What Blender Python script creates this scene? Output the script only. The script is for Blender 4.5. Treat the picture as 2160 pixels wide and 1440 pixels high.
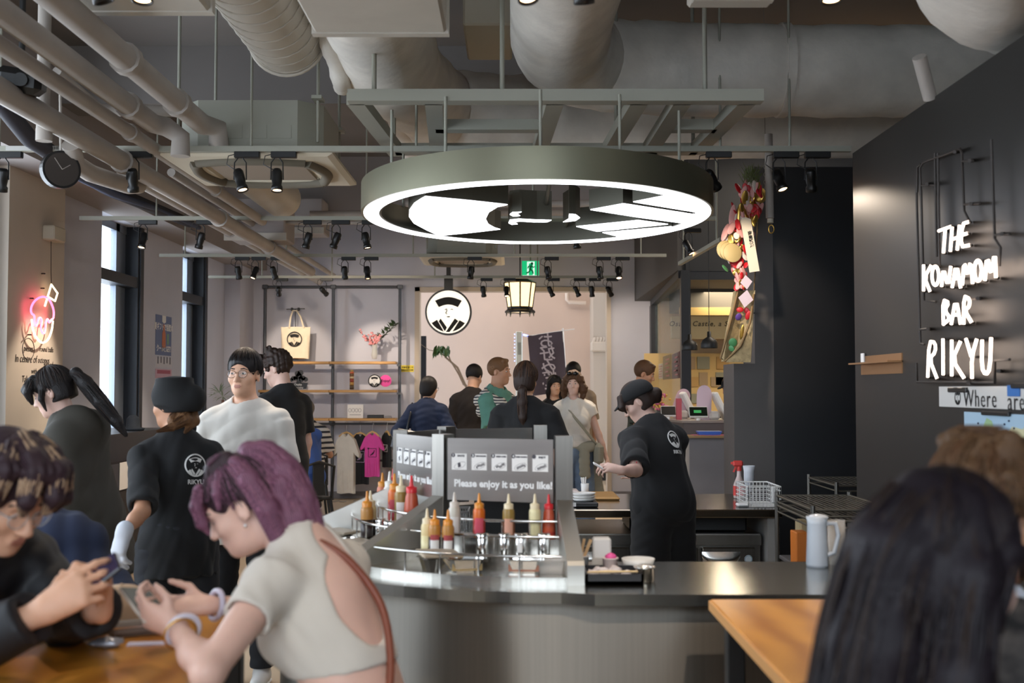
import bpy, math, random
import numpy as np
from mathutils import Matrix, Vector, Euler, Quaternion
from mathutils.geometry import tessellate_polygon

# ------------------------------------------------------------------ clear
for _o in list(bpy.data.objects):
    bpy.data.objects.remove(_o, do_unlink=True)
SC = bpy.context.scene
COL = SC.collection
R = math.radians
rnd = random.Random(7)

# ------------------------------------------------------------------ camera
CAMZ, FPX, PITCH = 1.55, 2400.0, math.atan(100 / 2400)
cam_d = bpy.data.cameras.new('camera')
cam = bpy.data.objects.new('camera', cam_d)
COL.objects.link(cam)
cam.location = (0, 0, CAMZ)
cam.rotation_euler = (math.pi / 2 + PITCH, 0, 0)
cam_d.sensor_width = 36
cam_d.lens = 36 * FPX / 2160
cam_d.clip_start = 0.05
cam_d.clip_end = 200
cam_d.dof.use_dof = True
cam_d.dof.focus_distance = 8.0
cam_d.dof.aperture_fstop = 3.2
SC.camera = cam

# ------------------------------------------------------------------ daylight
world = bpy.data.worlds.new('world')
SC.world = world
world.use_nodes = True
_bg = world.node_tree.nodes['Background']
_bg.inputs[0].default_value = (0.79, 0.89, 1.0, 1)
_bg.inputs[1].default_value = 6.0
SC.view_settings.view_transform = 'Standard'
SC.view_settings.look = 'None'
SC.view_settings.exposure = 0.0
SC.view_settings.gamma = 1.0
SC.view_settings.use_curve_mapping = False
SC.cycles.max_bounces = 7
SC.cycles.diffuse_bounces = 4
SC.cycles.glossy_bounces = 4
SC.cycles.transmission_bounces = 5
SC.cycles.transparent_max_bounces = 8
SC.cycles.caustics_reflective = False
SC.cycles.caustics_refractive = False
SC.cycles.sample_clamp_indirect = 4.0
SC.cycles.use_denoising = True


def W(px, py, Y):
    """room point that stands at depth Y behind photo pixel (px, py)"""
    x = (px - 1080) / FPX
    v = (py - 720) / FPX
    d = Vector((x, math.cos(PITCH) + math.sin(PITCH) * v, math.sin(PITCH) - math.cos(PITCH) * v))
    return Vector((0, 0, CAMZ)) + d * (Y / d.y)


def ZY(py, Y):
    return W(1080, py, Y).z


def XY(px, Y):
    return (px - 1080) / FPX * Y * 1.0


# ------------------------------------------------------------------ materials
def lin(c):
    if isinstance(c, str):
        c = tuple(int(c[i:i + 2], 16) for i in (0, 2, 4))
    return tuple(((v / 255) / 12.92 if v / 255 <= .04045 else ((v / 255 + .055) / 1.055) ** 2.4) for v in c) + (1.0,)


_mats = {}


def M(name, col='808080', rough=.6, metal=0.0, emit=0.0, ecol=None, noise=0.0, nscale=6.0, bump=0.0, bscale=30.0,
      stretch=None, trans=0.0, alpha=1.0, spec=.5, col2=None, aniso=0.0, coat=0.0, sss=0.0, sheen=0.0):
    if name in _mats:
        return _mats[name]
    m = bpy.data.materials.new(name)
    m.use_nodes = True
    nt = m.node_tree
    b = nt.nodes['Principled BSDF']
    c = lin(col)
    b.inputs['Base Color'].default_value = c
    b.inputs['Roughness'].default_value = rough
    b.inputs['Metallic'].default_value = metal
    b.inputs['Specular IOR Level'].default_value = spec
    b.inputs['Transmission Weight'].default_value = trans
    b.inputs['Alpha'].default_value = alpha
    b.inputs['Coat Weight'].default_value = coat
    if sheen:
        b.inputs['Sheen Weight'].default_value = sheen
    if aniso:
        b.inputs['Anisotropic'].default_value = aniso
    if sss:
        b.inputs['Subsurface Weight'].default_value = sss
        b.inputs['Subsurface Radius'].default_value = (.012, .005, .003)
    if emit:
        b.inputs['Emission Color'].default_value = lin(ecol or col)
        b.inputs['Emission Strength'].default_value = emit
    if noise or bump or col2:
        tc = nt.nodes.new('ShaderNodeTexCoord')
        mp = nt.nodes.new('ShaderNodeMapping')
        nt.links.new(tc.outputs['Object'], mp.inputs[0])
        if stretch:
            mp.inputs['Scale'].default_value = stretch
    if noise or col2:
        n = nt.nodes.new('ShaderNodeTexNoise')
        n.inputs['Scale'].default_value = nscale
        n.inputs['Detail'].default_value = 5
        nt.links.new(mp.outputs[0], n.inputs['Vector'])
        r = nt.nodes.new('ShaderNodeValToRGB')
        r.color_ramp.elements[0].position = .35
        r.color_ramp.elements[1].position = .68
        if col2:
            r.color_ramp.elements[0].color = c
            r.color_ramp.elements[1].color = lin(col2)
        else:
            r.color_ramp.elements[0].color = tuple(v * (1 - noise) for v in c[:3]) + (1,)
            r.color_ramp.elements[1].color = tuple(min(1, v * (1 + noise)) for v in c[:3]) + (1,)
        nt.links.new(n.outputs[0], r.inputs[0])
        nt.links.new(r.outputs[0], b.inputs['Base Color'])
    if bump:
        n2 = nt.nodes.new('ShaderNodeTexNoise')
        n2.inputs['Scale'].default_value = bscale
        n2.inputs['Detail'].default_value = 4
        nt.links.new(mp.outputs[0], n2.inputs['Vector'])
        bp = nt.nodes.new('ShaderNodeBump')
        bp.inputs['Strength'].default_value = bump
        bp.inputs['Distance'].default_value = .02
        nt.links.new(n2.outputs[0], bp.inputs['Height'])
        nt.links.new(bp.outputs[0], b.inputs['Normal'])
    _mats[name] = m
    return m


def wave_mat(name, c1, c2, scale, axis='X', dist=0.0, rough=.7, hard=None, bump=0.0, metal=0.0, detail=2.0):
    """two tones in bands: stripes, wood grain, hair strands"""
    if name in _mats:
        return _mats[name]
    m = M(name, c1, rough, metal)
    nt = m.node_tree
    b = nt.nodes['Principled BSDF']
    tc = nt.nodes.new('ShaderNodeTexCoord')
    w = nt.nodes.new('ShaderNodeTexWave')
    w.bands_direction = axis
    w.inputs['Scale'].default_value = scale
    w.inputs['Distortion'].default_value = dist
    w.inputs['Detail'].default_value = detail
    nt.links.new(tc.outputs['Object'], w.inputs['Vector'])
    r = nt.nodes.new('ShaderNodeValToRGB')
    r.color_ramp.elements[0].color = lin(c1)
    r.color_ramp.elements[1].color = lin(c2)
    if hard:
        r.color_ramp.elements[0].position = hard - .02
        r.color_ramp.elements[1].position = hard + .02
    nt.links.new(w.outputs[0], r.inputs[0])
    nt.links.new(r.outputs[0], b.inputs['Base Color'])
    if bump:
        bp = nt.nodes.new('ShaderNodeBump')
        bp.inputs['Strength'].default_value = bump
        bp.inputs['Distance'].default_value = .01
        nt.links.new(w.outputs[0], bp.inputs['Height'])
        nt.links.new(bp.outputs[0], b.inputs['Normal'])
    return m


# ------------------------------------------------------------------ objects
def tag(o, label=None, cat=None, group=None, kind=None):
    if label: o['label'] = label
    if cat: o['category'] = cat
    if group: o['group'] = group
    if kind: o['kind'] = kind
    return o


def thing(name, label, cat, loc=(0, 0, 0), rz=0.0, group=None):
    o = bpy.data.objects.new(name, None)
    o.empty_display_size = .1
    COL.objects.link(o)
    o.location = loc
    o.rotation_euler = (0, 0, rz)
    return tag(o, label, cat, group)


def WM(o):
    m = o.matrix_basis.copy()
    while o.parent:
        o = o.parent
        m = o.matrix_basis @ m
    return m


def frame(n, up=(0, 0, 1)):
    """x,y,z axes with z = n"""
    n = Vector(n).normalized()
    u = Vector(up)
    if abs(n.dot(u)) > .98:
        u = Vector((0, 1, 0))
    x = u.cross(n).normalized()
    y = n.cross(x)
    return x, y, n


class MB:
    def __init__(s):
        s.v, s.f, s.sm, s.mi = [], [], [], []
        s.m = 0

    def add(s, vs, fs, smooth=False):
        o = len(s.v)
        s.v += [tuple(p) for p in vs]
        s.f += [tuple(i + o for i in q) for q in fs]
        s.sm += [smooth] * len(fs)
        s.mi += [s.m] * len(fs)
        return s

    def box(s, c, h, rot=None):
        """centre, half sizes"""
        vs = []
        for i in range(8):
            p = Vector(((1 if i & 1 else -1) * h[0], (1 if i & 2 else -1) * h[1], (1 if i & 4 else -1) * h[2]))
            if rot is not None: p = rot @ p
            vs.append(p + Vector(c))
        return s.add(vs, [(0, 2, 3, 1), (4, 5, 7, 6), (0, 1, 5, 4), (2, 6, 7, 3), (0, 4, 6, 2), (1, 3, 7, 5)])

    def bx(s, x0, x1, y0, y1, z0, z1):
        return s.box(((x0 + x1) / 2, (y0 + y1) / 2, (z0 + z1) / 2), (abs(x1 - x0) / 2, abs(y1 - y0) / 2, abs(z1 - z0) / 2))

    def bbox(s, x0, x1, y0, y1, z0, z1, b=.01):
        """box with chamfered edges"""
        c = ((x0 + x1) / 2, (y0 + y1) / 2, (z0 + z1) / 2)
        h = (abs(x1 - x0) / 2, abs(y1 - y0) / 2, abs(z1 - z0) / 2)
        return s.rbox(c, h, b)

    def rbox(s, c, h, b=.01, rot=None):
        b = min(b, min(h) * .95)
        vs, idx = [], {}
        for ax in range(3):
            for i in range(8):
                sg = [1 if i & 1 else -1, 1 if i & 2 else -1, 1 if i & 4 else -1]
                p = [sg[k] * (h[k] if k == ax else h[k] - b) for k in range(3)]
                idx[(ax, i)] = len(vs)
                p = Vector(p)
                if rot is not None: p = rot @ p
                vs.append(p + Vector(c))
        fs = []
        for ax in range(3):
            a1, a2 = [(1, 2), (2, 0), (0, 1)][ax]
            for sgn in (0, 1):
                base = sgn << ax
                q = [base, base | 1 << a1, base | 1 << a1 | 1 << a2, base | 1 << a2]
                if not sgn: q = q[::-1]
                fs.append(tuple(idx[(ax, i)] for i in q))
        for ax in range(3):                       # edges along ax
            a1, a2 = [(1, 2), (2, 0), (0, 1)][ax]
            for s1 in (0, 1):
                for s2 in (0, 1):
                    i0 = s1 << a1 | s2 << a2
                    i1 = i0 | 1 << ax
                    q = (idx[(a1, i0)], idx[(a1, i1)], idx[(a2, i1)], idx[(a2, i0)])
                    if s1 == s2: q = q[::-1]
                    fs.append(q)
        for i in range(8):
            q = (idx[(0, i)], idx[(1, i)], idx[(2, i)])
            if bin(i).count('1') % 2 == 0: q = q[::-1]
            fs.append(q)
        return s.add(vs, fs)

    def cyl(s, a, b, r1, r2=None, n=16, cap=True, smooth=True):
        r2 = r1 if r2 is None else r2
        a, b = Vector(a), Vector(b)
        x, y, z = frame(b - a)
        vs = []
        for p, r in ((a, r1), (b, r2)):
            for i in range(n):
                t = 2 * math.pi * i / n
                vs.append(p + (x * math.cos(t) + y * math.sin(t)) * r)
        s.add(vs, [(i, (i + 1) % n, n + (i + 1) % n, n + i) for i in range(n)], smooth)
        if cap:
            s.add(vs, [tuple(range(n))[::-1], tuple(range(n, 2 * n))])
        return s

    def tube(s, pts, r, n=8, closed=False, smooth=True, cap=True):
        pts = [Vector(p) for p in pts]
        rs = r if isinstance(r, (list, tuple)) else [r] * len(pts)
        N = len(pts)
        vs = []
        prev = None
        for i, p in enumerate(pts):
            if closed:
                t = pts[(i + 1) % N] - pts[i - 1]
            else:
                t = pts[min(i + 1, N - 1)] - pts[max(i - 1, 0)]
            if t.length < 1e-9: t = Vector((0, 0, 1))
            t.normalize()
            if prev is None:
                x, y, _ = frame(t)
            else:
                x = prev - t * prev.dot(t)
                if x.length < 1e-6: x, y, _ = frame(t)
                x.normalize()
                y = t.cross(x)
            prev = x
            for k in range(n):
                a = 2 * math.pi * k / n
                vs.append(p + (x * math.cos(a) + y * math.sin(a)) * rs[i])
        fs = []
        for i in range(N if closed else N - 1):
            j = (i + 1) % N
            for k in range(n):
                l = (k + 1) % n
                fs.append((i * n + k, i * n + l, j * n + l, j * n + k))
        s.add(vs, fs, smooth)
        if cap and not closed:
            s.add(vs, [tuple(range(n))[::-1], tuple(range((N - 1) * n, N * n))])
        return s

    def lathe(s, prof, c=(0, 0, 0), n=20, axis=(0, 0, 1), smooth=True, a0=0, a1=2 * math.pi):
        """profile of (radius, height) from bottom to top"""
        x, y, z = frame(axis)
        c = Vector(c)
        full = abs(a1 - a0 - 2 * math.pi) < 1e-6
        m = n if full else n + 1
        vs = []
        for r, h in prof:
            for i in range(m):
                t = a0 + (a1 - a0) * i / n
                vs.append(c + z * h + (x * math.cos(t) + y * math.sin(t)) * max(r, 1e-5))
        fs = []
        for j in range(len(prof) - 1):
            for i in range(n):
                k = (i + 1) % m
                fs.append((j * m + i, j * m + k, (j + 1) * m + k, (j + 1) * m + i))
        return s.add(vs, fs, smooth)

    def ell(s, c, r, n=16, m=10, rot=None):
        vs, fs = [], []
        for j in range(m + 1):
            ph = -math.pi / 2 + math.pi * j / m
            for i in range(n):
                t = 2 * math.pi * i / n
                p = Vector((r[0] * math.cos(ph) * math.cos(t), r[1] * math.cos(ph) * math.sin(t), r[2] * math.sin(ph)))
                if rot is not None: p = rot @ p
                vs.append(p + Vector(c))
        for j in range(m):
            for i in range(n):
                fs.append((j * n + i, j * n + (i + 1) % n, (j + 1) * n + (i + 1) % n, (j + 1) * n + i))
        return s.add(vs, fs, True)

    def prism(s, poly, o, x, y, t):
        """outline poly in plane (o,x,y), thickened by t along x cross y (t may be negative)"""
        o, x, y = Vector(o), Vector(x), Vector(y)
        z = x.cross(y).normalized()
        n = len(poly)
        ar = sum(poly[i][0] * poly[(i + 1) % n][1] - poly[(i + 1) % n][0] * poly[i][1] for i in range(n))
        if ar < 0: poly = poly[::-1]
        lo, hi = min(0, t), max(0, t)
        vs = [o + x * p[0] + y * p[1] + z * lo for p in poly] + [o + x * p[0] + y * p[1] + z * hi for p in poly]
        tri = tessellate_polygon([[Vector((p[0], p[1], 0)) for p in poly]])
        fs = []
        for a, b, c in tri:
            pa, pb, pc = poly[a], poly[b], poly[c]
            cr = (pb[0] - pa[0]) * (pc[1] - pa[1]) - (pb[1] - pa[1]) * (pc[0] - pa[0])
            if cr < 0: a, c = c, a
            fs.append((a + n, b + n, c + n))
            fs.append((c, b, a))
        fs += [(i, (i + 1) % n, n + (i + 1) % n, n + i) for i in range(n)]
        return s.add(vs, fs)

    def ring(s, o, x, y, r0, r1, t, n=48, a0=0, a1=2 * math.pi):
        """flat ring of thickness t"""
        o, x, y = Vector(o), Vector(x), Vector(y)
        z = x.cross(y).normalized()
        full = abs(a1 - a0 - 2 * math.pi) < 1e-6
        m = n if full else n + 1
        vs = []
        for r, h in ((r0, 0), (r1, 0), (r1, t), (r0, t)):
            for i in range(m):
                a = a0 + (a1 - a0) * i / n
                vs.append(o + x * r * math.cos(a) + y * r * math.sin(a) + z * h)
        fs = []
        for j in range(4):
            for i in range(n):
                k = (i + 1) % m
                j2 = (j + 1) % 4
                fs.append((j * m + i, j2 * m + i, j2 * m + k, j * m + k))
        if not full:
            fs += [(0, m, 2 * m, 3 * m), (m - 1, 4 * m - 1, 3 * m - 1, 2 * m - 1)]
        return s.add(vs, fs)

    def build(s, name, mat, parent=None, world=True, label=None, cat=None, group=None, kind=None):
        me = bpy.data.meshes.new(name)
        vs = s.v
        loc = Vector((0, 0, 0))
        if parent is not None:
            if world:
                inv = WM(parent).inverted()
                vs = [tuple(inv @ Vector(p)) for p in vs]
        else:
            xs = np.array(vs)
            loc = Vector(((xs[:, 0].min() + xs[:, 0].max()) / 2, (xs[:, 1].min() + xs[:, 1].max()) / 2, xs[:, 2].min()))
            vs = [tuple(Vector(p) - loc) for p in vs]
        me.from_pydata(vs, [], s.f)
        for mm in (mat if isinstance(mat, (list, tuple)) else [mat]):
            me.materials.append(mm)
        me.polygons.foreach_set('use_smooth', s.sm)
        me.polygons.foreach_set('material_index', s.mi)
        me.update()
        o = bpy.data.objects.new(name, me)
        COL.objects.link(o)
        o.location = loc
        if parent is not None: o.parent = parent
        return tag(o, label, cat, group, kind)


def struct(name, mb, mat, parent=None):
    return mb.build(name, mat, parent, kind='structure' if parent is None else None)


def text_mb(s, size, o, x, y, t=.002, align='CENTER', bold=0.0, mirror=False, mb=None, spacing=1.0, shear=0.0):
    """lettering as real thin geometry lying in plane (o,x,y)"""
    cu = bpy.data.curves.new('txt', 'FONT')
    cu.body = s
    cu.size = size
    cu.align_x = align
    cu.align_y = 'CENTER'
    cu.offset = bold
    cu.space_character = spacing
    cu.shear = shear
    cu.resolution_u = 2
    ob = bpy.data.objects.new('txt', cu)
    COL.objects.link(ob)
    dg = bpy.context.evaluated_depsgraph_get()
    me = bpy.data.meshes.new_from_object(ob.evaluated_get(dg))
    o, x, y = Vector(o), Vector(x).normalized(), Vector(y).normalized()
    z = x.cross(y)
    mb = mb or MB()
    k = -1 if mirror else 1
    n = len(me.vertices)
    vs = [o + x * v.co.x * k + y * v.co.y + z * t for v in me.vertices]
    fs = [tuple(p.vertices) if k > 0 else tuple(p.vertices)[::-1] for p in me.polygons]
    ec = {}
    for f in fs:
        for a, b in zip(f, f[1:] + f[:1]):
            ec[(a, b)] = 1
    vs2 = vs + [p - z * t for p in vs]
    sides = [(b, a, a + n, b + n) for (a, b) in ec if (b, a) not in ec]
    mb.add(vs2, fs + sides)
    bpy.data.objects.remove(ob)
    bpy.data.curves.remove(cu)
    bpy.data.meshes.remove(me)
    return mb


def copy_tree(o, parent=None):
    c = o.copy()
    COL.objects.link(c)
    if parent is not None: c.parent = parent
    for ch in list(o.children):
        copy_tree(ch, c)
    return c


def spot_lamp(name, loc, target, power, ang=40, col=(1, .83, .66), r=.03, blend=.6, parent=None):
    ld = bpy.data.lights.new(name, 'SPOT')
    ld.energy = power
    ld.color = col
    ld.spot_size = R(ang)
    ld.spot_blend = blend
    ld.shadow_soft_size = r
    lo = bpy.data.objects.new(name, ld)
    COL.objects.link(lo)
    loc, target = Vector(loc), Vector(target)
    q = (target - loc).to_track_quat('-Z', 'Y')
    m = Matrix.LocRotScale(loc, q, None)
    if parent is not None:
        lo.parent = parent
        m = WM(parent).inverted() @ m
    lo.matrix_basis = m
    return lo

# ================================================================== shared materials
M_WALL = M('painted_wall', 'c3c3cd', .85, noise=.05, nscale=1.2)
M_WALLW = M('wall_warm_lit', 'cfc3b4', .85, noise=.06, nscale=1.5)  # cream tone stands in for warm light on the neon pier
M_LOBBY = M('lobby_wall', 'cfbaac', .85, noise=.04, nscale=1.0)
M_CEIL = M('ceiling_paint', '7b7571', .9, noise=.08, nscale=.8)
M_BEAM = M('beam_paint', 'a29b98', .9, noise=.06, nscale=.9)
M_DARKWALL = M('dark_wall', '292726', .42, noise=.1, nscale=1.1, spec=.4)
M_BLACKWALL = M('black_wall', '191a1d', .5, noise=.15, nscale=1.5)
M_GREYCOL = M('grey_column', '55504e', .6, noise=.08, nscale=2)
M_FLOOR = M('floor_concrete', 'b6a38a', .45, noise=.12, nscale=1.6, bump=.03, bscale=12)
M_BLACK = M('black_metal', '161616', .45)
M_BLACKP = M('black_plastic', '101011', .38)
M_DGREY = M('dark_grey_metal', '4b4c4f', .45, .3)
M_FRAME = M('window_frame_dark', '2a2c30', .45, .4)
M_ALU = M('window_frame_grey', '8e98a6', .4, .5)
M_STEEL = M('brushed_steel', 'b9b6b0', .24, 1.0, noise=.06, nscale=4, stretch=(40, 40, .6), bump=.012, bscale=60)
M_STEELD = M('brushed_steel_dark', '84807a', .3, 1.0, noise=.08, nscale=3, stretch=(20, 20, .6))
M_CHROME = M('polished_steel', 'd6d4d0', .1, 1.0)
M_WHITE = M('white_plastic', 'e6e4e0', .45)
M_PAPER = M('white_paper', 'e9e6e2', .8)
M_PIPE = M('painted_pipe', 'aaa29a', .6, noise=.07, nscale=3)
M_CHAN = M('grey_green_channel', '9c9b8e', .55)
M_DUCT = M('wrapped_duct', 'ddd7cd', .62, 0, noise=.1, nscale=5, bump=.35, bscale=9)
M_SPIRAL = M('spiral_duct', 'c3bcb0', .55, .2, noise=.05, nscale=4)
M_CREAM = M('cream_plastic', 'cfc6b2', .6)
M_WOOD = wave_mat('pale_wood_shelf', 'c99a5e', 'b3854a', 3.0, 'Y', 4, .5)
M_INK = M('black_ink', '141414', .8)
M_WHITEINK = M('white_ink', 'e8e8e6', .8)

# ================================================================== room shell
XL, XR, YB, ZC = -3.9, 1.81, 16.2, 4.2
struct('floor', MB().bx(-4.4, 6, -3, 20, -.1, 0), M_FLOOR)
struct('ceiling', MB().bx(-4.4, 6, -3, 20, ZC, ZC + .1), M_CEIL)

# window wall: piers, sill wall and head with real openings
mb = MB()
ops = [(.6, 8.3, .9, 3.24), (10.77, 11.88, .25, 3.24), (13.43, 14.40, .25, 3.24)]
y = -3.0
for y0, y1, z0, z1 in ops:
    mb.bx(XL - .22, XL, y, y0, 0, ZC)
    mb.bx(XL - .22, XL, y0, y1, 0, z0)
    mb.bx(XL - .22, XL, y0, y1, z1, ZC)
    y = y1
mb.bx(XL - .22, XL, y, YB + .2, 0, ZC)
struct('wall_left', mb, M_WALL)
struct('trim_1', MB().bx(XL, -3.8, 8.55, 9.62, 0, 3.3), M_WALLW)          # shallow pier carrying the pink neon
struct('trim_2', MB().bx(XL, -3.5, -3, YB, 3.24, ZC), M_BEAM)                # beam along the window wall
struct('trim_3', MB().bx(XL, -3.69, 15.4, YB, 0, 3.6), M_WALL)             # corner pier
for i, (y0, y1, z0, z1) in enumerate(ops[1:], 1):
    mb = MB()
    xg = XL - .16
    mb.bx(xg - .03, xg + .03, y1 - .34, y1 - .24, z0, z1)
    mb.bx(xg - .03, xg + .03, y0, y0 + .06, z0, z1)
    mb.bx(xg - .03, xg + .03, y0, y1, z1 - .08, z1)
    mb.bx(xg - .03, xg + .03, y0, y1, z0, z0 + .08)
    wf = struct('window_%d' % i, mb, M_ALU)
    mb = MB().bx(xg - .04, XL - .01, y0, y1, 2.6, 2.71)
    mb.build('transom', M_FRAME, wf)
    mb = MB().bx(xg - .02, XL - .005, y1 - .04, y1 - .002, z0, z1).bx(xg - .02, XL + .012, y1 - .002, y1 + .10, z0, z1)
    mb.build('window_jamb', M_FRAME, wf)
    MB().bx(xg - .01, xg + .02, y1 - .26, y1 - .02, z0, z1).build('side_panel', M_ALU, wf)
    MB().bx(xg - .006, xg + .006, y0 + .06, y1 - .3, z0 + .08, z1 - .08).build(
        'window_glass', M('window_glass', 'f2f6f8', .02, alpha=.12, spec=.3), wf)
mb = MB()
y0, y1, z0, z1 = ops[0]
for k in range(6):
    yy = y0 + (y1 - y0) * k / 5
    mb.bx(XL - .2, XL - .12, yy - .04, yy + .04, z0, z1)
mb.bx(XL - .2, XL - .12, y0, y1, z1 - .08, z1).bx(XL - .2, XL - .12, y0, y1, z0, z0 + .08)
struct('window_3', mb, M_FRAME)

# back wall with the wide opening to the lobby
DX0, DX1, DZ = -1.385, 1.41, 3.0
mb = MB()
mb.bx(XL - .2, DX0, YB, YB + .2, 0, ZC).bx(DX1, 2.3, YB, YB + .2, 0, ZC).bx(DX0, DX1, YB, YB + .2, DZ, ZC)
struct('wall_back', mb, M_WALL)
M_DOORFR = M('door_frame_pale', 'bdb0a0', .5)
struct('trim_4', MB().bx(DX0, DX0 + .07, YB - .03, YB + .22, 0, DZ).bx(DX0, DX1, YB - .03, YB + .22, DZ - .06, DZ)
       .bx(DX1 - .06, DX1, YB - .03, YB + .22, 0, DZ), M_DOORFR)
struct('baseboard_back', MB().bx(-3.69, DX0, YB - .015, YB, 0, .1).bx(DX1, 2.0, YB - .015, YB, 0, .1), M('base_grey', '77757a', .6))
mb = MB()
mb.bx(-4, 4.2, 19.4, 19.6, 0, ZC).bx(-4, -3.9, 16.4, 19.6, 0, .6)
struct('wall_lobby', mb, M_LOBBY)
struct('baseboard_lobby', MB().bx(-4, 4.2, 19.37, 19.4, 0, .26), M_BLACK)
struct('trim_5', MB().bx(1.33, 1.62, 18.6, 19.4, .26, ZC), M('lobby_pier', 'b8ac9f', .8))
struct('door_1', MB().bx(-1.42, -1.3, 17.2, 17.28, 0, 2.35), M_FRAME)      # dark edge of the open lobby door

# right side: dark wall, black block, grey column, kitchen shell
struct('wall_right', MB().bx(XR, XR + .16, -3, 6.0, 0, 2.8), M_DARKWALL)
struct('wall_right_black', MB().bx(1.865, 3.6, 8.1, 8.3, 0, 3.14), M_BLACKWALL)
struct('column', MB().bx(1.73, 1.865, 8.1, 8.5, 1.73, 3.14).bx(1.579, 1.865, 8.1, 8.5, 0, 1.73), M_GREYCOL)
struct('trim_6', MB().bx(1.75, 4.5, 12.0, 16.2, 2.8, ZC), M('kitchen_soffit', '4a4643', .7))
struct('trim_7', MB().bx(1.83, 4.5, 11.95, 12.0, 2.79, ZC), M_BLACKWALL)
struct('wall_kitchen', MB().bx(2.02, 5, 15.6, 15.75, 0, 2.8).bx(4.6, 4.7, 8.3, 15.7, 0, ZC), M('kitchen_wall', 'b09a7c', .8))
struct('wall_front', MB().bx(-4.1, -3.2, -3, -2.9, 0, ZC).bx(1.9, 4, -3, -2.9, 0, ZC).bx(-3.2, 1.9, -3, -2.9, 0, 1.5).bx(-3.2, 1.9, -3, -2.9, 4.0, ZC), M_WALL)  # unseen wall; its high opening is shaped to send daylight onto the ceiling

# glazed kitchen screen: a pane running back to the wall and the corner post
sc_ = thing('kitchen_screen', 'dark framed glass kitchen screen behind the cash desk', 'glass partition', (1.8, 12.0, 0))
x0, y0, x1, y1 = 1.80, 12.0, 2.0, 16.1
d = Vector((x1 - x0, y1 - y0, 0)).normalized()
nn = Vector((-d.y, d.x, 0))
def slab(mb, a, b, z0, z1, t):
    a, b = Vector(a), Vector(b)
    dd = (b - a).normalized()
    n_ = Vector((-dd.y, dd.x, 0)) * t
    vs = [a - n_, b - n_, b + n_, a + n_]
    P = [Vector((p.x, p.y, z0)) for p in vs] + [Vector((p.x, p.y, z1)) for p in vs]
    return mb.add(P, [(0, 3, 2, 1), (4, 5, 6, 7), (0, 1, 5, 4), (1, 2, 6, 5), (2, 3, 7, 6), (3, 0, 4, 7)])
mb = MB()
slab(mb, (x0, y0, 0), (x1, y1, 0), 2.72, 2.8, .04)
slab(mb, (x1 - .01, y1 - .25, 0), (x1, y1, 0), 0, 2.72, .05)
mb.bx(1.78, 1.88, 11.94, 12.04, 0, 2.8)
mb.bx(1.88, 2.5, 11.96, 12.02, 2.7, 2.8)
mb.build('screen_frame', M_FRAME, sc_)
slab(MB(), (x0, y0 + .06, 0), (x1, y1 - .25, 0), .9, 2.72, .006).build('glass_pane', M('kitchen_glass', '8fa3a0', .04, alpha=.22, spec=.5), sc_)
slab(MB(), (x0, y0 + .06, 0), (x1, y1 - .25, 0), 0, .9, .03).build('lower_panel', M_GREYCOL, sc_)
struct('wall_light_block', MB().bx(3.9, 4.0, -3, 8.3, 0, ZC), M_DARKWALL)  # added unseen wall that blocks outside light above the dark wall

# ================================================================== round logo lamp
CX, CY, RZ0, RSL = .142, 6.49, 2.534, -.0306
lamp = thing('ring_lamp', 'large round steel pendant lamp with white glowing face emblem over the counter', 'pendant lamp', (CX, CY, RZ0))
M_LAMPSIDE = M('lamp_side_steel', '8a8874', .4, .85, noise=.05, nscale=2)
M_LAMPIN = M('lamp_inner_steel', '6d6b60', .45, .8)
M_GLOW = M('lamp_glow', 'ffffff', .5, emit=5.5, ecol='f4f6ff')
lx = Vector((1, 0, 0))
ly = Vector((0, 1, RSL)).normalized()
lz = lx.cross(ly)
lo = Vector((0, 6.5, RZ0))
LH = .165
def lamp_piece(name, poly, h=.11):
    b = MB().prism([(p[0], p[1]) for p in poly], lo + lz * .004, lx, ly, h).build(name, M_LAMPIN, lamp)
    n = len(poly)
    cx_, cy_ = sum(p[0] for p in poly) / n, sum(p[1] for p in poly) / n
    MB().prism([(cx_ + (p[0] - cx_) * .985, cy_ + (p[1] - cy_) * .985) for p in poly], lo, lx, ly, .004).build('glow_panel', M_GLOW, b)
rc = lo + lx * CX + ly * (CY - 6.5)
MB().ring(rc + lz * .004, lx, ly, .985, 1.0, LH, 360).build('outer_band', M_LAMPSIDE, lamp)
MB().ring(rc + lz * .004, lx, ly, .885, .9, .12, 240).build('inner_band', M_LAMPIN, lamp)
MB().ring(rc, lx, ly, .9, .985, .008, 96).build('glow_ring', M_GLOW, lamp)
MB().ring(rc + lz * .12, lx, ly, .89, .995, .01, 96).build('ring_back', M_LAMPIN, lamp)
plate = [(-0.453, -0.604), (-0.213, -0.487), (-0.02, -0.375), (-0.075, -0.315), (-0.126, -0.16), (-0.151, 0.059), (-0.139, 0.234), (-0.104, 0.355), (-0.068, 0.418), (-0.26, 0.546), (-0.463, 0.659), (-0.526, 0.45), (-0.585, 0.204), (-0.594, -0.014), (-0.574, -0.213), (-0.529, -0.415), (-0.483, -0.535)]
lamp_piece('emblem_hat', plate)
def arc(a0, a1, r=.9, n=8):
    return [(CX + r * math.cos(a0 + (a1 - a0) * i / n), CY - 6.5 + r * math.sin(a0 + (a1 - a0) * i / n)) for i in range(n + 1)]
lamp_piece('emblem_collar', [(0.645, -0.45)] + arc(-.752, -.155))
lamp_piece('emblem_collar', [(0.428, -0.228), (0.598, -0.405)] + arc(-.075, .24) + [(0.74, 0.02)])
lamp_piece('emblem_collar', [(0.383, 0.312), (0.739, 0.099), (0.932, 0.234), (0.523, 0.494)])
lamp_piece('emblem_collar', [(0.558, 0.533), (0.961, 0.31)] + arc(.4, .92))
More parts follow.
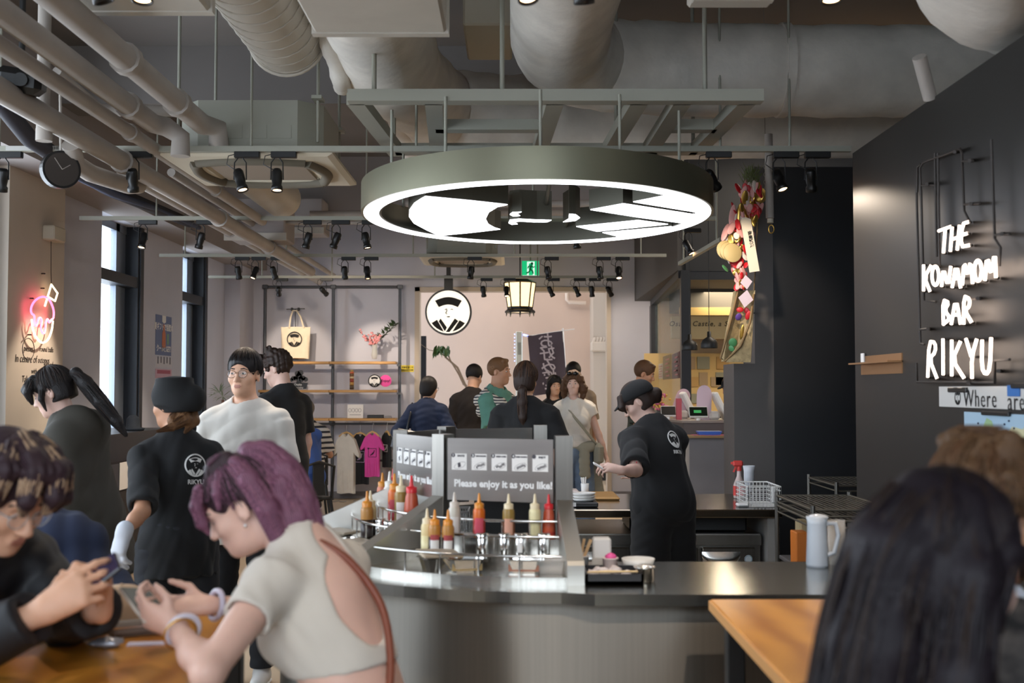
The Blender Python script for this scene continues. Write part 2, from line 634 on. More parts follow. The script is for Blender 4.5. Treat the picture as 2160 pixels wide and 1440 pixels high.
lamp_piece('emblem_nose', [(-0.022, 0.192), (-0.013, 0.088), (0.043, 0.059), (0.145, 0.088), (0.232, 0.099), (0.209, 0.163), (0.126, 0.163), (0.048, 0.134), (0.012, 0.163), (0.033, 0.234), (-0.003, 0.246)], .17)
lamp_piece('emblem_eye', [(-0.013, -0.08), (0.002, -0.144), (0.054, -0.16), (0.027, -0.101), (0.047, -0.041), (0.007, -0.025)])
lamp_piece('emblem_mouth', [(0.323, -0.096), (0.361, -0.08), (0.392, 0.02), (0.372, 0.116), (0.3, 0.163), (0.328, 0.059)], .17)
for a, b in (((-.15, -.5), (.05, -.72)), ((.2, .1), (.2, -.88)), ((.35, .05), (.35, .88)), ((.6, -.38), (.6, -.78)), ((-.45, .62), (-.5, .7)), ((-.5, -.5), (-.56, -.6)), ((.05, .1), (-.1, .05)), ((.46, .42), (.6, .5))):
    MB().tube([lo + lx * a[0] + ly * a[1] + lz * .1, lo + lx * b[0] + ly * b[1] + lz * .1], .012, 6).build('bracket', M_LAMPIN, lamp)
for px, py in ((-.62, -.55), (-.62, .45), (.85, -.6), (.85, .5), (.14, -.97), (.14, .97), (-.35, -.86), (.55, -.9)):
    p = lo + lx * px + ly * py + lz * .12
    r_ = math.hypot(px - CX, py - (CY - 6.5))
    k = .95 / r_
    p = rc + lx * (px - CX) * k + ly * (py - (CY - 6.5)) * k + lz * .1
    MB().cyl(p, (p.x, p.y, 3.02), .008, n=6).build('hanger_rod', M_CHAN, lamp)

# ================================================================== channel frame over the lamp
fr = thing('channel_frame', 'grey painted steel channel frame hung above the round lamp', 'ceiling frame', (.142, 6.4, 3.03))
def chan(a, b, w=.045, h=.06):
    a, b = Vector(a), Vector(b)
    dd = (b - a).normalized()
    n_ = Vector((-dd.y, dd.x, 0))
    L = (b - a).length
    m = Matrix((dd, n_, Vector((0, 0, 1)))).transposed()
    return MB().box((a + b) / 2, (L / 2, w, h / 2), m)
FZ = 3.03
for nm, a, b in (('front_channel', (-.83, 5.72, FZ), (1.27, 5.72, FZ)), ('rear_channel', (-.43, 6.36, FZ), (.15, 6.36, FZ)), ('rear_channel', (.9, 6.36, FZ), (1.15, 6.36, FZ)),
                 ('side_channel', (-.80, 5.75, FZ), (-.72, 7.05, FZ)), ('cross_channel', (-.40, 5.75, FZ), (-.46, 7.0, FZ)),
                 ('cross_channel', (.22, 5.75, FZ), (.17, 7.0, FZ)), ('cross_channel', (.65, 5.75, FZ), (.60, 7.0, FZ)),
                 ('cross_channel', (.87, 5.75, FZ), (.85, 7.0, FZ)), ('side_channel', (1.20, 5.75, FZ), (1.14, 7.0, FZ)),
                 ('middle_channel', (-.72, 6.98, FZ), (1.14, 6.98, FZ))):
    chan(a, b).build(nm, M_CHAN, fr)
for x, y in ((-.7, 5.72), (-.05, 5.72), (.98, 5.72), (-.73, 6.98), (1.12, 6.98), (.61, 6.6)):
    MB().cyl((x, y, FZ), (x, y, ZC), .012, n=6).build('hanger_rod', M_CHAN, fr)

# ================================================================== ducts, boxes, pipes
def duct(name, label, pts, r, mat=M_DUCT, n=28, wob=.02, seed=1, cat='duct', sub=10, bands=None):
    rg = random.Random(seed)
    P = [Vector(p) for p in pts]
    out = []
    for i in range(len(P) - 1):
        for k in range(sub):
            out.append(P[i].lerp(P[i + 1], k / sub))
    out.append(P[-1])
    for _ in range(2 if len(P) > 2 else 0):
        out = [out[0]] + [(out[i - 1] + out[i] * 2 + out[i + 1]) / 4 for i in range(1, len(out) - 1)] + [out[-1]]
    rs = [r * (1 + rg.uniform(-wob, wob)) for _ in out]
    mb = MB().tube(out, rs, n)
    if wob > .01:
        ph = [rg.uniform(0, 6) for _ in range(6)]
        vs = []
        for p in mb.v:
            q = Vector(p)
            dsp = math.sin(q.x * 17 + ph[0] + q.z * 9) * math.sin(q.y * 13 + ph[1]) * .5 + math.sin(q.z * 31 + ph[2] + q.x * 21) * .3
            vs.append((q.x + dsp * .006, q.y + dsp * .006, q.z + dsp * .009))
        mb.v = vs
    o = mb.build(name, mat, None, label=label, cat=cat)
    for (p, q, rr) in (bands or []):
        MB().tube([p, q], rr, n).build('joint_band', mat, o)
    return o

duct('air_duct', 'wide wrapped air duct running across to the dark wall above the lamp frame',
     [(.26, 3.0, 3.5), (.26, 6.3, 3.5), (.45, 6.75, 3.5), (1.0, 6.85, 3.49), (1.9, 6.85, 3.48), (3.0, 6.85, 3.48)], .275, wob=.025, seed=3, bands=[((x, 6.85, 3.485), (x + .05, 6.85, 3.485), .284) for x in (.98, 1.62)])
duct('air_duct', 'wrapped air duct behind the wide one, turning from under the white ceiling box',
     [(-.72, 5.0, 3.55), (-.72, 6.9, 3.5), (-.5, 7.75, 3.46), (.3, 7.95, 3.46), (1.2, 7.95, 3.45), (3.2, 7.95, 3.45)], .28, wob=.03, seed=5)
sp = thing('spiral_duct', 'smooth white spiral duct ending in the open air beside the ceiling cassette', 'duct', (-1.27, 6.2, 3.3))
mb = MB()
pts = [(-1.27, 3.2 + .0 * i, 3.52) for i in range(1)]
mb.tube([(-1.27, 3.0, 3.53), (-1.27, 6.35, 3.53)], .205, 32)
mb.build('duct_body', M_SPIRAL, sp)
hel = [(-1.27 + .208 * math.cos(t), 3.0 + 3.35 * t / (2 * math.pi * 24), 3.53 + .208 * math.sin(t)) for t in [2 * math.pi * 24 * i / 480 for i in range(481)]]
MB().tube(hel, .006, 5).build('spiral_seam', M_SPIRAL, sp)
MB().tube([(-1.27 + .213 * math.cos(2 * math.pi * i / 32), 6.35, 3.53 + .213 * math.sin(2 * math.pi * i / 32)) for i in range(32)], .012, 6, True).build('end_rim', M_SPIRAL, sp)
duct('air_duct', 'thick wrapped duct bulging from the ceiling above the dark wall',
     [(1.55, 3.2, 3.3), (1.85, 4.3, 3.2), (2.6, 4.75, 3.2), (3.6, 4.8, 3.2)], .34, wob=.03, seed=8)
duct('flexible_duct', 'narrow grey flexible duct dropping beside the frame corner',
     [(-.98, 6.0, 3.9), (-1.02, 6.2, 3.5), (-.98, 6.45, 3.32), (-1.0, 6.7, 3.34), (-.98, 6.9, 3.5)], .055, wob=.12, seed=9, n=14)
duct('angled_duct', 'short slanting wrapped duct inside the frame near its window side corner',
     [(-.72, 6.8, 3.36), (-.72, 9.2, 3.3), (-.72, 9.3, 3.9)], .11, wob=.03, seed=10, n=18)
duct('ceiling_duct', 'short round duct end below the ceiling behind the near ceiling cassette', [(-2.0, 8.2, 3.2), (-1.95, 9.6, 3.16)], .16, M_SPIRAL, wob=.0, seed=4, n=24)
duct('vent_pipe', 'slim grey bent pipe crossing high beside the vent', [(.75, 5.6, 3.85), (1.05, 5.7, 3.85), (1.2, 5.6, 3.9), (2.2, 5.6, 3.9)], .045, M_PIPE, wob=0, n=12)
duct('vent_pipe', 'stubby white pipe below the bulging duct', [(1.72, 4.75, 2.95), (1.80, 4.85, 2.8)], .03, M_PIPE, wob=0, n=12, sub=2)

def boxthing(name, label, cat, x0, x1, y0, y1, z0, z1, mat, b=.012):
    return MB().bbox(x0, x1, y0, y1, z0, z1, b).build(name, mat, None, label=label, cat=cat)
p = W(665, 74, 4.9); q = W(943, 74, 4.9)
cb = boxthing('ceiling_box', 'plain white boxed air unit hung above the wrapped ducts', 'air unit', p.x, q.x, 3.4, 4.9, p.z, p.z + .5, M_SPIRAL)
MB().bx(p.x - .01, q.x + .01, 4.86, 4.91, p.z - .006, p.z + .51).build('flange', M_SPIRAL, cb)
p = W(190, 29, 4.9); q = W(448, 29, 4.9)
cb = boxthing('ceiling_box', 'flat white ceiling panel above the pipes beside the spiral duct', 'air unit', p.x, q.x, 3.4, 4.9, p.z, p.z + .12, M_SPIRAL)
MB().bx(p.x - .01, q.x + .01, 4.86, 4.91, p.z - .006, p.z + .13).build('flange', M_SPIRAL, cb)
p = W(1448, 18, 5.0); q = W(1622, 18, 5.0)
v = boxthing('vent_grille', 'slatted white air vent above the wide duct', 'air vent', p.x, q.x, 4.3, 5.0, p.z, p.z + .12, M_SPIRAL)
for k in range(6):
    MB().bx(p.x + .01, q.x - .01, 4.36 + k * .1, 4.40 + k * .1, p.z - .012, p.z).build('vent_slat', M_SPIRAL, v)
boxthing('junction_box', 'dark beige sheet metal box wedged between the two big wrapped ducts', 'air unit', -.28, .0, 6.4, 7.1, 3.62, 3.95, M_CREAM)
for px0, px1, py, Y, lab in ((478, 600, 480, 10.5, 'pale square duct box hanging beyond the second track rail'), (590, 680, 470, 12.5, 'grey louvred box far behind the near ceiling cassette'),):
    p = W(px0, py, Y); q = W(px1, py, Y)
    cb = boxthing('duct_box', lab, 'air unit', p.x, q.x, Y, Y + .5, p.z - .1, p.z + .28, M_BEAM)
    MB().bx(p.x - .02, q.x + .02, Y - .02, Y, p.z - .12, p.z - .05).build('flange', M_SPIRAL, cb)
# beams across
struct('trim_8', MB().bx(-3.5, 2.3, 12.9, 13.3, 3.55, ZC), M_BEAM)
struct('trim_9', MB().bx(-3.5, 2.3, 8.7, 9.1, 3.75, ZC), M_CEIL)

# cassette air conditioners
def cassette(label, x, y, z, w, hgt):
    t = thing('ceiling_cassette', label, 'air conditioner', (x, y, z))
    h = w / 2
    mb = MB()
    # panel: outer tray with sloped rim and recess
    rings = [(h, .03), (h, .012), (h * .93, 0), (h * .62, 0), (h * .60, .02), (h * .56, .02)]
    vs = []
    for r, dz in rings:
        for sx, sy in ((-1, -1), (1, -1), (1, 1), (-1, 1)):
            vs.append((x + sx * r, y + sy * r, z + dz))
    fs = []
    for j in range(len(rings) - 1):
        for i in range(4):
            k = (i + 1) % 4
            fs.append((j * 4 + i, (j + 1) * 4 + i, (j + 1) * 4 + k, j * 4 + k))
    fs.append((3, 2, 1, 0))
    mb.add(vs, fs)
    mb.build('face_panel', M_CREAM, t)
    MB().bx(x - h * .56, x + h * .56, y - h * .56, y + h * .56, z + .003, z + .018).build('intake_grille', M('cassette_grille', '8f8172', .7), t)
    for i in range(4):
        a = i * math.pi / 2
        c = Vector((x + math.cos(a) * h * .76, y + math.sin(a) * h * .76, z - .001))
        tx = Vector((-math.sin(a), math.cos(a), 0))
        pts = [c + tx * (h * .62 * s) - Vector((math.cos(a), math.sin(a), 0)) * (h * .12 * s * s) for s in [k / 6 - 1 for k in range(13)]]
        MB().tube(pts, .035 * w, 6).build('outlet_louvre', M('cassette_slot', '6b6456', .7), t)
    mb = MB()
    o = [(-.9, -.62), (-.62, -.9), (.62, -.9), (.9, -.62), (.9, .62), (.62, .9), (-.62, .9), (-.9, .62)]
    mb.prism([(a * h * .92, b * h * .92) for a, b in o], (x, y, z + .05), (1, 0, 0), (0, 1, 0), hgt)
    mb.build('casing', M_CHAN, t)
    for k in range(3):
        MB().bx(x - .3 * h + k * .28 * h, x - .06 * h + k * .28 * h, y - h * .9 * .92 - .004, y - h * .9 * .92, z + .12, z + .2).build('casing_plate', M_CHAN, t)
    for sx in (-1, 1):
        for sy in (-1, 1):
            MB().cyl((x + sx * h * .8, y + sy * h * .8, z + .1), (x + sx * h * .8, y + sy * h * .8, ZC), .01, n=6).build('hanger_rod', M_CHAN, t)
            MB().bx(x + sx * h * .8 - .03, x + sx * h * .8 + .03, y + sy * h * .8 - .06, y + sy * h * .8 + .06, z + .05 + hgt, z + .07 + hgt).build('hanger_bracket', M_CHAN, t)
    return t
cassette('cream ceiling cassette air conditioner with green-grey casing, close behind the front track rail', -1.575, 7.15, 2.92, 1.04, .3)
cassette('small looking ceiling cassette air conditioner in front of the lobby opening', -.56, 12.9, 3.0, .95, .28)

# pipes along the window side
def pipe(label, pts, r, mat=M_PIPE, coll=()):
    o = MB().tube(pts, r, 12).build('ceiling_pipe', mat, None, label=label, cat='pipe')
    for c, a in coll:
        c = Vector(c); a = Vector(a).normalized()
        MB().tube([c - a * .03, c + a * .03], r * 1.25, 12).build('pipe_collar', mat, o)
    return o
def PX(px, py, Y): return W(px, py, Y)
def along(px, py, Y0, Y1):
    """pipe direction straight down the room through the point behind (px,py) at Y0"""
    a = W(px, py, Y0)
    return a, Vector((a.x, Y1, a.z))
a, b = along(0, 22, 4.4, 6.3)
pipe('thick pipe from the top corner, elbowing into the cross pipe', [(a.x, 2.5, a.z), b, (a.x + .05, 6.38, a.z), (a.x + .12, 6.42, a.z - .05), (a.x + .12, 6.42, a.z - .16)], .055, coll=[((a.x, 5.9, a.z), (0, 1, 0))])
a, b = along(120, 0, 4.4, 6.5)
pipe('thickest pipe nearest the spiral duct', [(a.x, 2.5, a.z), b, (a.x + .06, 6.6, a.z), (a.x + .06, 6.64, a.z - .1)], .06, coll=[((a.x, 5.2, a.z), (0, 1, 0)), ((a.x, 6.0, a.z), (0, 1, 0))])
a, b = along(0, 95, 4.6, 9.5)
pipe('long slim pipe running down the room above the clock', [(a.x, 2.5, a.z), b], .038, coll=[((a.x, 6.2, a.z), (0, 1, 0)), ((a.x, 8.0, a.z), (0, 1, 0))])
a, b = along(0, 190, 5.0, 12.8)
pipe('longest fat pipe running from the front corner past the cassette to the rear beam', [(a.x, 2.5, a.z), b], .056, coll=[((a.x, 6.6, a.z), (0, 1, 0)), ((a.x, 8.8, a.z), (0, 1, 0)), ((a.x, 10.6, a.z), (0, 1, 0))])
a = W(140, 300, 6.2)
pipe('pinkish bent pipe curving round behind the clock', [W(150, 305, 6.0), W(160, 345, 6.1), W(190, 365, 6.3), W(270, 392, 7.0), W(292, 392, 7.1), W(296, 372, 7.2)], .05)
pipe('horizontal pipe joining the thick pipes to the cassette casing', [W(205, 232, 6.3), W(372, 234, 6.5)], .034, coll=[(W(290, 233, 6.4), (1, 0, 0))])
pipe('slim sloping pipe above the cross pipe', [W(120, 150, 5.6), W(222, 236, 6.4)], .022)
a = W(93, 120, 5.6)
pipe('pale sprinkler drop pipe near the clock', [(a.x, 5.6, ZC), (a.x, 5.6, W(93, 295, 5.6).z)], .032, coll=[(W(93, 285, 5.6), (0, 0, 1))])
a, b = along(320, 395, 8.2, 15.4)
pipe('fat pipe beyond the cassette heading to the corner pier', [(a.x, 7.6, a.z), b], .05, coll=[((a.x, 10.5, a.z), (0, 1, 0))])
a, b = along(395, 385, 8.4, 15.4)
pipe('slim pipe beside the fat one beyond the cassette', [(a.x, 8.0, a.z), b], .03)
pipe('dark bundle of cables along the beam above the neon', [W(0, 215, 6.0), W(60, 290, 6.3), W(140, 345, 7.0), W(230, 400, 8.3), W(400, 470, 12.)], .05, M('cable_black', '24222a', .7))
pipe('thin blue-grey cable bundle beside the bent pipe', [W(160, 370, 7.0), W(240, 410, 8.2), W(330, 440, 10.), W(420, 480, 12.5)], .025, M('cable_blue', '3a4560', .7))
pipe('long pale conduit high across the room behind the round lamp', [(-2.6, 10.6, 3.1), (1.7, 10.6, 3.12)], .02)
pipe('slim conduit across the room above the third track rail', [(-2.0, 11.2, 3.28), (1.9, 11.2, 3.3)], .03)
pipe('thick cross pipe just in front of the rear beam', [(-1.6, 12.6, 3.45), (2.0, 12.6, 3.45)], .06)
pipe('thin riser pipe standing beside the lucky charm basket', [W(1621, 283, 7.6), W(1624, 460, 7.6)], .028)
pipe('pale cross pipe behind the lamp frame', [(-1.1, 9.4, 3.35), (.9, 9.4, 3.35)], .05)
pipe('pale square looking conduit behind the lamp frame, lower one', [(-.9, 9.6, 3.12), (1.2, 9.6, 3.12)], .03)

# wall clock
c = W(128, 358, 6.0)
cl = thing('wall_clock', 'round black clock hung under the pipes above the neon sign', 'clock', c)
cn = Vector((.62, -.75, -.05)).normalized()
MB().cyl(c - cn * .035, c + cn * .02, .1, n=32, smooth=False).build('clock_case', M_BLACKP, cl)
MB().cyl(c + cn * .02, c + cn * .023, .088, n=32, smooth=False).build('clock_face', M('clock_face', '3a332f', .5), cl)
fx, fy, fz = frame(cn)
for an, L in ((.6, .05), (2.2, .07)):
    e = c + cn * .025
    MB().tube([e, e + (fx * math.cos(an) + fy * math.sin(an)) * L], .002, 5).build('clock_hand', M_PIPE, cl)
MB().tube([c + Vector((0, 0, .1)), c + Vector((-.02, .02, .5))], .008, 6).build('clock_bracket', M_PIPE, cl)
c = W(45, 172, 5.2)
pj = thing('projector', 'black projector mounted between the pipes near the top corner', 'projector', c)
MB().rbox(c, (.1, .13, .055), .03, Euler((.2, .1, .3)).to_matrix()).build('projector_case', M_BLACKP, pj)
MB().cyl(c + Vector((.05, -.1, -.02)), c + Vector((.06, -.15, -.03)), .03, n=16).build('projector_lens', M_BLACKP, pj)
MB().cyl(c, (c.x, c.y, ZC), .015, n=8).build('ceiling_mount', M_BLACK, pj)

# ================================================================== track rails and spotlights
TZ = 2.95
def rail(label, a, b, rods):
    a, b = Vector(a), Vector(b)
    t = thing('track_rail', label, 'light track', (a + b) / 2)
    chan(a, b, .018, .032).build('rail_bar', M_CHAN, t)
    for k in rods:
        p = a.lerp(b, k)
        MB().cyl(p, (p.x, p.y, ZC), .008, n=6).build('hanger_rod', M_CHAN, t)
    return t
TY = [3.6, 6.6, 9.3, 11.9, 14.2]
rail('nearest track rail high over the tables', (-1.8, 3.55, 3.02), (1.6, 3.55, 3.02), (.1, .5, .9))
r1 = rail('long front track rail carrying a printed strip beside the clock', (-3.1, 6.6, TZ), (1.98, 6.6, TZ), (.02, .31, .5, .85, .93))
MB().bx(-2.95, -2.35, 6.577, 6.581, TZ - .012, TZ + .014).build('warning_strip', M('strip_white', 'b9b7b2', .6), r1)
text_mb('CAUTION  HEAD  BELOW', .026, (-2.65, 6.575, TZ), (1, 0, 0), (0, 0, 1), .001).build('strip_lettering', M_INK, r1)
rail('second track rail behind the round lamp', (-3.55, 9.3, TZ), (1.68, 9.3, TZ), (.12, .45, .62, .9))
rail('third track rail in front of the exit sign', (-3.7, 11.9, TZ), (1.62, 11.9, TZ), (.05, .25, .5, .7, .95))
rail('fourth track rail nearest the back wall', (-3.8, 14.2, TZ), (1.35, 14.2, TZ), (.13, .3, .55, .8))
rail('short slanting track rail in front of the kitchen', W(1434, 556, 10.5), W(1522, 505, 9.0), (.1, .9))

M_LENS = M('spot_lens_lit', 'fff1de', .4, emit=14, ecol='ffc890')
M_LENSOFF = M('spot_lens_dark', '2a2624', .25)
ORD = ['first', 'second', 'third', 'fourth', 'fifth', 'sixth', 'seventh', 'eighth', 'ninth', 'tenth', 'eleventh']
RN = ['nearest track rail', 'long front rail', 'second track rail', 'third track rail', 'fourth track rail']
def spotlight(px, Y, aim, lit, label, z=TZ, s=1.0, power=0, ang=45, x=None, target=None):
    x = XY(px, Y) if x is None else x
    t = thing('track_spotlight', label, 'spotlight', (x, Y, z - .016), group=None)
    MB().rbox((x + .02, Y, z - .034), (.075 * s, .018 * s, .019 * s), .004).build('track_adapter', M_BLACKP, t)
    aim = Vector(aim).normalized()
    hc = Vector((x - .02, Y, z - .15 * s - .03))
    u, v, w = frame(aim)
    for sgn in (-1, 1):
        MB().tube([(x - .02 + sgn * .012, Y, z - .05), (x - .02 + sgn * .034 * s, Y, z - .08), hc + Vector((sgn * .036 * s, 0, 0))], .004, 5).build('yoke_arm', M_BLACKP, t)
    h = MB().lathe([(.0, -.065 * s), (.022 * s, -.065 * s), (.030 * s, -.05 * s), (.031 * s, .0), (.026 * s, .035 * s), (.033 * s, .045 * s), (.034 * s, .07 * s), (.028 * s, .07 * s), (.026 * s, .06 * s)],
                   hc, 18, aim).build('lamp_head', M_BLACKP, t)
    MB().cyl(hc + w * .058 * s, hc + w * .062 * s, .027 * s, n=18).build('lens', M_LENS if lit else M_LENSOFF, h)
    MB().tube([(x - .05, Y, z - .03), (x - .09, Y, z - .04), (x - .10, Y, z - .09), hc - w * .05 * s], .003, 5).build('power_cord', M_BLACKP, t)
    if power:
        tg = Vector(target) if target else hc + w * 2
        spot_lamp('spot_beam', hc + (tg - hc).normalized() * .085 * s, tg, power, ang, parent=t)
    return t
D = Vector
spots = {
 0: [(205, (.3, .2, -1), 0), (305, (0, -.15, -1), 1, 45, 70), (1122, (.15, -.25, -1), 1, 60, 60), (1245, (.1, .5, -1), 0), (1775, (0, -.1, -1), 1, 40, 60)],
 1: [(5, (-.2, .3, -1), 0), (282, (-.1, .5, -1), 0), (510, (.3, -.2, -1), 1, 35, 65), (588, (.05, -.2, -1), 1, 35, 65), (1512, (.7, .8, -.9), 0, 55, 42, (1.52, 7.5, 2.35)), (1655, (.25, -.35, -1), 1, 42, 58, (1.81, 5.6, 1.95)), (1722, (.2, .5, -1), 0)],
 2: [(303, (-.1, -.3, -1), 1, 90, 55, (-3.8, 9.0, 1.3)), (425, (-.3, .2, -1), 1, 70, 70), (652, (-.3, .1, -1), 1, 65, 75), (712, (-.4, .1, -1), 1), (776, (.2, -.1, -1), 1, 65, 75), (1222, (.1, .1, -1), 1, 65, 75)],
 3: [(505, (.05, .4, -1), 0), (540, (-.3, -.3, -1), 1, 65, 80), (580, (.2, .5, -1), 0, 100, 60, (-2.6, 16.2, 1.4)), (730, (0, .4, -1), 0, 100, 60, (-1.6, 16.2, 1.6)), (778, (.1, -.1, -1), 1, 65, 80), (997, (-.1, .0, -1), 1, 65, 80), (1160, (.15, .0, -1), 1, 65, 80), (1270, (.1, 0, -1), 1), (1310, (0, -.4, -1), 1, 65, 80)],  # beams added on some dark lensed heads to brighten the back wall
 4: [(590, (-.1, .8, -.6), 0, 95, 34, (-3.02, 15.9, 2.12)), (685, (.5, .7, -.6), 0, 130, 32, (-1.92, 15.9, 2.1)), (1023, (.1, .4, -1), 0), (1072, (.05, -.3, -1), 1, 90, 80), (1165, (.5, .3, -1), 0), (1220, (.5, .3, -1), 0), (1252, (.1, .2, -1), 1, 90, 80), (1289, (.5, .6, -.8), 1, 80, 60, (1.75, 16.2, 1.9))],
}
for k, lst in spots.items():
    for i, q in enumerate(lst):
        lab = '%s black spotlight, %s from the windows, on the %s' % ('lit' if q[2] else 'dark', ORD[i], RN[k])
        spotlight(q[0], TY[k] if k else 3.55, q[1], q[2], lab, z=TZ if k else 3.02, power=q[3] if len(q) > 3 else 0, ang=q[4] if len(q) > 4 else 45, target=q[5] if len(q) > 5 else None)
rail('overhead track rail just in front of the camera', (-1.5, .9, 3.02), (1.7, .9, 3.02), (.1, .9))
for i, x in enumerate((-.62, .05, .78)):
    spotlight(0, .9, (.05 * i, .8, -1), 1, 'lit black spotlight overhead, %s from the windows' % ORD[i], z=3.02, x=x, power=34, ang=45, target=((-.25, .18, .6)[i], 3.6, .45))
spotlight(1458, 9.9, (.5, -.3, -1), 1, 'lit black spotlight on the slanting rail near the kitchen', z=W(1458, 478, 9.9).z)

# ================================================================== emblem used on signs, shirts and bag
def emblem(parent, o, x, y, r, black=M_INK, white=None, t=.002, ringed=True, inv=False, name='emblem', rim=True):
    """round face emblem in plane (o, x right, y up); each tone is one thin piece"""
    o, x, y = Vector(o), Vector(x).normalized(), Vector(y).normalized()
    z = x.cross(y)
    if white is not None:
        MB().cyl(o, o + z * t, r * .99, n=40, smooth=False).build(name + '_disc', white, parent)
    mb = MB()
    q = o + z * (t if white is not None else 0)
    if rim: mb.ring(q, x, y, r * .88, r, t, 48)
    def arcp(ra, a0, a1, n=8, c=(0, 0)):
        return [(c[0] + ra * math.cos(R(a0 + (a1 - a0) * i / n)), c[1] + ra * math.sin(R(a0 + (a1 - a0) * i / n))) for i in range(n + 1)]
    S = lambda P: [(a * r, b * r) for a, b in P]
    mb.prism(S([(-.62, .52)] + [(-.62 + 1.24 * i / 8, .52 + .17 * math.sin(math.pi * i / 8)) for i in range(1, 8)] + [(.62, .52), (.44, .22)] +
               [(.44 - .88 * i / 8, .22 + .12 * math.sin(math.pi * i / 8)) for i in range(1, 8)] + [(-.44, .22)]), q, x, y, t)
    if white is not None or ringed:
        mb.prism(S([(-.74, -.50), (-.52, -.36), (-.2, -.92)] + arcp(.93, 258, 212, 4)), q, x, y, t)
        mb.prism(S([(.74, -.50), (.52, -.38), (.17, -.94)] + arcp(.93, 282, 328, 4)), q, x, y, t)
        mb.prism(S([(-.36, -.30), (-.06, -.72), (-.16, -.90), (-.44, -.44)]), q, x, y, t)
        mb.prism(S([(.30, -.30), (-.12, -.93), (.06, -.93), (.46, -.42)]), q, x, y, t)
        f = lambda P: [q + x * (a * r) + y * (b * r) + z * t for a, b in P]
        mb.tube(f([(-.16, .10), (-.08, .14), (-.07, .04), (-.12, -.06), (-.06, -.09)]), r * .022, 5)
        mb.tube(f([(.10, .10), (.16, .13), (.22, .10)]), r * .016, 5)
        mb.prism(S([(-.09, -.2), (.1, -.2), (.05, -.25), (-.04, -.25)]), q, x, y, t)
    return mb.build(name, black, parent)


# ================================================================== the steel counter
CC = Vector((.15, 4.62, 0))
ZT = .93
ct = thing('steel_counter', 'stainless steel bar counter with rounded end and dark polished top', 'counter', (.8, 3.9, 0))
mb = MB()
pol = [(1.79, 3.46), (1.79, 4.12), (.26, 4.12), (.24, 4.5), (.24, 5.72)] + \
      [(CC.x + 1.12 * math.cos(R(a)), CC.y + 1.12 * math.sin(R(a))) for a in range(90, 267, 2)] + [(CC.x, 3.5), (CC.x + .1, 3.465)]
mb.prism(pol, (0, 0, ZT - .035), (1, 0, 0), (0, 1, 0), .035)
mb.build('counter_top', M('counter_top_steel', 'aaa9a2', .2, 1.0, noise=.05, nscale=2), ct)
M_FRONT = M('counter_front_steel', '837f78', .44, 1.0, noise=.04, nscale=3, stretch=(30, 30, .4), aniso=.97)
M_FRONT.node_tree.nodes['Principled BSDF'].inputs['Anisotropic Rotation'].default_value = .25
_t = M_FRONT.node_tree.nodes.new('ShaderNodeTangent'); _t.direction_type = 'RADIAL'; _t.axis = 'Z'
M_FRONT.node_tree.links.new(_t.outputs[0], M_FRONT.node_tree.nodes['Principled BSDF'].inputs['Tangent'])
mb = MB()
n = 60
pts = [(1.77, 3.53)] + [(CC.x + 1.06 * math.cos(R(270 - 3.0 * i)), CC.y + 1.06 * math.sin(R(270 - 3.0 * i))) for i in range(n + 1)]
vs = [(p[0], p[1], z) for z in (0, ZT - .035) for p in pts]
m = len(pts)
mb.add(vs, [(i + 1, i, m + i, m + i + 1) for i in range(m - 1)], True)
mb.build('curved_front', M_FRONT, ct)
MB().bx(1.2, 1.79, 4.08, 4.1, 0, ZT - .035).build('rear_panel', M_STEELD, ct)

# condiment station
st = thing('condiment_station', 'round stainless condiment station divided by steel fins with railed steps', 'condiment stand', (CC.x, CC.y, ZT))
def arcpts(r, a0, a1, z, n=16):
    return [Vector((CC.x + r * math.cos(R(a0 + (a1 - a0) * i / n)), CC.y + r * math.sin(R(a0 + (a1 - a0) * i / n)), z)) for i in range(n + 1)]
ZA = dict(base=ZT, front=ZT + .022, mid=ZT + .06, back=ZT + .105)
AN = [273, 228, 182, 137, 92, 47]
def tier(r0, r1, z, name, a0=95, a1=273):
    MB().ring((CC.x, CC.y, ZT), (1, 0, 0), (0, 1, 0), r0, r1, z - ZT, 90, R(a0), R(a1)).build(name, M_STEEL, st)
tier(.60, .985, ZA['front'], 'base_step')
tier(.595, .80, ZA['mid'], 'middle_step')
tier(.59, .70, ZA['back'], 'upper_step')
def fin(a):
    dr = Vector((math.cos(R(a)), math.sin(R(a)), 0))
    tn = Vector((-dr.y, dr.x, 0))
    mb = MB()
    prof = [(.585, ZT), (1.0, ZT), (1.0, ZT + .062), (.99, ZT + .075), (.60, ZT + .245), (.585, ZT + .245)]
    mb.prism([(p[0], p[1]) for p in prof], CC - tn * .027, dr, (0, 0, 1), -.054 if dr.cross(Vector((0, 0, 1))).dot(tn) < 0 else .054)
    mb.build('divider_fin', M('fin_steel', 'd0cec8', .38, 1.0), st)
    # post that carries the sign panels
    c = CC + dr * .60
    mm = Matrix((dr, tn, Vector((0, 0, 1)))).transposed()
    MB().box((c.x, c.y, (ZT + 1.385) / 2 + .0), (.028, .03, (1.385 - ZT) / 2), mm).build('sign_post', M_STEELD, st)
for a in AN[:5]:
    fin(a)
for i in range(3 - 0):
    a0, a1 = AN[i + 1] + 2.5, AN[i] - 2.5
    for r_, z_, nm in ((.965, ZT + .085, 'front_rail'), (.79, ZT + .125, 'middle_rail'), (.69, ZT + .165, 'upper_rail')):
        mb = MB().tube(arcpts(r_, a0, a1, z_), .005, 7)
        for k in range(1, 5):
            p = arcpts(r_, a0, a1, 0, 5)[k]
            zb = {'front_rail': ZA['front'], 'middle_rail': ZA['mid'], 'upper_rail': ZA['back']}[nm]
            mb.cyl((p.x, p.y, zb), (p.x, p.y, z_), .003, n=6)
        mb.build(nm, M_CHROME, st)
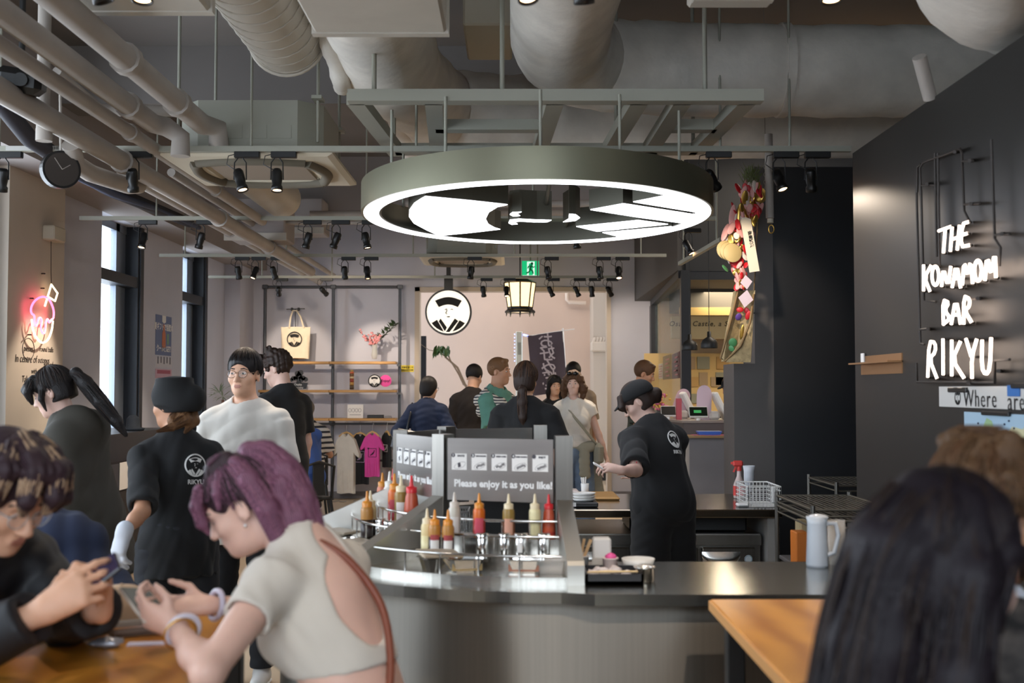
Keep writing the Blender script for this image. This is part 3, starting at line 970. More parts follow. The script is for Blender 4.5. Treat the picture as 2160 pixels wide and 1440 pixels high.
M_SIGNSTEEL = M('sign_panel_steel', 'a29c97', .3, .9, noise=.07, nscale=2, stretch=(1, 1, 12))
for i in range(4):
    a0, a1 = R(AN[i + 1] + 3), R(AN[i] - 3)
    A = CC + Vector((math.cos(a0), math.sin(a0), 0)) * .60
    B = CC + Vector((math.cos(a1), math.sin(a1), 0)) * .60
    x = (B - A).normalized()
    nrm = x.cross(Vector((0, 0, 1)))
    L = (B - A).length
    z0, z1 = 1.150, 1.372
    A3 = Vector((A.x, A.y, z0)) + nrm * .012
    p = MB().prism([(0, 0), (L, 0), (L, z1 - z0), (0, z1 - z0)], A3, x, (0, 0, 1), .006).build('sign_panel', M_SIGNSTEEL, st)
    f = A3 + nrm * .006
    if i > 1: continue
    for k in range(5):
        w = L * .145
        c = f + x * (L * (.115 + .192 * k)) + Vector((0, 0, .138))
        cd = MB().prism([(-w / 2, -w / 2), (w / 2, -w / 2), (w / 2, w / 2), (-w / 2, w / 2)], c, x, (0, 0, 1), .001).build('instruction_card', M_PAPER, p)
        zz = nrm * .0012
        up = Vector((0, 0, 1))
        mb = MB()
        o = c + zz
        mb.cyl(o + x * (-w * .40) + up * w * .40, o + x * (-w * .40) + up * w * .40 + nrm * .0005, w * .13, n=16, smooth=False)
        g = (0.93, .37)
        ux = (x * g[0] + up * g[1]).normalized()
        uy = (up * g[0] - x * g[1]).normalized()
        b = o - up * w * .22 + x * w * .05
        ro = random.Random(k + i * 9)
        if k == 0:
            mb.prism([(-.16 * w, -.1 * w), (.04 * w, -.1 * w), (.08 * w, .16 * w), (-.1 * w, .16 * w)], b, ux, uy, .0005)
        else:
            for q in range(6):
                u_, v_ = (-.26 + .1 * q) * w, ro.uniform(-.03, .05) * w
                mb.prism([(u_, v_ - .07 * w), (u_ + .08 * w, v_ - .09 * w), (u_ + .07 * w, v_ + .06 * w), (u_ + .01 * w, v_ + .08 * w)], b, ux, uy, .0005)
        mb.tube([b + ux * (.40 * w * math.cos(t)) + uy * (.17 * w * math.sin(t)) for t in [2 * math.pi * j / 20 for j in range(20)]], w * .008, 4, True)
        text_mb(['SAUCE', 'MAYONNAISE', 'GREEN LAVER', 'DRIED BONITO', 'ENJOY'][k], w * (.15 if k in (0, 4) else .105), o + x * w * .12 + up * w * .36, x, up, .0006, mb=mb, bold=.0006)
        mb.build('card_print', M('card_grey_ink', '4d4a50', .8), cd)
        if k < 4:
            text_mb(str(k + 1), w * .2, o + x * (-w * .40) + up * w * .40 + nrm * .0006, x, up, .0005, bold=.0006).build('card_number', M_WHITEINK, cd)
    text_mb('Please enjoy it as you like!', L * .088, f + x * (L * .53) + Vector((0, 0, .06)), x, (0, 0, 1), .0008, bold=.0012).build('sign_lettering', M_WHITEINK, p)

# squeeze bottles: the body shows the sauce, cap and nozzle are parts, some carry labels
def pol_at(r, a):
    return CC.x + r * math.cos(R(a)), CC.y + r * math.sin(R(a))
SQ = [(.0, 0), (.019, 0), (.021, .004), (.021, .088), (.0195, .096), (.0135, .104), (.0135, .108)]
def bottle(label, x, y, z, body, cap, lab=None, liquid=None, s=1.0, group=None, kind='straight', rim=False):
    t = thing('squeeze_bottle', label, 'sauce bottle', (x, y, z), 0, group)
    prof = SQ if kind == 'straight' else [(.0, 0), (.023, 0), (.0245, .005), (.0225, .05), (.018, .09), (.0145, .1), (.0145, .106)]
    c = Vector((x, y, z))
    b = MB().lathe([(r * s, h * s) for r, h in prof], c, 20).build('bottle_body', body, t)
    if liquid:
        MB().lathe([(r * s * 1.012, h * s + .0005) for r, h in prof[:3]] + [(.0213 * s, .06 * s), (.0, .06 * s)], c, 20).build('sauce', liquid, b)
    k = MB().lathe([(.0165 * s, .100 * s), (.0168 * s, .116 * s), (.012 * s, .119 * s), (.0, .120 * s)], c, 18).build('cap', cap, t)
    MB().lathe([(.0085 * s, .118 * s), (.006 * s, .126 * s), (.0035 * s, .150 * s), (.002 * s, .152 * s), (0, .152 * s)], c, 12).build('nozzle', cap, k)
    if lab:
        a0 = math.atan2(-y, -x)
        MB().lathe([(.0216 * s, .012 * s), (.0216 * s, .066 * s)], c, 12, a0=a0 - .75, a1=a0 + .75).build('label_sticker', lab, b)
        MB().lathe([(.0219 * s, .05 * s), (.0219 * s, .068 * s)], c, 12, a0=a0 - .75, a1=a0 + .75).build('label_band', M('label_red', 'a8484a', .7) if rim else lab, b)
    return t
def PL(n, c, r=.35): return M('sauce_' + n, c, r, sss=.0)
amber, cream, brown, darkb = PL('amber', 'b9823c'), PL('cream', 'e6d09a'), PL('brown', '7a4526'), PL('dark', '2a1a16')
orange, olive, mayo, red, clear = PL('orange', 'd96a1c'), PL('olive', '9a7c3c'), PL('mayo', 'eadfae'), PL('red', 'b23222'), PL('clear', 'cfc9bc')
capw, capr, capo, capc = PL('capcream', 'ead9b4'), PL('capred', 'd8202a'), PL('caporange', 'e0902f'), PL('capclear', 'd9cfc4')
zf, zm, zb = ZA['front'], ZA['mid'], ZA['back']
def at(px, Y): return XY(px, Y)
for px, Y, z, body, cap, lab, liq, lb, rim in (
        (902, 3.915, zm, cream, capw, None, mayo, 'cream filled squeeze bottle touching the fin in the front bay', 0),
        (918, 3.885, zm, amber, capo, M_PAPER, darkb, 'amber squeeze bottle with red and white label, between cream bottle and its twin', 1),
        (946, 3.872, zm, amber, capo, M_PAPER, darkb, 'amber squeeze bottle with red and white label standing nearest the cups', 1),
        (959, 4.02, zb, clear, capc, M_PAPER, None, 'milky white squeeze bottle in front of the white basket', 0),
        (1011, 3.985, zb, orange, capo, M('label_pink', 'd8566a', .7), red, 'bright orange squeeze bottle with pink label', 0),
        (1073, 3.965, zb, olive, capw, M('label_peach', 'dca48c', .7), brown, 'olive brown squeeze bottle with peach label', 0),
        (1128, 3.965, zb, mayo, capw, None, None, 'plain mayonnaise squeeze bottle beside the red capped one', 0)):
    bottle(lb, at(px, Y), Y, z, body, cap, lab, liq, 1.0, rim=rim)
bottle('flared ketchup squeeze bottle with bright red cap, last before the pale fin', at(1157, 3.98), 3.98, zb, PL('ketchup', 'c0502e'), capr, None, red, .98, kind='flare')
for px, Y, z, body, cap, lab, liq, s, lb in (
        (776, 4.32, zm, amber, capo, None, darkb, 1.15, 'dark sauce squeeze bottle with amber top standing alone on the rear bay'),
        (783, 4.42, zm, cream, capw, None, None, 1.1, 'cream squeeze bottle just behind the dark sauce bottle'),
        (808, 4.75, zb, PL('salmon', 'd9805e'), capo, None, None, 1.1, 'salmon pink squeeze bottle at the far end of the rear bay'),
        (823, 4.62, zb, PL('white', 'e6ddd2'), PL('capwhite', 'efe9df'), None, None, 1.2, 'white squeeze bottle behind the orange labelled one'),
        (833, 4.5, zb, orange, capo, M('label_red2', 'c44f5c', .7), red, 1.2, 'orange squeeze bottle with red label in the rear bay'),
        (847, 4.4, zb, olive, capw, M_PAPER, None, 1.2, 'olive squeeze bottle with white label in the rear bay'),
        (831, 4.82, zb, red, capr, None, None, 1.2, 'red capped squeeze bottle at the back of the rear bay'),
        (840, 4.95, zb, cream, capw, None, None, 1.3, 'cream squeeze bottle farthest back in the rear bay')):
    bottle(lb, at(px, Y), Y, z, body, cap, lab, liq, s)
bottle('flared ketchup squeeze bottle with red cap close to the long fin in the rear bay', at(869, 4.3), 4.3, zb, PL('ketchup', 'c0502e'), capr, None, red, 1.25, kind='flare')

def shaker(label, x, y, z, r=.021, h=.074, group=None, lab=False):
    t = thing('steel_shaker', label, 'shaker', (x, y, z), 0, group)
    MB().lathe([(0, 0), (r * .95, 0), (r, .004), (r, h * .78), (r * .97, h * .8)], (x, y, z), 20).build('shaker_body', M_CHROME, t)
    MB().lathe([(r * 1.05, h * .78), (r * 1.06, h * .93), (r * .95, h), (0, h)], (x, y, z), 20).build('shaker_lid', M_CHROME, t)
    if lab:
        a0 = math.atan2(-y, -x)
        MB().lathe([(r * 1.01, h * .15), (r * 1.01, h * .62)], (x, y, z), 8, a0=a0 - .6, a1=a0 + .2).build('label_sticker', M_PAPER, t)
for px, lb, sc, la in ((1018, 'steel shaker below the orange bottle', 1, 0), (1064, 'slim steel shaker below the olive bottle', .92, 0), (1099, 'widest steel shaker with white paper label', 1.1, 1), (1147, 'steel shaker nearest the pale fin', 1, 0)):
    shaker(lb, at(px, 3.86), 3.865, zm, .021 * sc, .074, lab=la)
for px, Y, lb in ((801, 4.34, 'steel shaker behind the lidded pans of the rear bay'), (824, 4.26, 'steel shaker against the long fin in the rear bay')):
    shaker(lb, at(px, Y), Y, zm, .024, .07)

M_LID = M('pan_lid', 'b8ab98', .5, .2)
def pan(label, x, y, z, rz, lid, w=.058, d=.042, h=.043, mat=None, fill=None):
    t = thing('food_pan', label, 'food pan', (x, y, z), rz)
    mb = MB()
    mm = mat or M_CHROME
    L = [(w * .8, d * .78, 0), (w, d, h), (w * 1.12, d * 1.15, h), (w * 1.12, d * 1.15, h + .003), (w * .97, d * .96, h + .003), (w * .76, d * .74, .003)]
    vs = []
    for a, b, zz in L:
        c = .25
        for sx, sy in ((-1, -1 + c), (-1 + c, -1), (1 - c, -1), (1, -1 + c), (1, 1 - c), (1 - c, 1), (-1 + c, 1), (-1, 1 - c)):
            vs.append((sx * a, sy * b, zz))
    fs = [tuple(range(8))[::-1]]
    for j in range(5):
        for i in range(8):
            k = (i + 1) % 8
            fs.append((j * 8 + i, j * 8 + k, (j + 1) * 8 + k, (j + 1) * 8 + i))
    fs.append(tuple(range(40, 48)))
    mb.add(vs, fs)
    mb.build('pan_tray', mm, t, world=False)
    if fill:
        MB().bx(-w * .85, w * .85, -d * .85, d * .85, .008, h * .7).build('pan_contents', fill, t, world=False)
    if lid:
        MB().rbox((.004, .002, h + .010), (w * 1.2, d * 1.22, .006), .005, Euler((.1, .05, .05)).to_matrix()).build('pan_lid', M_LID, t, world=False)
M_CLEARP = M('clear_plastic', 'e8e0d6', .1, alpha=.35)
for px, Y, rz, lid, lb, mt, fl in ((925, 3.79, .35, 1, 'lidded steel pan in the front bay', None, None), (983, 3.76, .2, 0, 'open steel pan between lidded pan and bright gap', None, M('chopped', 'b59a68', .8)),
                           (1106, 3.745, -.08, 0, 'open steel pan with reddish food under the shakers', None, M('reddish', 'b0765e', .8)), (1163, 3.74, -.1, 0, 'clear plastic pan beside the pale fin', M_CLEARP, None)):
    pan(lb, at(px, Y), Y, zf, rz, lid, mat=mt, fill=fl)
for px, Y, rz, lid, lb in ((722, 4.44, 1.2, 1, 'lidded steel pan at the far edge of the rear bay'), (737, 4.28, 1.1, 0, 'open steel pan of the rear bay between two lidded ones'),
                          (756, 4.13, .95, 1, 'lidded steel pan of the rear bay, middle one'), (776, 4.02, .85, 1, 'lidded steel pan of the rear bay next to the long fin')):
    pan(lb, at(px, Y), Y, zf, rz, lid, .06, .042, .035)

# inside the ring of panels
tb = thing('black_screen', 'black screen box standing inside the condiment station', 'screen', (.0, 4.55, ZT))
MB().bbox(-.15, .09, 4.52, 4.56, ZT, ZT + .26, .006).build('screen_case', M_BLACKP, tb)
MB().bx(-.06, .0, 4.56, 4.62, ZT, ZT + .02).build('screen_foot', M_BLACKP, tb)

def crate(label, x0, x1, y0, y1, z0, z1, mat, rows=5, cols=8, name='plastic_basket', handle=False):
    """slatted open basket with holes"""
    t = thing(name, label, 'basket', ((x0 + x1) / 2, (y0 + y1) / 2, z0))
    mb = MB()
    th = .003
    for k in range(rows + 1):
        z = z0 + (z1 - z0) * k / rows
        w = th * (2.2 if k in (0, rows) else 1)
        for a, b, c, d in ((x0, x1, y0, y0 + th), (x0, x1, y1 - th, y1), (x0, x0 + th, y0, y1), (x1 - th, x1, y0, y1)):
            mb.bx(a, b, c, d, max(z0, z - w), z + w * .3)
    for k in range(cols + 1):
        x = x0 + (x1 - x0 - th) * k / cols
        y = y0 + (y1 - y0 - th) * k / cols
        w = th * 1.2
        mb.bx(x, x + w, y0, y0 + th, z0, z1).bx(x, x + w, y1 - th, y1, z0, z1)
        mb.bx(x0, x0 + th, y, y + w, z0, z1).bx(x1 - th, x1, y, y + w, z0, z1)
    mb.build('basket_walls', mat, t)
    MB().bx(x0, x1, y0, y1, z0, z0 + th).build('basket_floor', mat, t)
    if handle:
        MB().bbox((x0 + x1) / 2 + .04, (x0 + x1) / 2 + .065, y0 - .012, y0 - .002, z0 + .03, z1, .004).build('basket_handle', mat, t)
    return t
crate('white perforated basket inside the station, behind the milky bottle', -.24, -.17, 4.48, 4.66, ZT, ZT + .14, M_WHITE, 6, 7)

# ================================================================== things on the counter right of the station
ty = thing('black_tray', 'black rectangular tray of cutlery and wrappers on the counter', 'tray', (.345, 3.68, ZT))
mb = MB().bx(.235, .415, 3.63, 3.82, ZT, ZT + .012)
mb.bx(.235, .415, 3.63, 3.636, ZT, ZT + .034).bx(.235, .415, 3.814, 3.82, ZT, ZT + .034).bx(.235, .241, 3.63, 3.82, ZT, ZT + .034).bx(.409, .415, 3.63, 3.82, ZT, ZT + .034)
mb.build('tray_body', M('tray_black', '1b1719', .4), ty)
rp = random.Random(4)
M_FOIL = M('crumpled_wrap', 'd5cdd0', .35, noise=.15, nscale=30)
for k, (x, y, s) in enumerate(((.26, 3.70, .022), (.30, 3.72, .024), (.285, 3.76, .022), (.335, 3.75, .026), (.37, 3.70, .02))):
    mb = MB().ell((0, 0, 0), (s, s * .8, s * .6), 9, 6)
    mb.v = [(p[0] * rp.uniform(.7, 1.3), p[1] * rp.uniform(.7, 1.3), max(p[2] * rp.uniform(.6, 1.4), -s * .5)) for p in mb.v]
    mb.v = [(p[0] + x, p[1] + y, p[2] + ZT + .012 + s * .5) for p in mb.v]
    mb.build('paper_wrapper', M_FOIL, None, label='crumpled white wrapper lying in the black counter tray', cat='wrapper', group='wrappers in the black tray')
MB().tube([(.24, 3.645, ZT + .038), (.3, 3.642, ZT + .04), (.40, 3.645, ZT + .040)], [.003, .005, .003], 6).build('wooden_fork', M('pale_bamboo', 'd8bc8c', .6), None, label='pale wooden fork across the front rim of the black tray', cat='fork')
def cup(label, x, y, z, r, h, mat, cat='cup', name='paper_cup', taper=.8):
    t = thing(name, label, cat, (x, y, z))
    MB().lathe([(0, 0), (r * taper, 0), (r, h), (r * 1.05, h), (r * 1.05, h + .003), (r * .93, h + .003), (r * taper * .9, .004), (0, .004)], (x, y, z), 20).build('cup_wall', mat, t)
    return t
cup('white paper cup of wooden sticks beside the pale fin', .238, 3.87, ZT, .022, .055, M_PAPER)
MB().box((.236, 3.87, ZT + .07), (.0045, .002, .045), Euler((0, .18, 0)).to_matrix()).build('wooden_stick', M('stick_wood', 'cda87a', .6), None, label='wooden stick leaning to the fin in the white cup', cat='stick')
MB().box((.25, 3.872, ZT + .07), (.0055, .002, .045), Euler((0, .38, 0)).to_matrix()).build('wooden_stick', M('stick_wood', 'cda87a', .6), None, label='wider wooden stick leaning to the napkins in the white cup', cat='stick')
np_ = thing('napkin_holder', 'upright block of white napkins in a clear holder on the counter', 'napkins', (.305, 3.9, ZT))
MB().bbox(.274, .336, 3.875, 3.93, ZT, ZT + .115, .006).build('napkin_stack', M_PAPER, np_)
MB().bx(.27, .34, 3.87, 3.874, ZT, ZT + .05).build('holder_front', M_CLEARP, np_)
cp = cup('white paper cup with a pink wrapper poking out on the counter', .325, 3.79, ZT, .026, .06, M('cup_pinkish', 'e3d6d2', .6))
mb = MB().ell((0, 0, 0), (.02, .018, .012), 9, 6)
mb.v = [(p[0] * rp.uniform(.8, 1.2) + .327, p[1] * rp.uniform(.8, 1.2) + 3.79, p[2] * rp.uniform(.6, 1.3) + ZT + .066) for p in mb.v]
mb.build('pink_wrapper', M('pink_wrap', 'e0559a', .5), None, label='bright pink crumpled wrapper in the paper cup', cat='wrapper')
def bowl(label, x, y, z, r, h, mat, name='bowl', cat='bowl'):
    return MB().lathe([(0, 0), (r * .55, 0), (r * .85, h * .45), (r, h), (r * .96, h), (r * .8, h * .5), (r * .5, .004), (0, .004)], (x, y, z), 28).build(name, mat, None, label=label, cat=cat)
bowl('shallow white bowl behind the steel pot on the counter', .425, 3.86, ZT, .056, .05, M_WHITE)
pt = thing('steel_pot', 'small steel pot with clear film beside the black tray', 'pot', (.427, 3.69, ZT))
MB().lathe([(0, 0), (.028, 0), (.032, .006), (.033, .045), (.036, .047), (.033, .05), (.030, .046), (.029, .008), (0, .006)], (.427, 3.69, ZT), 24).build('pot_body', M_CHROME, pt)
MB().lathe([(.037, .049), (.02, .056), (0, .054)], (.427, 3.69, ZT), 20).build('film_cover', M_CLEARP, pt)
# white pitcher at the wall end of the counter
x, y = at(1716, 4.02), 4.0
pc = thing('water_pitcher', 'tall white plastic water pitcher at the wall end of the counter', 'pitcher', (x, y, ZT))
MB().lathe([(0, 0), (.036, 0), (.038, .01), (.034, .10), (.033, .15), (.037, .175), (.034, .175), (.030, .15), (.03, .02), (0, .015)], (x, y, ZT), 28).build('pitcher_body', M('pitcher_white', 'c9d0d8', .35), pc)
MB().tube([(x + .033, y, ZT + .15), (x + .065, y, ZT + .15), (x + .075, y, ZT + .11), (x + .06, y, ZT + .05), (x + .035, y, ZT + .04)], .008, 8).build('pitcher_handle', M('pitcher_white', 'c9d0d8', .35), pc)
MB().ell((x + .005, y, ZT + .172), (.036, .036, .012), 18, 8).build('pitcher_lid', M('film', 'd8dade', .15), pc)
t = thing('glass_stack', 'stack of clear plastic cups behind the white pitcher', 'cups', (x + .085, y + .06, ZT))
for k in range(6):
    MB().lathe([(.026, .0), (.032, .085), (.030, .085), (.0245, .003)], (x + .085, y + .06, ZT + .014 * k), 18).build('clear_cup', M_CLEARP, t)

# ================================================================== refrigerated work counter behind the bar
fc = thing('fridge_counter', 'stainless work counter over a two door undercounter fridge', 'work counter', (.9, 7.5, 0))
ZF = .81
MB().bbox(.1, 1.66, 7.02, 8.08, ZF - .05, ZF, .006).build('work_top', M('work_top_steel', '8d8274', .16, 1.0, noise=.05, nscale=3), fc)
MB().bx(1.58, 1.655, 7.08, 8.06, 0, ZF - .05).build('end_panel', M('end_panel_grey', '96938f', .6), fc)
MB().bx(.12, .18, 7.08, 8.06, 0, ZF - .05).build('end_panel', M('end_panel_grey', '96938f', .6), fc)
body = MB().bx(.3, 1.56, 7.2, 8.0, .05, .64).build('fridge_body', M_STEELD, fc)
MB().bx(.3, 1.56, 7.16, 7.2, .575, .635).build('fridge_top_band', M_STEEL, fc)
for x0, x1 in ((.33, .74), (.78, 1.16), (1.19, 1.52)):
    d_ = MB().bbox(x0, x1, 7.15, 7.2, .1, .56, .006).build('fridge_door', M_STEELD, fc)
    cx_ = (x0 + x1) / 2 - .05
    mb = MB()
    w = .12
    top = [Vector((cx_ - w + 2 * w * i / 10, 7.148, .535)) for i in range(11)]
    vs, fs = [], []
    for i in range(11):
        u = i / 10 * 2 - 1
        dpt = math.sqrt(max(0, 1 - u * u))
        vs += [(cx_ + u * w, 7.149, .535), (cx_ + u * w, 7.149 - .012 * dpt, .52 - .02 * dpt), (cx_ + u * w, 7.149 - .022 * dpt, .50 - .05 * dpt), (cx_ + u * w, 7.149, .50 - .062 * dpt)]
    for i in range(10):
        for k in range(3):
            fs.append((i * 4 + k, i * 4 + k + 1, i * 4 + 5 + k, i * 4 + 4 + k))
    mb.add(vs, fs, True)
    mb.build('recessed_handle', M_STEEL, d_)
    if x0 > 1.1:
        q = (x1 - .045, 7.148, .49)
        MB().cyl(q, (q[0], 7.146, q[2]), .025, n=24, smooth=False).build('round_sticker', M('sticker_pale', 'c9d3d6', .5), d_)
        MB().ring((q[0], 7.1458, q[2]), (1, 0, 0), (0, 0, 1), .02, .0225, .0006, 24).build('sticker_ring', M('sticker_blue', '4c7fa0', .5), d_)
boxthing('black_box', 'black plastic boxes stored under the work top', 'box', .75, 1.5, 7.3, 7.8, .64, .74, M_BLACKP)
# spray bottle, beaker, basket, bowls, towels
x, y = at(1557, 7.75), 7.75
sp_ = thing('spray_bottle', 'clear spray bottle with red trigger and red label on the work counter', 'spray bottle', (x, y, ZF))
MB().lathe([(0, 0), (.038, 0), (.04, .01), (.04, .09), (.028, .12), (.016, .15), (.014, .19)], (x, y, ZF), 20).build('bottle_body', M('spray_clear', 'c9b6b0', .2), sp_)
MB().lathe([(.041, .02), (.041, .085)], (x, y, ZF), 20).build('red_label', M('spray_red', 'd8463f', .5), sp_)
mb = MB().cyl((x, y, ZF + .185), (x, y, ZF + .215), .018, n=14)
mb.rbox((x - .01, y - .01, ZF + .235), (.035, .016, .02), .01).box((x - .045, y - .01, ZF + .238), (.012, .008, .008)).box((x - .03, y - .01, ZF + .2), (.005, .006, .025), Euler((0, .4, 0)).to_matrix())
mb.build('trigger_head', M('spray_red', 'd8463f', .5), sp_)
x, y = at(1578, 7.9), 7.9
MB().lathe([(0, 0), (.036, 0), (.036, .17), (.042, .21), (.039, .21), (.033, .17), (.033, .004), (0, .004)], (x, y, ZF), 24).build('measuring_beaker', M('beaker_white', 'd9dde4', .4), None, label='white plastic beaker behind the spray bottle', cat='beaker')
crate('white rectangular basket with front handle on the work counter', at(1566, 7.3), at(1634, 7.3), 7.15, 7.55, ZF, ZF + .13, M('basket_white', 'e8e7e3', .5), 5, 9, handle=True)
MB().rbox((at(1556, 7.3), 7.2, ZF + .012), (.035, .04, .01), .008).build('folded_cloth', M_PAPER, None, label='small folded white cloth beside the white basket', cat='cloth')
t = thing('kitchen_scale', 'black and white kitchen scale carrying stacked white dishes', 'scale', (.45, 7.25, ZF))
MB().bbox(.37, .54, 7.15, 7.38, ZF, ZF + .03, .006).build('scale_base', M_BLACKP, t)
MB().bx(.38, .40, 7.14, 7.152, ZF + .006, ZF + .03).build('scale_tag', M_WHITE, t)
for k in range(3):
    MB().lathe([(0, 0), (.06, 0), (.078, .018), (.074, .018), (.056, .004), (0, .004)], (.455, 7.26, ZF + .03 + .017 * k), 28).build('white_dish', M_WHITE, None, label='white round dish in the stack on the kitchen scale', cat='dish', group='dishes on the kitchen scale')
x, y = at(1234, 7.7), 7.75
t = thing('straw_cup', 'tall white cup of paper straws beside the kitchen scale', 'cup', (x, y, ZF))
MB().lathe([(0, 0), (.022, 0), (.028, .10), (.025, .1), (.02, .004), (0, .004)], (x, y, ZF), 16).build('cup_wall', M_WHITE, t)
mb = MB()
for k in range(7):
    mb.cyl((x + rp.uniform(-.01, .01), y + rp.uniform(-.01, .01), ZF + .01), (x + rp.uniform(-.03, .03), y + rp.uniform(-.02, .02), ZF + rp.uniform(.13, .15)), .004, n=6)
mb.build('paper_straws', M_PAPER, t)
boxthing('cup_sleeve', 'long pink and white sleeve of cups lying near the kitchen scale', 'cups', at(1175, 7.8), at(1222, 7.8), 7.7, 7.9, ZF, ZF + .055, M('pinkish_white', 'd9c9c4', .5), .02)
boxthing('wooden_board', 'wooden board laid on the work counter behind the scale', 'board', .42, .72, 7.6, 8.05, ZF, ZF + .02, M_WOOD)
# wire rack by the black wall
def rack(label, x0, x1, y0, y1, z1, shelves):
    t = thing('wire_rack', label, 'rack', ((x0 + x1) / 2, (y0 + y1) / 2, 0))
    for x in (x0, x1):
        for y in (y0, y1):
            MB().cyl((x, y, 0), (x, y, z1), .012, n=10).build('post', M_STEELD, t)
    for z in shelves:
        mb = MB()
        for a, b in (((x0, y0), (x1, y0)), ((x0, y1), (x1, y1)), ((x0, y0), (x0, y1)), ((x1, y0), (x1, y1))):
            mb.tube([(a[0], a[1], z), (b[0], b[1], z)], .007, 6).tube([(a[0], a[1], z - .03), (b[0], b[1], z - .03)], .005, 6)
        for k in range(1, 14):
            x = x0 + (x1 - x0) * k / 14
            mb.tube([(x, y0, z), (x, y1, z)], .003, 5)
        mb.build('wire_shelf', M('rack_wire', '6f6a60', .4, .7), t)
    return t
rack('low steel wire rack behind the white pitcher', at(1666, 5.6), 1.74, 5.2, 5.9, 1.02, (.35, .95, 1.0))
rack('taller bronze wire rack beside the dark wall', at(1722, 6.9), 2.35, 6.5, 7.1, 1.02, (.5, .86, 1.0))
boxthing('juice_carton', 'orange carton stored on the low wire rack', 'carton', at(1676, 5.5), at(1703, 5.5), 5.5, 5.62, .70, .86, M('carton_orange', 'd97a2a', .5), .004)
boxthing('paper_bag', 'beige paper packet standing behind the orange carton', 'packet', at(1678, 5.7), at(1712, 5.7), 5.65, 5.75, .70, .9, M('packet_beige', 'b9a57e', .7), .01)
boxthing('storage_board', 'grey shelf board in the low wire rack under the carton', 'board', 1.37, 1.73, 5.22, 5.88, .68, .70, M_GREYCOL, .004)

# ================================================================== cash desk
cd_ = thing('cash_desk', 'grey cash desk with raised upper ledge in front of the kitchen', 'cash desk', (1.7, 10.6, 0))
ze = ZY(887, 10.4); zl = ZY(918, 10.2)
MB().bx(1.585, 2.3, 10.2, 11.2, 0, zl - .02).build('desk_front', M('desk_grey', '66666b', .6, noise=.08, nscale=3), cd_)
slab(MB(), (1.30, 11.3, 0), (1.585, 10.2, 0), 0, zl - .02, .02).build('desk_side', M('desk_light', '9b9793', .6, noise=.05), cd_)
MB().prism([(1.28, 11.3), (1.56, 10.15), (2.3, 10.15), (2.3, 10.5), (1.7, 10.5), (1.5, 11.3)], (0, 0, zl - .02), (1, 0, 0), (0, 1, 0), .02).build('lower_ledge', M('ledge_wood', '8b7250', .5), cd_)
MB().prism([(1.36, 11.5), (1.57, 10.42), (2.3, 10.42), (2.3, 11.2), (1.8, 11.5)], (0, 0, zl), (1, 0, 0), (0, 1, 0), ze - zl - .02).build('upper_block', M('desk_dark', '5c5351', .6), cd_)
MB().prism([(1.34, 11.5), (1.55, 10.4), (2.3, 10.4), (2.3, 11.2), (1.8, 11.5)], (0, 0, ze - .02), (1, 0, 0), (0, 1, 0), .02).build('upper_ledge', M('ledge_grey', '8b8078', .4), cd_)
t = thing('coin_tray', 'blue plastic coin tray on the cash desk lower ledge', 'tray', (1.78, 10.28, zl))
MB().prism([(-.09, 0), (.09, 0), (.11, .035), (-.11, .035)], (1.77, 10.2, zl), (1, 0, 0), (0, 0, 1), -.12).build('tray_body', M('coin_blue', '3a62b8', .4), t)
MB().bx(1.665, 1.875, 10.2, 10.32, zl + .035, zl + .038).build('tray_lip', M('coin_pale', 'aab0cc', .5), t)
MB().bx(1.62, 2.0, 10.16, 10.36, zl, zl + .004).build('flyer_sheets', M('flyer_purple', '8a4f8f', .6, col2='c46a3c', nscale=25), None, label='purple and orange printed sheets under the blue coin tray', cat='leaflet')
def terminal(label, x, y, z, w=.15, glow=False):
    t = thing('payment_terminal', label, 'display', (x, y, z))
    MB().cyl((x, y, z), (x, y, z + .03), .02, n=12).build('stand', M_WHITE, t)
    m_ = Euler((-.5, 0, 0)).to_matrix()
    MB().rbox((x, y, z + .075), (w / 2, .012, .055), .005, m_).build('screen_case', M_WHITE, t)
    MB().rbox((x, y - .012, z + .082), (w / 2 * .96, .004, .045), .002, m_).build('screen', M('screen_green', '0c1812', .2) if glow else M_BLACKP, t)
    if glow:
        MB().box((x - .01, y - .020, z + .082), (w * .2, .001, .014), m_).build('screen_text', M('screen_lit', '2c8a4a', .4, emit=.6), t)
terminal('small customer display with green digits on the cash desk', at(1474, 10.45), 10.5, ze, .17, True)
terminal('dark customer display beside the flowers on the cash desk', at(1409, 10.9), 10.9, ze, .14)
def monitor(label, x, y, z, h=.24):
    t = thing('register_monitor', label, 'register', (x, y, z))
    m_ = Euler((0, -.45, 0)).to_matrix()
    MB().rbox((x, y, z + h * .52), (.022, .12, h * .56), .01, m_).build('monitor_case', M_WHITE, t)
    MB().rbox((x - .06, y, z + .04), (.05, .08, .04), .02).build('monitor_base', M_WHITE, t)
    MB().rbox((x + .024, y, z + h * .5), (.004, .105, h * .48), .002, m_).build('monitor_screen', M_BLACKP, t)
monitor('white slanting register monitor nearest the grey column', at(1520, 10.7), 10.75, ze, .25)
monitor('white slanting register monitor beside the red leaflets', at(1452, 11.1), 11.1, ze, .25)
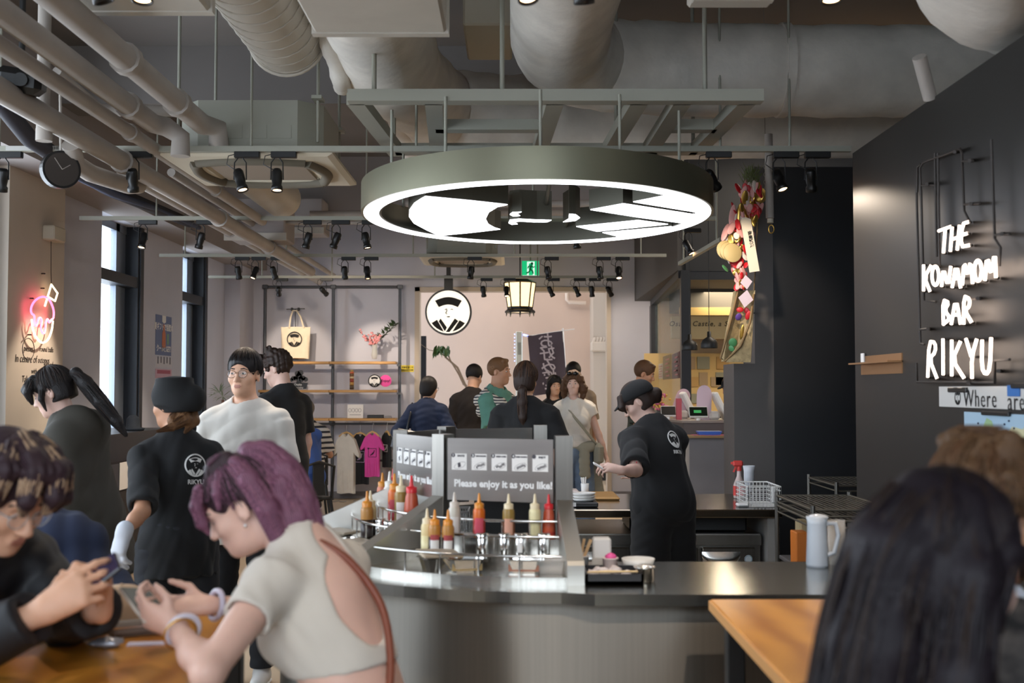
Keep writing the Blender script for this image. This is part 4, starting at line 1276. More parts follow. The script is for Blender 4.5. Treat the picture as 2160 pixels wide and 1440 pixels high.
def acrylic(label, x, y, z, w, h, col, lean):
    t = thing('acrylic_stand', label, 'menu stand', (x, y, z))
    m_ = Euler((-.15, lean, 0)).to_matrix()
    poly = [(-w / 2, 0), (w / 2, 0), (w / 2, h * .75)] + [(w / 2 * math.cos(a), h * .75 + h * .25 * math.sin(a)) for a in (.4, .8, 1.2, 1.57, 1.95, 2.35, 2.75)] + [(-w / 2, h * .75)]
    b = MB().prism(poly, (x, y, z), m_ @ Vector((1, 0, 0)), m_ @ Vector((0, 0, 1)), .004).build('menu_sheet', M('menu_' + col, col, .25), t)
    o = Vector((x, y, z)) + m_ @ Vector((0, -.002, 0))
    MB().prism([(-w * .3, h * .2), (w * .3, h * .2), (w * .33, h * .38), (-w * .2, h * .42)], o, m_ @ Vector((1, 0, 0)), m_ @ Vector((0, 0, 1)), .001).build('menu_picture', M('menu_pic', '8a7684', .6, col2='c7b7b0', nscale=40), b)
    MB().prism([(-w * .4, h * .55), (w * .4, h * .55), (w * .4, h * .66), (-w * .4, h * .66)], o, m_ @ Vector((1, 0, 0)), m_ @ Vector((0, 0, 1)), .001).build('menu_band', M('menu_band', 'c98a9a', .6), b)
    MB().bx(x - w / 2, x + w / 2, y, y + .06, z, z + .006).build('stand_foot', M_CLEARP, t)
acrylic('arched acrylic menu stand catching a bright reflection on the cash desk', at(1487, 10.6), 10.7, ze, .14, .33, 'c9b4c2', .06)
acrylic('arched acrylic menu stand leaning beside the red leaflets', at(1425, 11.2), 11.2, ze, .14, .31, 'c7a9b2', .35)
boxthing('leaflet_holder', 'red leaflets in a clear upright holder on the cash desk', 'leaflet holder', at(1430, 10.6), at(1441, 10.6), 10.7, 10.76, ze, ze + .2, M('leaflet_red', 'b9525e', .5), .003)
fl = thing('flower_arrangement', 'pink and yellow flower arrangement at the end of the cash desk', 'flowers', (at(1392, 11.3), 11.3, ze))
x, y = at(1392, 11.3), 11.3
MB().lathe([(0, 0), (.05, 0), (.06, .08), (.055, .08), (0, .07)], (x, y, ze), 16).build('flower_pot', M_GREYCOL, fl)
mb = MB(); mb2 = MB(); mb3 = MB()
for k in range(60):
    a, r_, h_ = rp.uniform(0, 6.28), rp.uniform(0, .1), rp.uniform(.08, .24)
    (mb if k % 3 else mb2).ell((x + r_ * math.cos(a), y + r_ * math.sin(a), ze + h_), (.014, .014, .012), 6, 4)
    if k % 4 == 0: mb3.tube([(x, y, ze + .06), (x + r_ * math.cos(a), y + r_ * math.sin(a), ze + h_)], .002, 4)
mb.build('pink_blossoms', M('blossom_pink', 'c96a92', .6), fl); mb2.build('yellow_blossoms', M('blossom_yellow', 'cfa545', .6), fl); mb3.build('stems', M('stem_green', '4f5e34', .7), fl)

# ================================================================== kitchen beyond the glass
M_SHADE = M('pendant_black', '131415', .5)
for px, py, Y, lb in ((1455, 738, 10.2, 'black dome pendant lamp over the cash desk, nearer the screen post'), (1496, 734, 9.6, 'slightly bigger black dome pendant lamp over the cash desk, nearer the charm basket')):
    p = W(px, py, Y)
    t = thing('dome_pendant', lb, 'pendant lamp', p)
    MB().lathe([(.07, 0), (.072, .005), (.07, .04), (.055, .07), (.025, .09), (.018, .095), (.016, .14), (.0, .142)], p, 24).build('dome_shade', M_SHADE, t)
    MB().lathe([(.062, .004), (.05, .05), (.02, .07), (0, .07)], p, 20).build('shade_lining', M_CREAM, t)
    MB().cyl(p + Vector((0, 0, .14)), (p.x, p.y, ZC), .003, n=6).build('pendant_cord', M_BLACK, t)
bd = thing('menu_board', 'warm lit kitchen wall board of framed food pictures behind the glass', 'menu board', (2.4, 15.2, 1.2))
p = W(1360, 888, 15.3); q = W(1570, 745, 15.3)
MB().bx(p.x, 3.3, 15.3, 15.35, p.z - .6, q.z).build('board_panel', M('board_tan', 'b49a68', .7), bd)
ri = 0
for py0, py1, cells in ((752, 778, ((1452, 1467), (1471, 1497), (1512, 1538))), (785, 812, ((1475, 1493), (1510, 1535))), (795, 815, ((1450, 1473), (1500, 1530))), (830, 850, ((1450, 1470), (1480, 1500)))):
    for a, b in cells:
        p0, p1 = W(a, py1, 15.28), W(b, py0, 15.28)
        MB().bx(p0.x, p1.x, 15.28, 15.3, p0.z, p1.z).build('food_picture', M('food_pic_%d' % (ri % 3), ('8d7a62', '77776a', 'a08050')[ri % 3], .7), bd)
        ri += 1
p0, p1 = W(1415, 715, 15.2), W(1560, 668, 15.2)
sg = MB().bx(p0.x, 3.0, 15.1, 15.2, p0.z, p1.z).build('kitchen_sign', M('kitchen_sign_cream', 'cdbf98', .6), None, label='cream sign board with slanted lettering above the kitchen pictures', cat='sign')
text_mb('Osaka Castle, a Specialty', .095, (W(1500, 683, 15.1).x, 15.098, W(1500, 683, 15.1).z), (1, 0, 0), (0, 0, 1), .002, shear=.25, bold=.001, spacing=1.15).build('sign_lettering', M('sign_dark_ink', '3e3a30', .8), sg)
hd = thing('kitchen_hood', 'dark steel kitchen hood above the sign board', 'range hood', (2.4, 14.5, 2.3))
p0, p1 = W(1442, 668, 14.5), W(1555, 655, 14.5)
MB().bx(p0.x - .1, 3.4, 14.2, 15.1, p1.z, 2.8).build('hood_body', M('hood_dark', '37332d', .5, .3), hd)
MB().bx(p0.x - .1, 3.4, 14.18, 14.2, p0.z, p1.z + .02).build('hood_lip', M('hood_brass', 'a98f5c', .3, .9), hd)
ps = thing('window_posters', 'row of small red and black menu posters taped inside the kitchen glass', 'poster', W(1400, 770, 13.))
for px0, px1, py0, py1, c1 in ((1391, 1401, 768, 798, 'c9c2b4'), (1401, 1418, 752, 799, '4a2f35'), (1419, 1437, 748, 797, '5a2a34')):
    Ya = 12.0 + (1440 - px0) / 60 * 4.1; Yb = 12.0 + (1440 - px1) / 60 * 4.1
    a = W(px0, py0, Ya); b = W(px1, py1, Yb)
    zt, zb_ = max(a.z, b.z), min(a.z, b.z)
    c = slab(MB(), (a.x - .014, Ya, 0), (b.x - .014, Yb, 0), zb_, zt, .003).build('small_poster', M('poster_' + c1, c1, .6), ps)
    mb = MB()
    for k in range(5):
        zz = zb_ + (zt - zb_) * (k + .7) / 6
        slab(mb, (a.x - .019, Ya + (Yb - Ya) * .12, 0), (b.x - .019, Ya + (Yb - Ya) * (.9 - .1 * (k % 2)), 0), zz, zz + (zt - zb_) * .06, .001)
    mb.build('poster_lines', M('poster_pink_ink', 'b9707a', .6), c)

# ================================================================== lucky charm basket hanging on the column
kb = thing('lucky_charm_basket', 'tall woven lucky charm basket with red and gold festival ornaments on a chain', 'festive ornament', W(1570, 560, 7.6))
KY = 7.62
def K(px, py, dy=0): return W(px, py, KY + dy)
M_STRAW = M('woven_straw', 'b09a70', .75, noise=.2, nscale=30, bump=.3, bscale=60)
mb = MB()
L_ = [(1536, 1536, 760), (1526, 1583, 765), (1532, 1585, 740), (1540, 1588, 690), (1550, 1590, 640), (1556, 1594, 612)]
rows = []
for xa, xb, py in ((1527, 1584, 762), (1530, 1586, 735), (1538, 1588, 690), (1548, 1590, 645), (1553, 1593, 612)):
    a, b = K(xa, py), K(xb, py)
    rows.append([a, a.lerp(b, .5) + Vector((0, .05, 0)), b, b + Vector((0, .10, 0)), a.lerp(b, .5) + Vector((0, .15, 0)), a + Vector((0, .10, 0))])
vs = [p for r in rows for p in r]
fs = [tuple(range(6))]
for j in range(4):
    for i in range(6):
        k = (i + 1) % 6
        fs.append((j * 6 + i, j * 6 + k, j * 6 + 6 + k, j * 6 + 6 + i))
fs.append(tuple(range(24, 30))[::-1])
mb.add(vs, fs)
mb.build('basket_body', M_STRAW, kb)
MB().prism([(0, 0), (.165, 0), (.175, .16), (.14, .20)], K(1530, 764, -.03), (1, 0, 0), (0, 0, 1), .02).build('front_flap', M_STRAW, kb)
MB().tube([K(1590, 620, -.04), K(1582, 680, -.05), K(1562, 730, -.06), K(1530, 762, -.04), K(1520, 755, -.04), K(1526, 735, -.03), K(1545, 660, -.04), K(1556, 615, -.03)], .008, 7).build('twisted_rope', M('rope_brown', '8a6f4a', .8), kb)
rk = random.Random(11)
RED, GOLD, PINK, WHT, GRN = M('orn_red', 'c8242c', .4), M('orn_gold', 'd9b25a', .28, .85), M('orn_pink', 'e2a6a0', .5), M('orn_white', 'e9dcd0', .6), M('orn_green', '4f8f5a', .5)
mb = MB()
for k in range(130):
    a = K(rk.uniform(1568, 1600), rk.uniform(362, 392), rk.uniform(-.04, .04))
    mb.tube([a, a + Vector((rk.uniform(-.04, .04), rk.uniform(-.03, .03), rk.uniform(.02, .07)))], .0016, 3)
mb.build('pine_sprig', M('pine_green', '5d6b34', .7), kb, kind=None)
def petal(px, py, r, h, mat, name, rot, dy=-.03):
    mb = MB().ell(K(px, py, dy), (r * 1.15, .007, h * 1.1), 12, 8, Euler((rk.uniform(-.5, .5), rot, rk.uniform(-.9, .9))).to_matrix())
    mb.build(name, mat, kb)
for px, py, r, h, mt, nm, ro in ((1557, 397, .02, .035, RED, 'red_fan', -.5), (1570, 410, .035, .03, PINK, 'paper_carp', .3), (1580, 425, .03, .05, WHT, 'paper_crane', .2), (1600, 413, .032, .04, GOLD, 'gold_coin', -.2),
                                 (1549, 440, .018, .05, RED, 'red_tag', .1), (1545, 455, .02, .07, PINK, 'pink_ribbon', .15), (1560, 450, .018, .06, GOLD, 'gold_reed', .1), (1575, 455, .02, .05, GOLD, 'gold_reed', -.2),
                                 (1592, 440, .028, .03, RED, 'red_blossom', 0), (1600, 445, .02, .03, RED, 'red_blossom', .4), (1582, 440, .018, .02, RED, 'red_blossom', .4), (1573, 470, .02, .06, PINK, 'pink_ribbon', -.3),
                                 (1530, 490, .02, .06, PINK, 'pink_ribbon', .2), (1552, 500, .03, .04, GOLD, 'gold_bell', 0), (1545, 510, .02, .03, WHT, 'paper_crane', .2), (1560, 495, .02, .035, WHT, 'paper_crane', .2),
                                 (1556, 552, .04, .045, RED, 'red_drum', .5), (1545, 548, .018, .04, RED, 'red_ribbon', .9), (1530, 566, .03, .018, GRN, 'green_sprig', .6),
                                 (1562, 590, .03, .05, PINK, 'pink_ribbon', .3), (1555, 605, .02, .03, RED, 'red_ribbon', .2), (1575, 655, .018, .02, RED, 'red_blossom', 0), (1561, 653, .022, .016, RED, 'red_blossom', 0),
                                 (1558, 668, .02, .024, M('orn_purple', '6a4a9a', .5), 'purple_bead', 0), (1578, 665, .016, .03, RED, 'red_ribbon', .4), (1546, 722, .025, .028, GRN, 'green_gourd', 0), (1543, 735, .02, .02, GRN, 'green_gourd', 0), (1565, 700, .012, .05, GOLD, 'gold_reed', .3)):
    petal(px, py, r, h, mt, nm, ro)
RNG = [(RED, 'red_ornament'), (PINK, 'pink_ornament'), (WHT, 'white_ornament'), (GOLD, 'gold_ornament'), (RED, 'red_ornament'), (PINK, 'pink_ornament')]
for k in range(130):
    py = rk.uniform(390, 600)
    lo_ = 1552 - max(0, py - 420) * .30 if py < 530 else 1519 + (py - 530) * .42
    hi_ = 1612 - max(0, py - 440) * .22
    mt, nm = RNG[rk.randrange(6)]
    petal(rk.uniform(lo_ + 8, hi_ - 6), py, rk.uniform(.009, .022), rk.uniform(.016, .045), mt, nm, rk.uniform(-.6, .6), rk.uniform(-.07, .02))
for k in range(8):
    c = K(1605 - .6 * k, 412 - .5 * k, -.02)
    MB().tube([c + Vector((.035 * math.cos(t), 0, .05 * math.sin(t))) * (1 - .1 * k) for t in [2 * math.pi * i / 16 for i in range(16)]], .0025, 5, True).build('gold_coil', GOLD, kb)
for k in range(3):
    c = K(1531 + 7 * k, 527 + 3 * k, -.04 - .02 * k)
    MB().lathe([(.0, -.004), (.062, -.004), (.066, 0), (.062, .004), (0, .004)], c, 24, (.2, -1, .1)).build('straw_disc', M('disc_straw', 'c7b07a', .55), kb)
st_ = MB().prism([(-.034, -.16), (.034, -.16), (.034, .19), (.0, .21), (-.034, .19)], K(1583, 523, -.09), Vector((1, 0, .16)).normalized(), Vector((-.16, 0, 1)).normalized(), .002).build('wish_strip', M('strip_cream', 'e6dac4', .7), kb)
text_mb('商\n売\n繁\n盛', .028, K(1584, 505, -.093), (1, 0, .16), (-.16, 0, 1), .001, bold=.001).build('strip_lettering', M_INK, st_)
for px, py, sz, ro in ((1573, 630, .05, .15), (1574, 595, .04, -.1)):
    m_ = Euler((0, ro, 0)).to_matrix()
    MB().prism([(-sz, 0), (0, -sz * 1.2), (sz, 0), (0, sz * 1.2)], K(px, py, -.08), m_ @ Vector((1, 0, 0)), m_ @ Vector((0, 0, 1)), .004).build('folded_paper', M('folded_lilac', 'd6c3cc', .7), kb)
ch = MB()
for k in range(9):
    p = K(1614, 408 - 8 * k, .02)
    ax = Vector((1, 0, 0)) if k % 2 else Vector((0, 1, 0))
    ch.tube([p + ax * (.008 * math.cos(t)) + Vector((0, 0, .016 * math.sin(t))) for t in [2 * math.pi * i / 10 for i in range(10)]], .002, 5, True)
ch.tube([K(1614, 340, .02), (K(1614, 340, .02).x, K(1614, 340, .02).y, ZC)], .003, 5)
ch.build('hanging_chain', M('chain_steel', 'a39c90', .4, .7), kb)
MB().tube([K(1614, 405, .02), K(1600, 430, .03), K(1590, 620, .04)], .004, 5).build('support_cord', M('rope_brown', '8a6f4a', .8), kb)
MB().cyl(K(1590, 660, .13), K(1590, 660, .50), .006, n=6).build('wall_hook', M_BLACK, kb)
hk = thing('ring_hook', 'small brass ring hook under the thin riser pipe', 'hook', K(1627, 480))
MB().cyl(K(1625, 452), K(1625, 470), .022, n=12).build('hook_socket', M_CREAM, hk)
MB().tube([K(1627, 483) + Vector((.018 * math.cos(t), 0, .028 * math.sin(t))) for t in [2 * math.pi * i / 14 for i in range(14)]], .004, 5, True).build('ring', GOLD, hk)

# ================================================================== merchandise shelving on the back wall
YS = 15.98
sh = thing('merchandise_rack', 'dark pipe framed wall shelving with three pale wood shelves and a clothes rail', 'shelving', (-2.53, YS, 0))
M_PIPED = M('shelf_pipe', '4d5055', .45, .4)
XP = [W(558, 800, YS).x, W(702, 800, YS).x, W(843, 800, YS).x]
ztop = W(702, 605, YS).z
zr = W(702, 893, YS).z
for i, x in enumerate(XP):
    MB().cyl((x, YS, 0 if i == 1 else (.55 if i == 2 else .0)), (x, YS, ztop), .022, n=10).build('upright_pipe', M_PIPED, sh)
    MB().rbox((x, YS, ztop), (.04, .03, .03), .008).build('corner_fitting', M_PIPED, sh)
    MB().rbox((x, YS, zr), (.035, .03, .03), .008).build('corner_fitting', M_PIPED, sh)
MB().cyl((XP[0], YS, ztop), (XP[2], YS, ztop), .02, n=10).build('top_pipe', M_PIPED, sh)
MB().cyl((XP[0], YS - .12, zr), (XP[2], YS - .12, zr), .016, n=10).build('clothes_rail', M_PIPED, sh)
MB().cyl((XP[1] + .5, YS, .55), (XP[2], YS, .55), .016, n=10).build('low_pipe', M_PIPED, sh)
ZS = [W(700, py, YS).z for py in (763, 822, 881)]
for z in ZS:
    for a, b in ((XP[0] - .03, XP[1] - .012), (XP[1] - .008, XP[2] - .03)):
        MB().bbox(a, b, YS - .27, YS + .02, z - .035, z, .005).build('wood_shelf', M_WOOD, sh)
    for x in XP:
        MB().bx(x - .02, x + .02, YS - .2, YS, z - .065, z - .035).build('shelf_bracket', M_PIPED, sh)

# tote bag on a clip stand
yb = YS - .13
def S(px, py, dy=0): return W(px, py, yb + dy)
tb_ = thing('tote_bag', 'cream canvas tote bag with black face emblem on the top shelf', 'bag', S(624, 757))
M_CANVAS = M('canvas_cream', 'e6d6bb', .85, noise=.04, nscale=15)
c0, c1 = S(592, 756), S(655, 690)
mb = MB()
N = 10
rows = []
for j in range(N + 1):
    v = j / N
    z = c0.z + (c1.z - c0.z) * v
    w = .5 * (c1.x - c0.x) * (.92 + .08 * v)
    d = .055 * (1 - v ** 2 * .85)
    row = []
    for i in range(24):
        t = 2 * math.pi * i / 24
        ct_, st2 = math.cos(t), math.sin(t)
        ex = (abs(ct_) ** .35) * (1 if ct_ > 0 else -1)
        row.append((( c0.x + c1.x) / 2 + ex * w, yb + st2 * d + .006 * math.sin(5 * t + 6 * v), z + .006 * math.sin(3 * t)))
    rows.append(row)
vs = [p for r in rows for p in r]
mb.add(vs, [(j * 24 + i, j * 24 + (i + 1) % 24, (j + 1) * 24 + (i + 1) % 24, (j + 1) * 24 + i) for j in range(N) for i in range(24)], True)
mb.add(rows[0], [tuple(range(24))[::-1]])
mb.build('bag_body', M_CANVAS, tb_)
for dy in (-.03, .03):
    MB().tube([S(610, 692, dy), S(613, 668, dy), S(618, 655, 0), S(626, 655, 0), S(634, 668, dy), S(641, 692, dy)], .012, 6).build('bag_handle', M_CANVAS, tb_)
emblem(tb_, S(621, 715, -.062), (1, 0, 0), (0, 0, 1), .105, t=.002, name='printed_emblem')
hs_ = thing('display_stand', 'thin black clip stand holding the tote bag', 'stand', S(624, 757, .06))
MB().cyl(S(623, 757, .07), S(623, 651, .07), .006, n=8).cyl(S(604, 652, .07), S(643, 651, .07), .006, n=8).cyl(S(623, 758, .07), S(623, 757, .07), .05, n=12).build('stand_rod', M_BLACK, hs_)
for px in (616, 630):
    MB().rbox(S(px, 652, .065), (.014, .02, .022), .004).build('clip', M_BLACK, hs_)

# vase of blossom and leaves
vz = thing('flower_vase', 'glass vase of pink blossom sprigs and dark leaves on the top shelf', 'vase', S(790, 757))
p = S(790, 757)
MB().lathe([(0, 0), (.035, 0), (.045, .06), (.035, .16), (.04, .2), (.037, .2), (.032, .16), (.041, .06), (0, .006)], p, 18).build('vase_glass', M('vase_glass', 'cfcfc8', .08, alpha=.4), vz)
rv = random.Random(5)
mbs, mbf = MB(), MB()
for tx, ty in ((757, 698), (770, 712), (778, 708), (786, 700), (792, 705), (798, 712), (803, 705), (780, 722)):
    e = S(tx, ty, rv.uniform(-.06, .06))
    mbs.tube([p + Vector((0, 0, .05)), p + Vector((0, 0, .2)), e], .004, 4)
    b0 = p + Vector((0, 0, .2))
    for k in range(10):
        q = b0.lerp(e, .25 + .75 * k / 9) + Vector((rv.uniform(-.02, .02), rv.uniform(-.02, .02), rv.uniform(-.02, .02)))
        s_ = rv.uniform(.012, .02)
        mbf.ell(q, (s_, s_, s_ * .8), 6, 4)
mbs.build('stems', M('twig_brown', '6a4a3c', .7), vz)
mbf.build('pink_blossoms', M('blossom_coral', 'd88f90', .6), vz)
def leaf(mb, base, d, L, w, up=Vector((0, 0, 1))):
    d = d.normalized()
    s_ = d.cross(up)
    if s_.length < .1: s_ = Vector((1, 0, 0))
    s_.normalize()
    n_ = s_.cross(d)
    pts = [base, base + d * L * .3 + s_ * w, base + d * L * .65 + s_ * w * .8, base + d * L - n_ * L * .1, base + d * L * .65 - s_ * w * .8, base + d * L * .3 - s_ * w, base + d * L * .5 + n_ * w * .25]
    mb.add(pts, [(0, 1, 6), (1, 2, 6), (2, 3, 6), (3, 4, 6), (4, 5, 6), (5, 0, 6)])
mb = MB()
tip = S(833, 684, -.03)
b0 = p + Vector((0, 0, .2))
MB().tube([b0, S(803, 715), S(820, 698), tip], .005, 4).build('leaf_stem', M('stem_green', '4f5e34', .7), vz)
for k in range(15):
    q = S(801, 714).lerp(tip, k / 14)
    for sg in (-1, 1):
        leaf(mb, q, Vector((.5 * sg + .25, rv.uniform(-.7, .2), .35 - .5 * sg * .3 + rv.uniform(-.2, .2))), .1, .026)
mb.build('dark_leaves', M('leaf_dark', '37492c', .5), vz)

# cut-out bonsai sign
bs = thing('bonsai_sign', 'black cut-out bonsai shaped sign on the middle shelf', 'ornament', S(630, 821))
B = lambda px, py: (S(px, py).x, S(px, py).z)
mb = MB()
mb.prism([B(612, 820), (B(646, 820)), B(650, 807), B(608, 807)], (0, yb, 0), (1, 0, 0), (0, 0, 1), .015)
mb.prism([B(625, 808), B(637, 808), B(633, 800), B(640, 792), B(636, 791), B(629, 797), B(622, 793), B(620, 795), B(627, 801)], (0, yb, 0), (1, 0, 0), (0, 0, 1), .015)
for px, py, r in ((628, 788, 6), (634, 786, 6), (631, 792, 6), (619, 798, 5), (624, 797, 5), (615, 801, 4), (640, 797, 5), (645, 800, 5), (636, 800, 5)):
    c = S(px, py)
    rr = r * yb / 2400
    mb.cyl((c.x, yb, c.z), (c.x, yb - .015, c.z), rr, n=14, smooth=False)
mb.build('cutout_tree', M_BLACKP, bs)
text_mb('Osaka\nSpecialty', .042, (S(629, 814).x, yb - .017, S(629, 814).z), (1, 0, 0), (0, 0, 1), .002).build('sign_lettering', M_WHITEINK, bs)
p = S(742, 821)
t = thing('sauce_jar_tower', 'slim brown and red striped tower bottle on the middle shelf', 'bottle', p)
for k, (c1, h0, h1) in enumerate((('4f3d2a', 0, .06), ('b38a4a', .06, .1), ('8a3a2a', .1, .15), ('c7b08a', .15, .18), ('6a4a2e', .18, .22), ('a8563a', .22, .245))):
    MB().lathe([(0, h0), (.03, h0), (.03, h1), (0, h1)], p, 18).build('coloured_band', M('band_' + c1, c1, .4), t)
MB().lathe([(0, .245), (.024, .245), (.024, .272), (0, .272)], p, 18).build('cap', M('band_cap', '8f7a4a', .4), t)
t = thing('round_badge', 'black rimmed white round face emblem sign on the middle shelf', 'sign', S(790, 821))
c = S(790, 803, -.02)
MB().cyl(c, c + Vector((0, .02, 0)), 13.6 * yb / 2400, n=40, smooth=False).build('badge_disc', M_BLACKP, t)
emblem(t, c, (1, 0, 0), (0, 0, 1), .085, white=M_PAPER, t=.002, name='badge_emblem')
t = thing('pink_badge', 'hot pink round sign reading Enjoy beside the emblem badge', 'sign', S(813, 821))
c = S(813, 803, .02)
MB().cyl(c, c + Vector((0, .02, 0)), 12.6 * yb / 2400, n=40, smooth=False).build('badge_disc', M('hot_pink', 'e8409a', .5), t)
text_mb('Enjoy!', .05, c - Vector((-.005, .001, 0)), (1, 0, 0), (0, 0, 1), .001, bold=.001).build('badge_lettering', M_INK, t)
p, q = S(733, 877), S(766, 853)
t = MB().bx(p.x, q.x, yb, yb + .01, ZS[2], q.z).build('printed_card', M_PAPER, None, label='white card with grey drawing leaning on the lowest shelf', cat='card')
mb = MB()
for k in range(4):
    a = S(738 + 7 * k, 865)
    mb.tube([Vector((a.x + .02 * math.cos(u), yb - .001, a.z + .025 * math.sin(u))) for u in [2 * math.pi * i / 12 for i in range(12)]], .0025, 4, True)
mb.bx(p.x + .03, q.x - .03, yb - .002, yb, p.z + .012, p.z + .02)
mb.build('card_drawing', M('card_grey', '9a989a', .8), t)
boxthing('black_case', 'flat black case on the lowest shelf', 'box', S(780, 0).x, S(813, 0).x, yb - .05, yb + .08, ZS[2], ZS[2] + .045, M_BLACKP, .004)
boxthing('grey_case', 'small flat grey box at the shelf end beside the black case', 'box', S(816, 0).x, S(829, 0).x, yb - .05, yb + .06, ZS[2], ZS[2] + .03, M('box_grey', '8e8c90', .6), .003)
boxthing('pink_box', 'small pink box on the lowest shelf behind the striped shirt', 'box', S(648, 0).x, S(662, 0).x, yb - .04, yb + .05, ZS[2], ZS[2] + .06, M('box_pink', 'e07aa6', .6), .003)
# yellow notice on wall
p, q = W(846, 784, YB - .004), W(873, 770, YB - .004)
t = MB().bx(p.x, q.x, YB - .008, YB, p.z, q.z).build('yellow_notice', M('notice_yellow', 'e6cf3c', .6), None, label='small yellow notice with black lettering beside the shelving', cat='notice')
text_mb('録画中 警備中', .026, ((p.x + q.x) / 2, YB - .009, p.z * .35 + q.z * .65), (1, 0, 0), (0, 0, 1), .001, bold=.0006).build('notice_lettering', M_INK, t)
text_mb('防犯カメラ作動', .024, ((p.x + q.x) / 2, YB - .009, p.z * .75 + q.z * .25), (1, 0, 0), (0, 0, 1), .001, bold=.0006).build('notice_lettering', M_INK, t)

# T-shirts on hangers
def tee(label, px0, px1, py0, py1, yaw, mat, hang, dy, group=None, printed=None, thick=.05):
    Y = YS - .12 + dy
    a, b = W(px0, py1, Y), W(px1, py0, Y)
    cx_, w = (a.x + b.x) / 2, (b.x - a.x) / 2 / math.cos(yaw)
    h = b.z - a.z
    t = thing('t_shirt', label, 't-shirt', (cx_, Y, a.z), yaw, group)
    sl = .30
    out = [(-.20, 1), (-.30, .97), (-.62, .90), (-1.0, .66), (-.98, .60), (-.66, .66), (-.60, .7), (-.60, 0), (-.3, -.012), (0, 0), (.3, .01), (.60, 0), (.60, .7), (.66, .66), (.98, .60), (1.0, .66), (.62, .90), (.30, .97), (.20, 1), (.1, .955), (0, .94), (-.1, .955)]
    # puffed two sided garment: outline prism with a bulged middle
    N = len(out)
    front = MB().prism([(x * w, y * h) for x, y in out], (0, thick / 2, 0), (1, 0, 0), (0, 0, 1), thick)
    front.build('garment', mat, t, world=False)
    # hanging folds as soft ridges
    mb = MB()
    for k in range(4):
        x = w * (-.42 + .28 * k)
        mb.tube([(x, -thick / 2 + .004, h * .02), (x + .01 * (-1) ** k, -thick / 2 + .004, h * .3), (x + .02 * (-1) ** k, -thick / 2 + .006, h * .55)], [.014, .012, .002], 6)
    mb.build('fabric_folds', mat, t, world=False)
    if printed:
        z0 = h * .55
        f = Vector((w * .05, -thick / 2 - .002, z0))
        mb = MB()
        s_ = w * .34
        for A, Bq in (((-s_, -s_), (s_, -s_)), ((s_, -s_), (s_, s_)), ((s_, s_), (-s_, s_)), ((-s_, s_), (-s_, -s_))):
            mb.tube([f + Vector((A[0], 0, A[1])), f + Vector((Bq[0], 0, Bq[1]))], .0035, 4)
        mb.tube([f + Vector((-s_ * .5, 0, -s_ * .6)), f + Vector((s_ * .3, 0, -s_ * .1)), f + Vector((s_ * .5, 0, s_ * .6))], .006, 4)
        for k in range(4):
            mb.box(f + Vector((-s_ * .1 + .12 * s_ * k, 0, -s_ * .4 + .14 * s_ * k)), (s_ * .16, .002, s_ * .12))
        mb.cyl(f + Vector((-s_, 0, s_)), f + Vector((-s_, -.002, s_)), s_ * .22, n=16, smooth=False)
        mb.build('shirt_print', printed, t, world=False)
    hp = thing('clothes_hanger', hang, 'hanger', (cx_, Y, b.z), yaw)
    mb = MB().tube([(-w * .55, 0, -.045), (-w * .3, 0, -.005), (0, 0, .018), (w * .3, 0, -.005), (w * .55, 0, -.045)], [.012, .014, .015, .014, .012], 8)
    mb.build('hanger_arms', M('hanger_wood', 'c9a36c', .5), hp, world=False)
    zz = zr - b.z
    MB().tube([(0, 0, .02), (0, 0, zz - .02), (.02, 0, zz + .016), (0, 0, zz + .03), (-.02, 0, zz + .012)], .003, 6).build('hanger_hook', M_CHROME, hp, world=False)
    return t
M_TW, M_TB, M_TP = M('tee_white', 'd2ccc2', .9, noise=.05, nscale=9), M('tee_black', '17181a', .9), M('tee_pink', 'd0469a', .85, noise=.06, nscale=9)
tee('long white t-shirt at the window end of the rail', 699, 762, 914, 1040, -.5, M_TW, 'wooden hanger holding the white t-shirt', .09)
tee('black t-shirt with small pink print hanging behind the pink one', 729, 790, 915, 1021, -.45, M_TB, 'wooden hanger holding the printed black t-shirt', .05, printed=M('print_lilac', 'c9b2d6', .8))
tee('hot pink t-shirt with black square print on the rail', 760, 811, 913, 1005, -.25, M_TP, 'wooden hanger holding the pink t-shirt', -.09, printed=M('print_ink', '2b1a30', .8))
tee('narrow black t-shirt with white lettering at the lobby end of the rail', 803, 829, 912, 985, -.9, M('tee_black2', '1d2022', .9), 'wooden hanger holding the narrow black t-shirt', -.02, printed=M_WHITEINK)
p, q = W(820, 1010, YB - .02), W(851, 985, YB - .02)
MB().bx(p.x, q.x, YB - .02, YB, p.z, q.z).build('wall_notice', M('grey_notice', 'b9b6b4', .7, noise=.1, nscale=20), None, label='pale grey notice low on the wall under the rail', cat='notice')
mb = MB()
for k in range(4):
    x = -2.9 + .35 * k
    mb.tube([(x + .02 * math.cos(u) + .25 * u / 12, 15.7 + .08 * math.sin(u), .012) for u in [i * .5 for i in range(26)]], .006, 4)
mb.build('floor_cables', M('cable_grey', '8b8782', .7), None, label='tangled pale cables on the floor under the shirts', cat='cable')

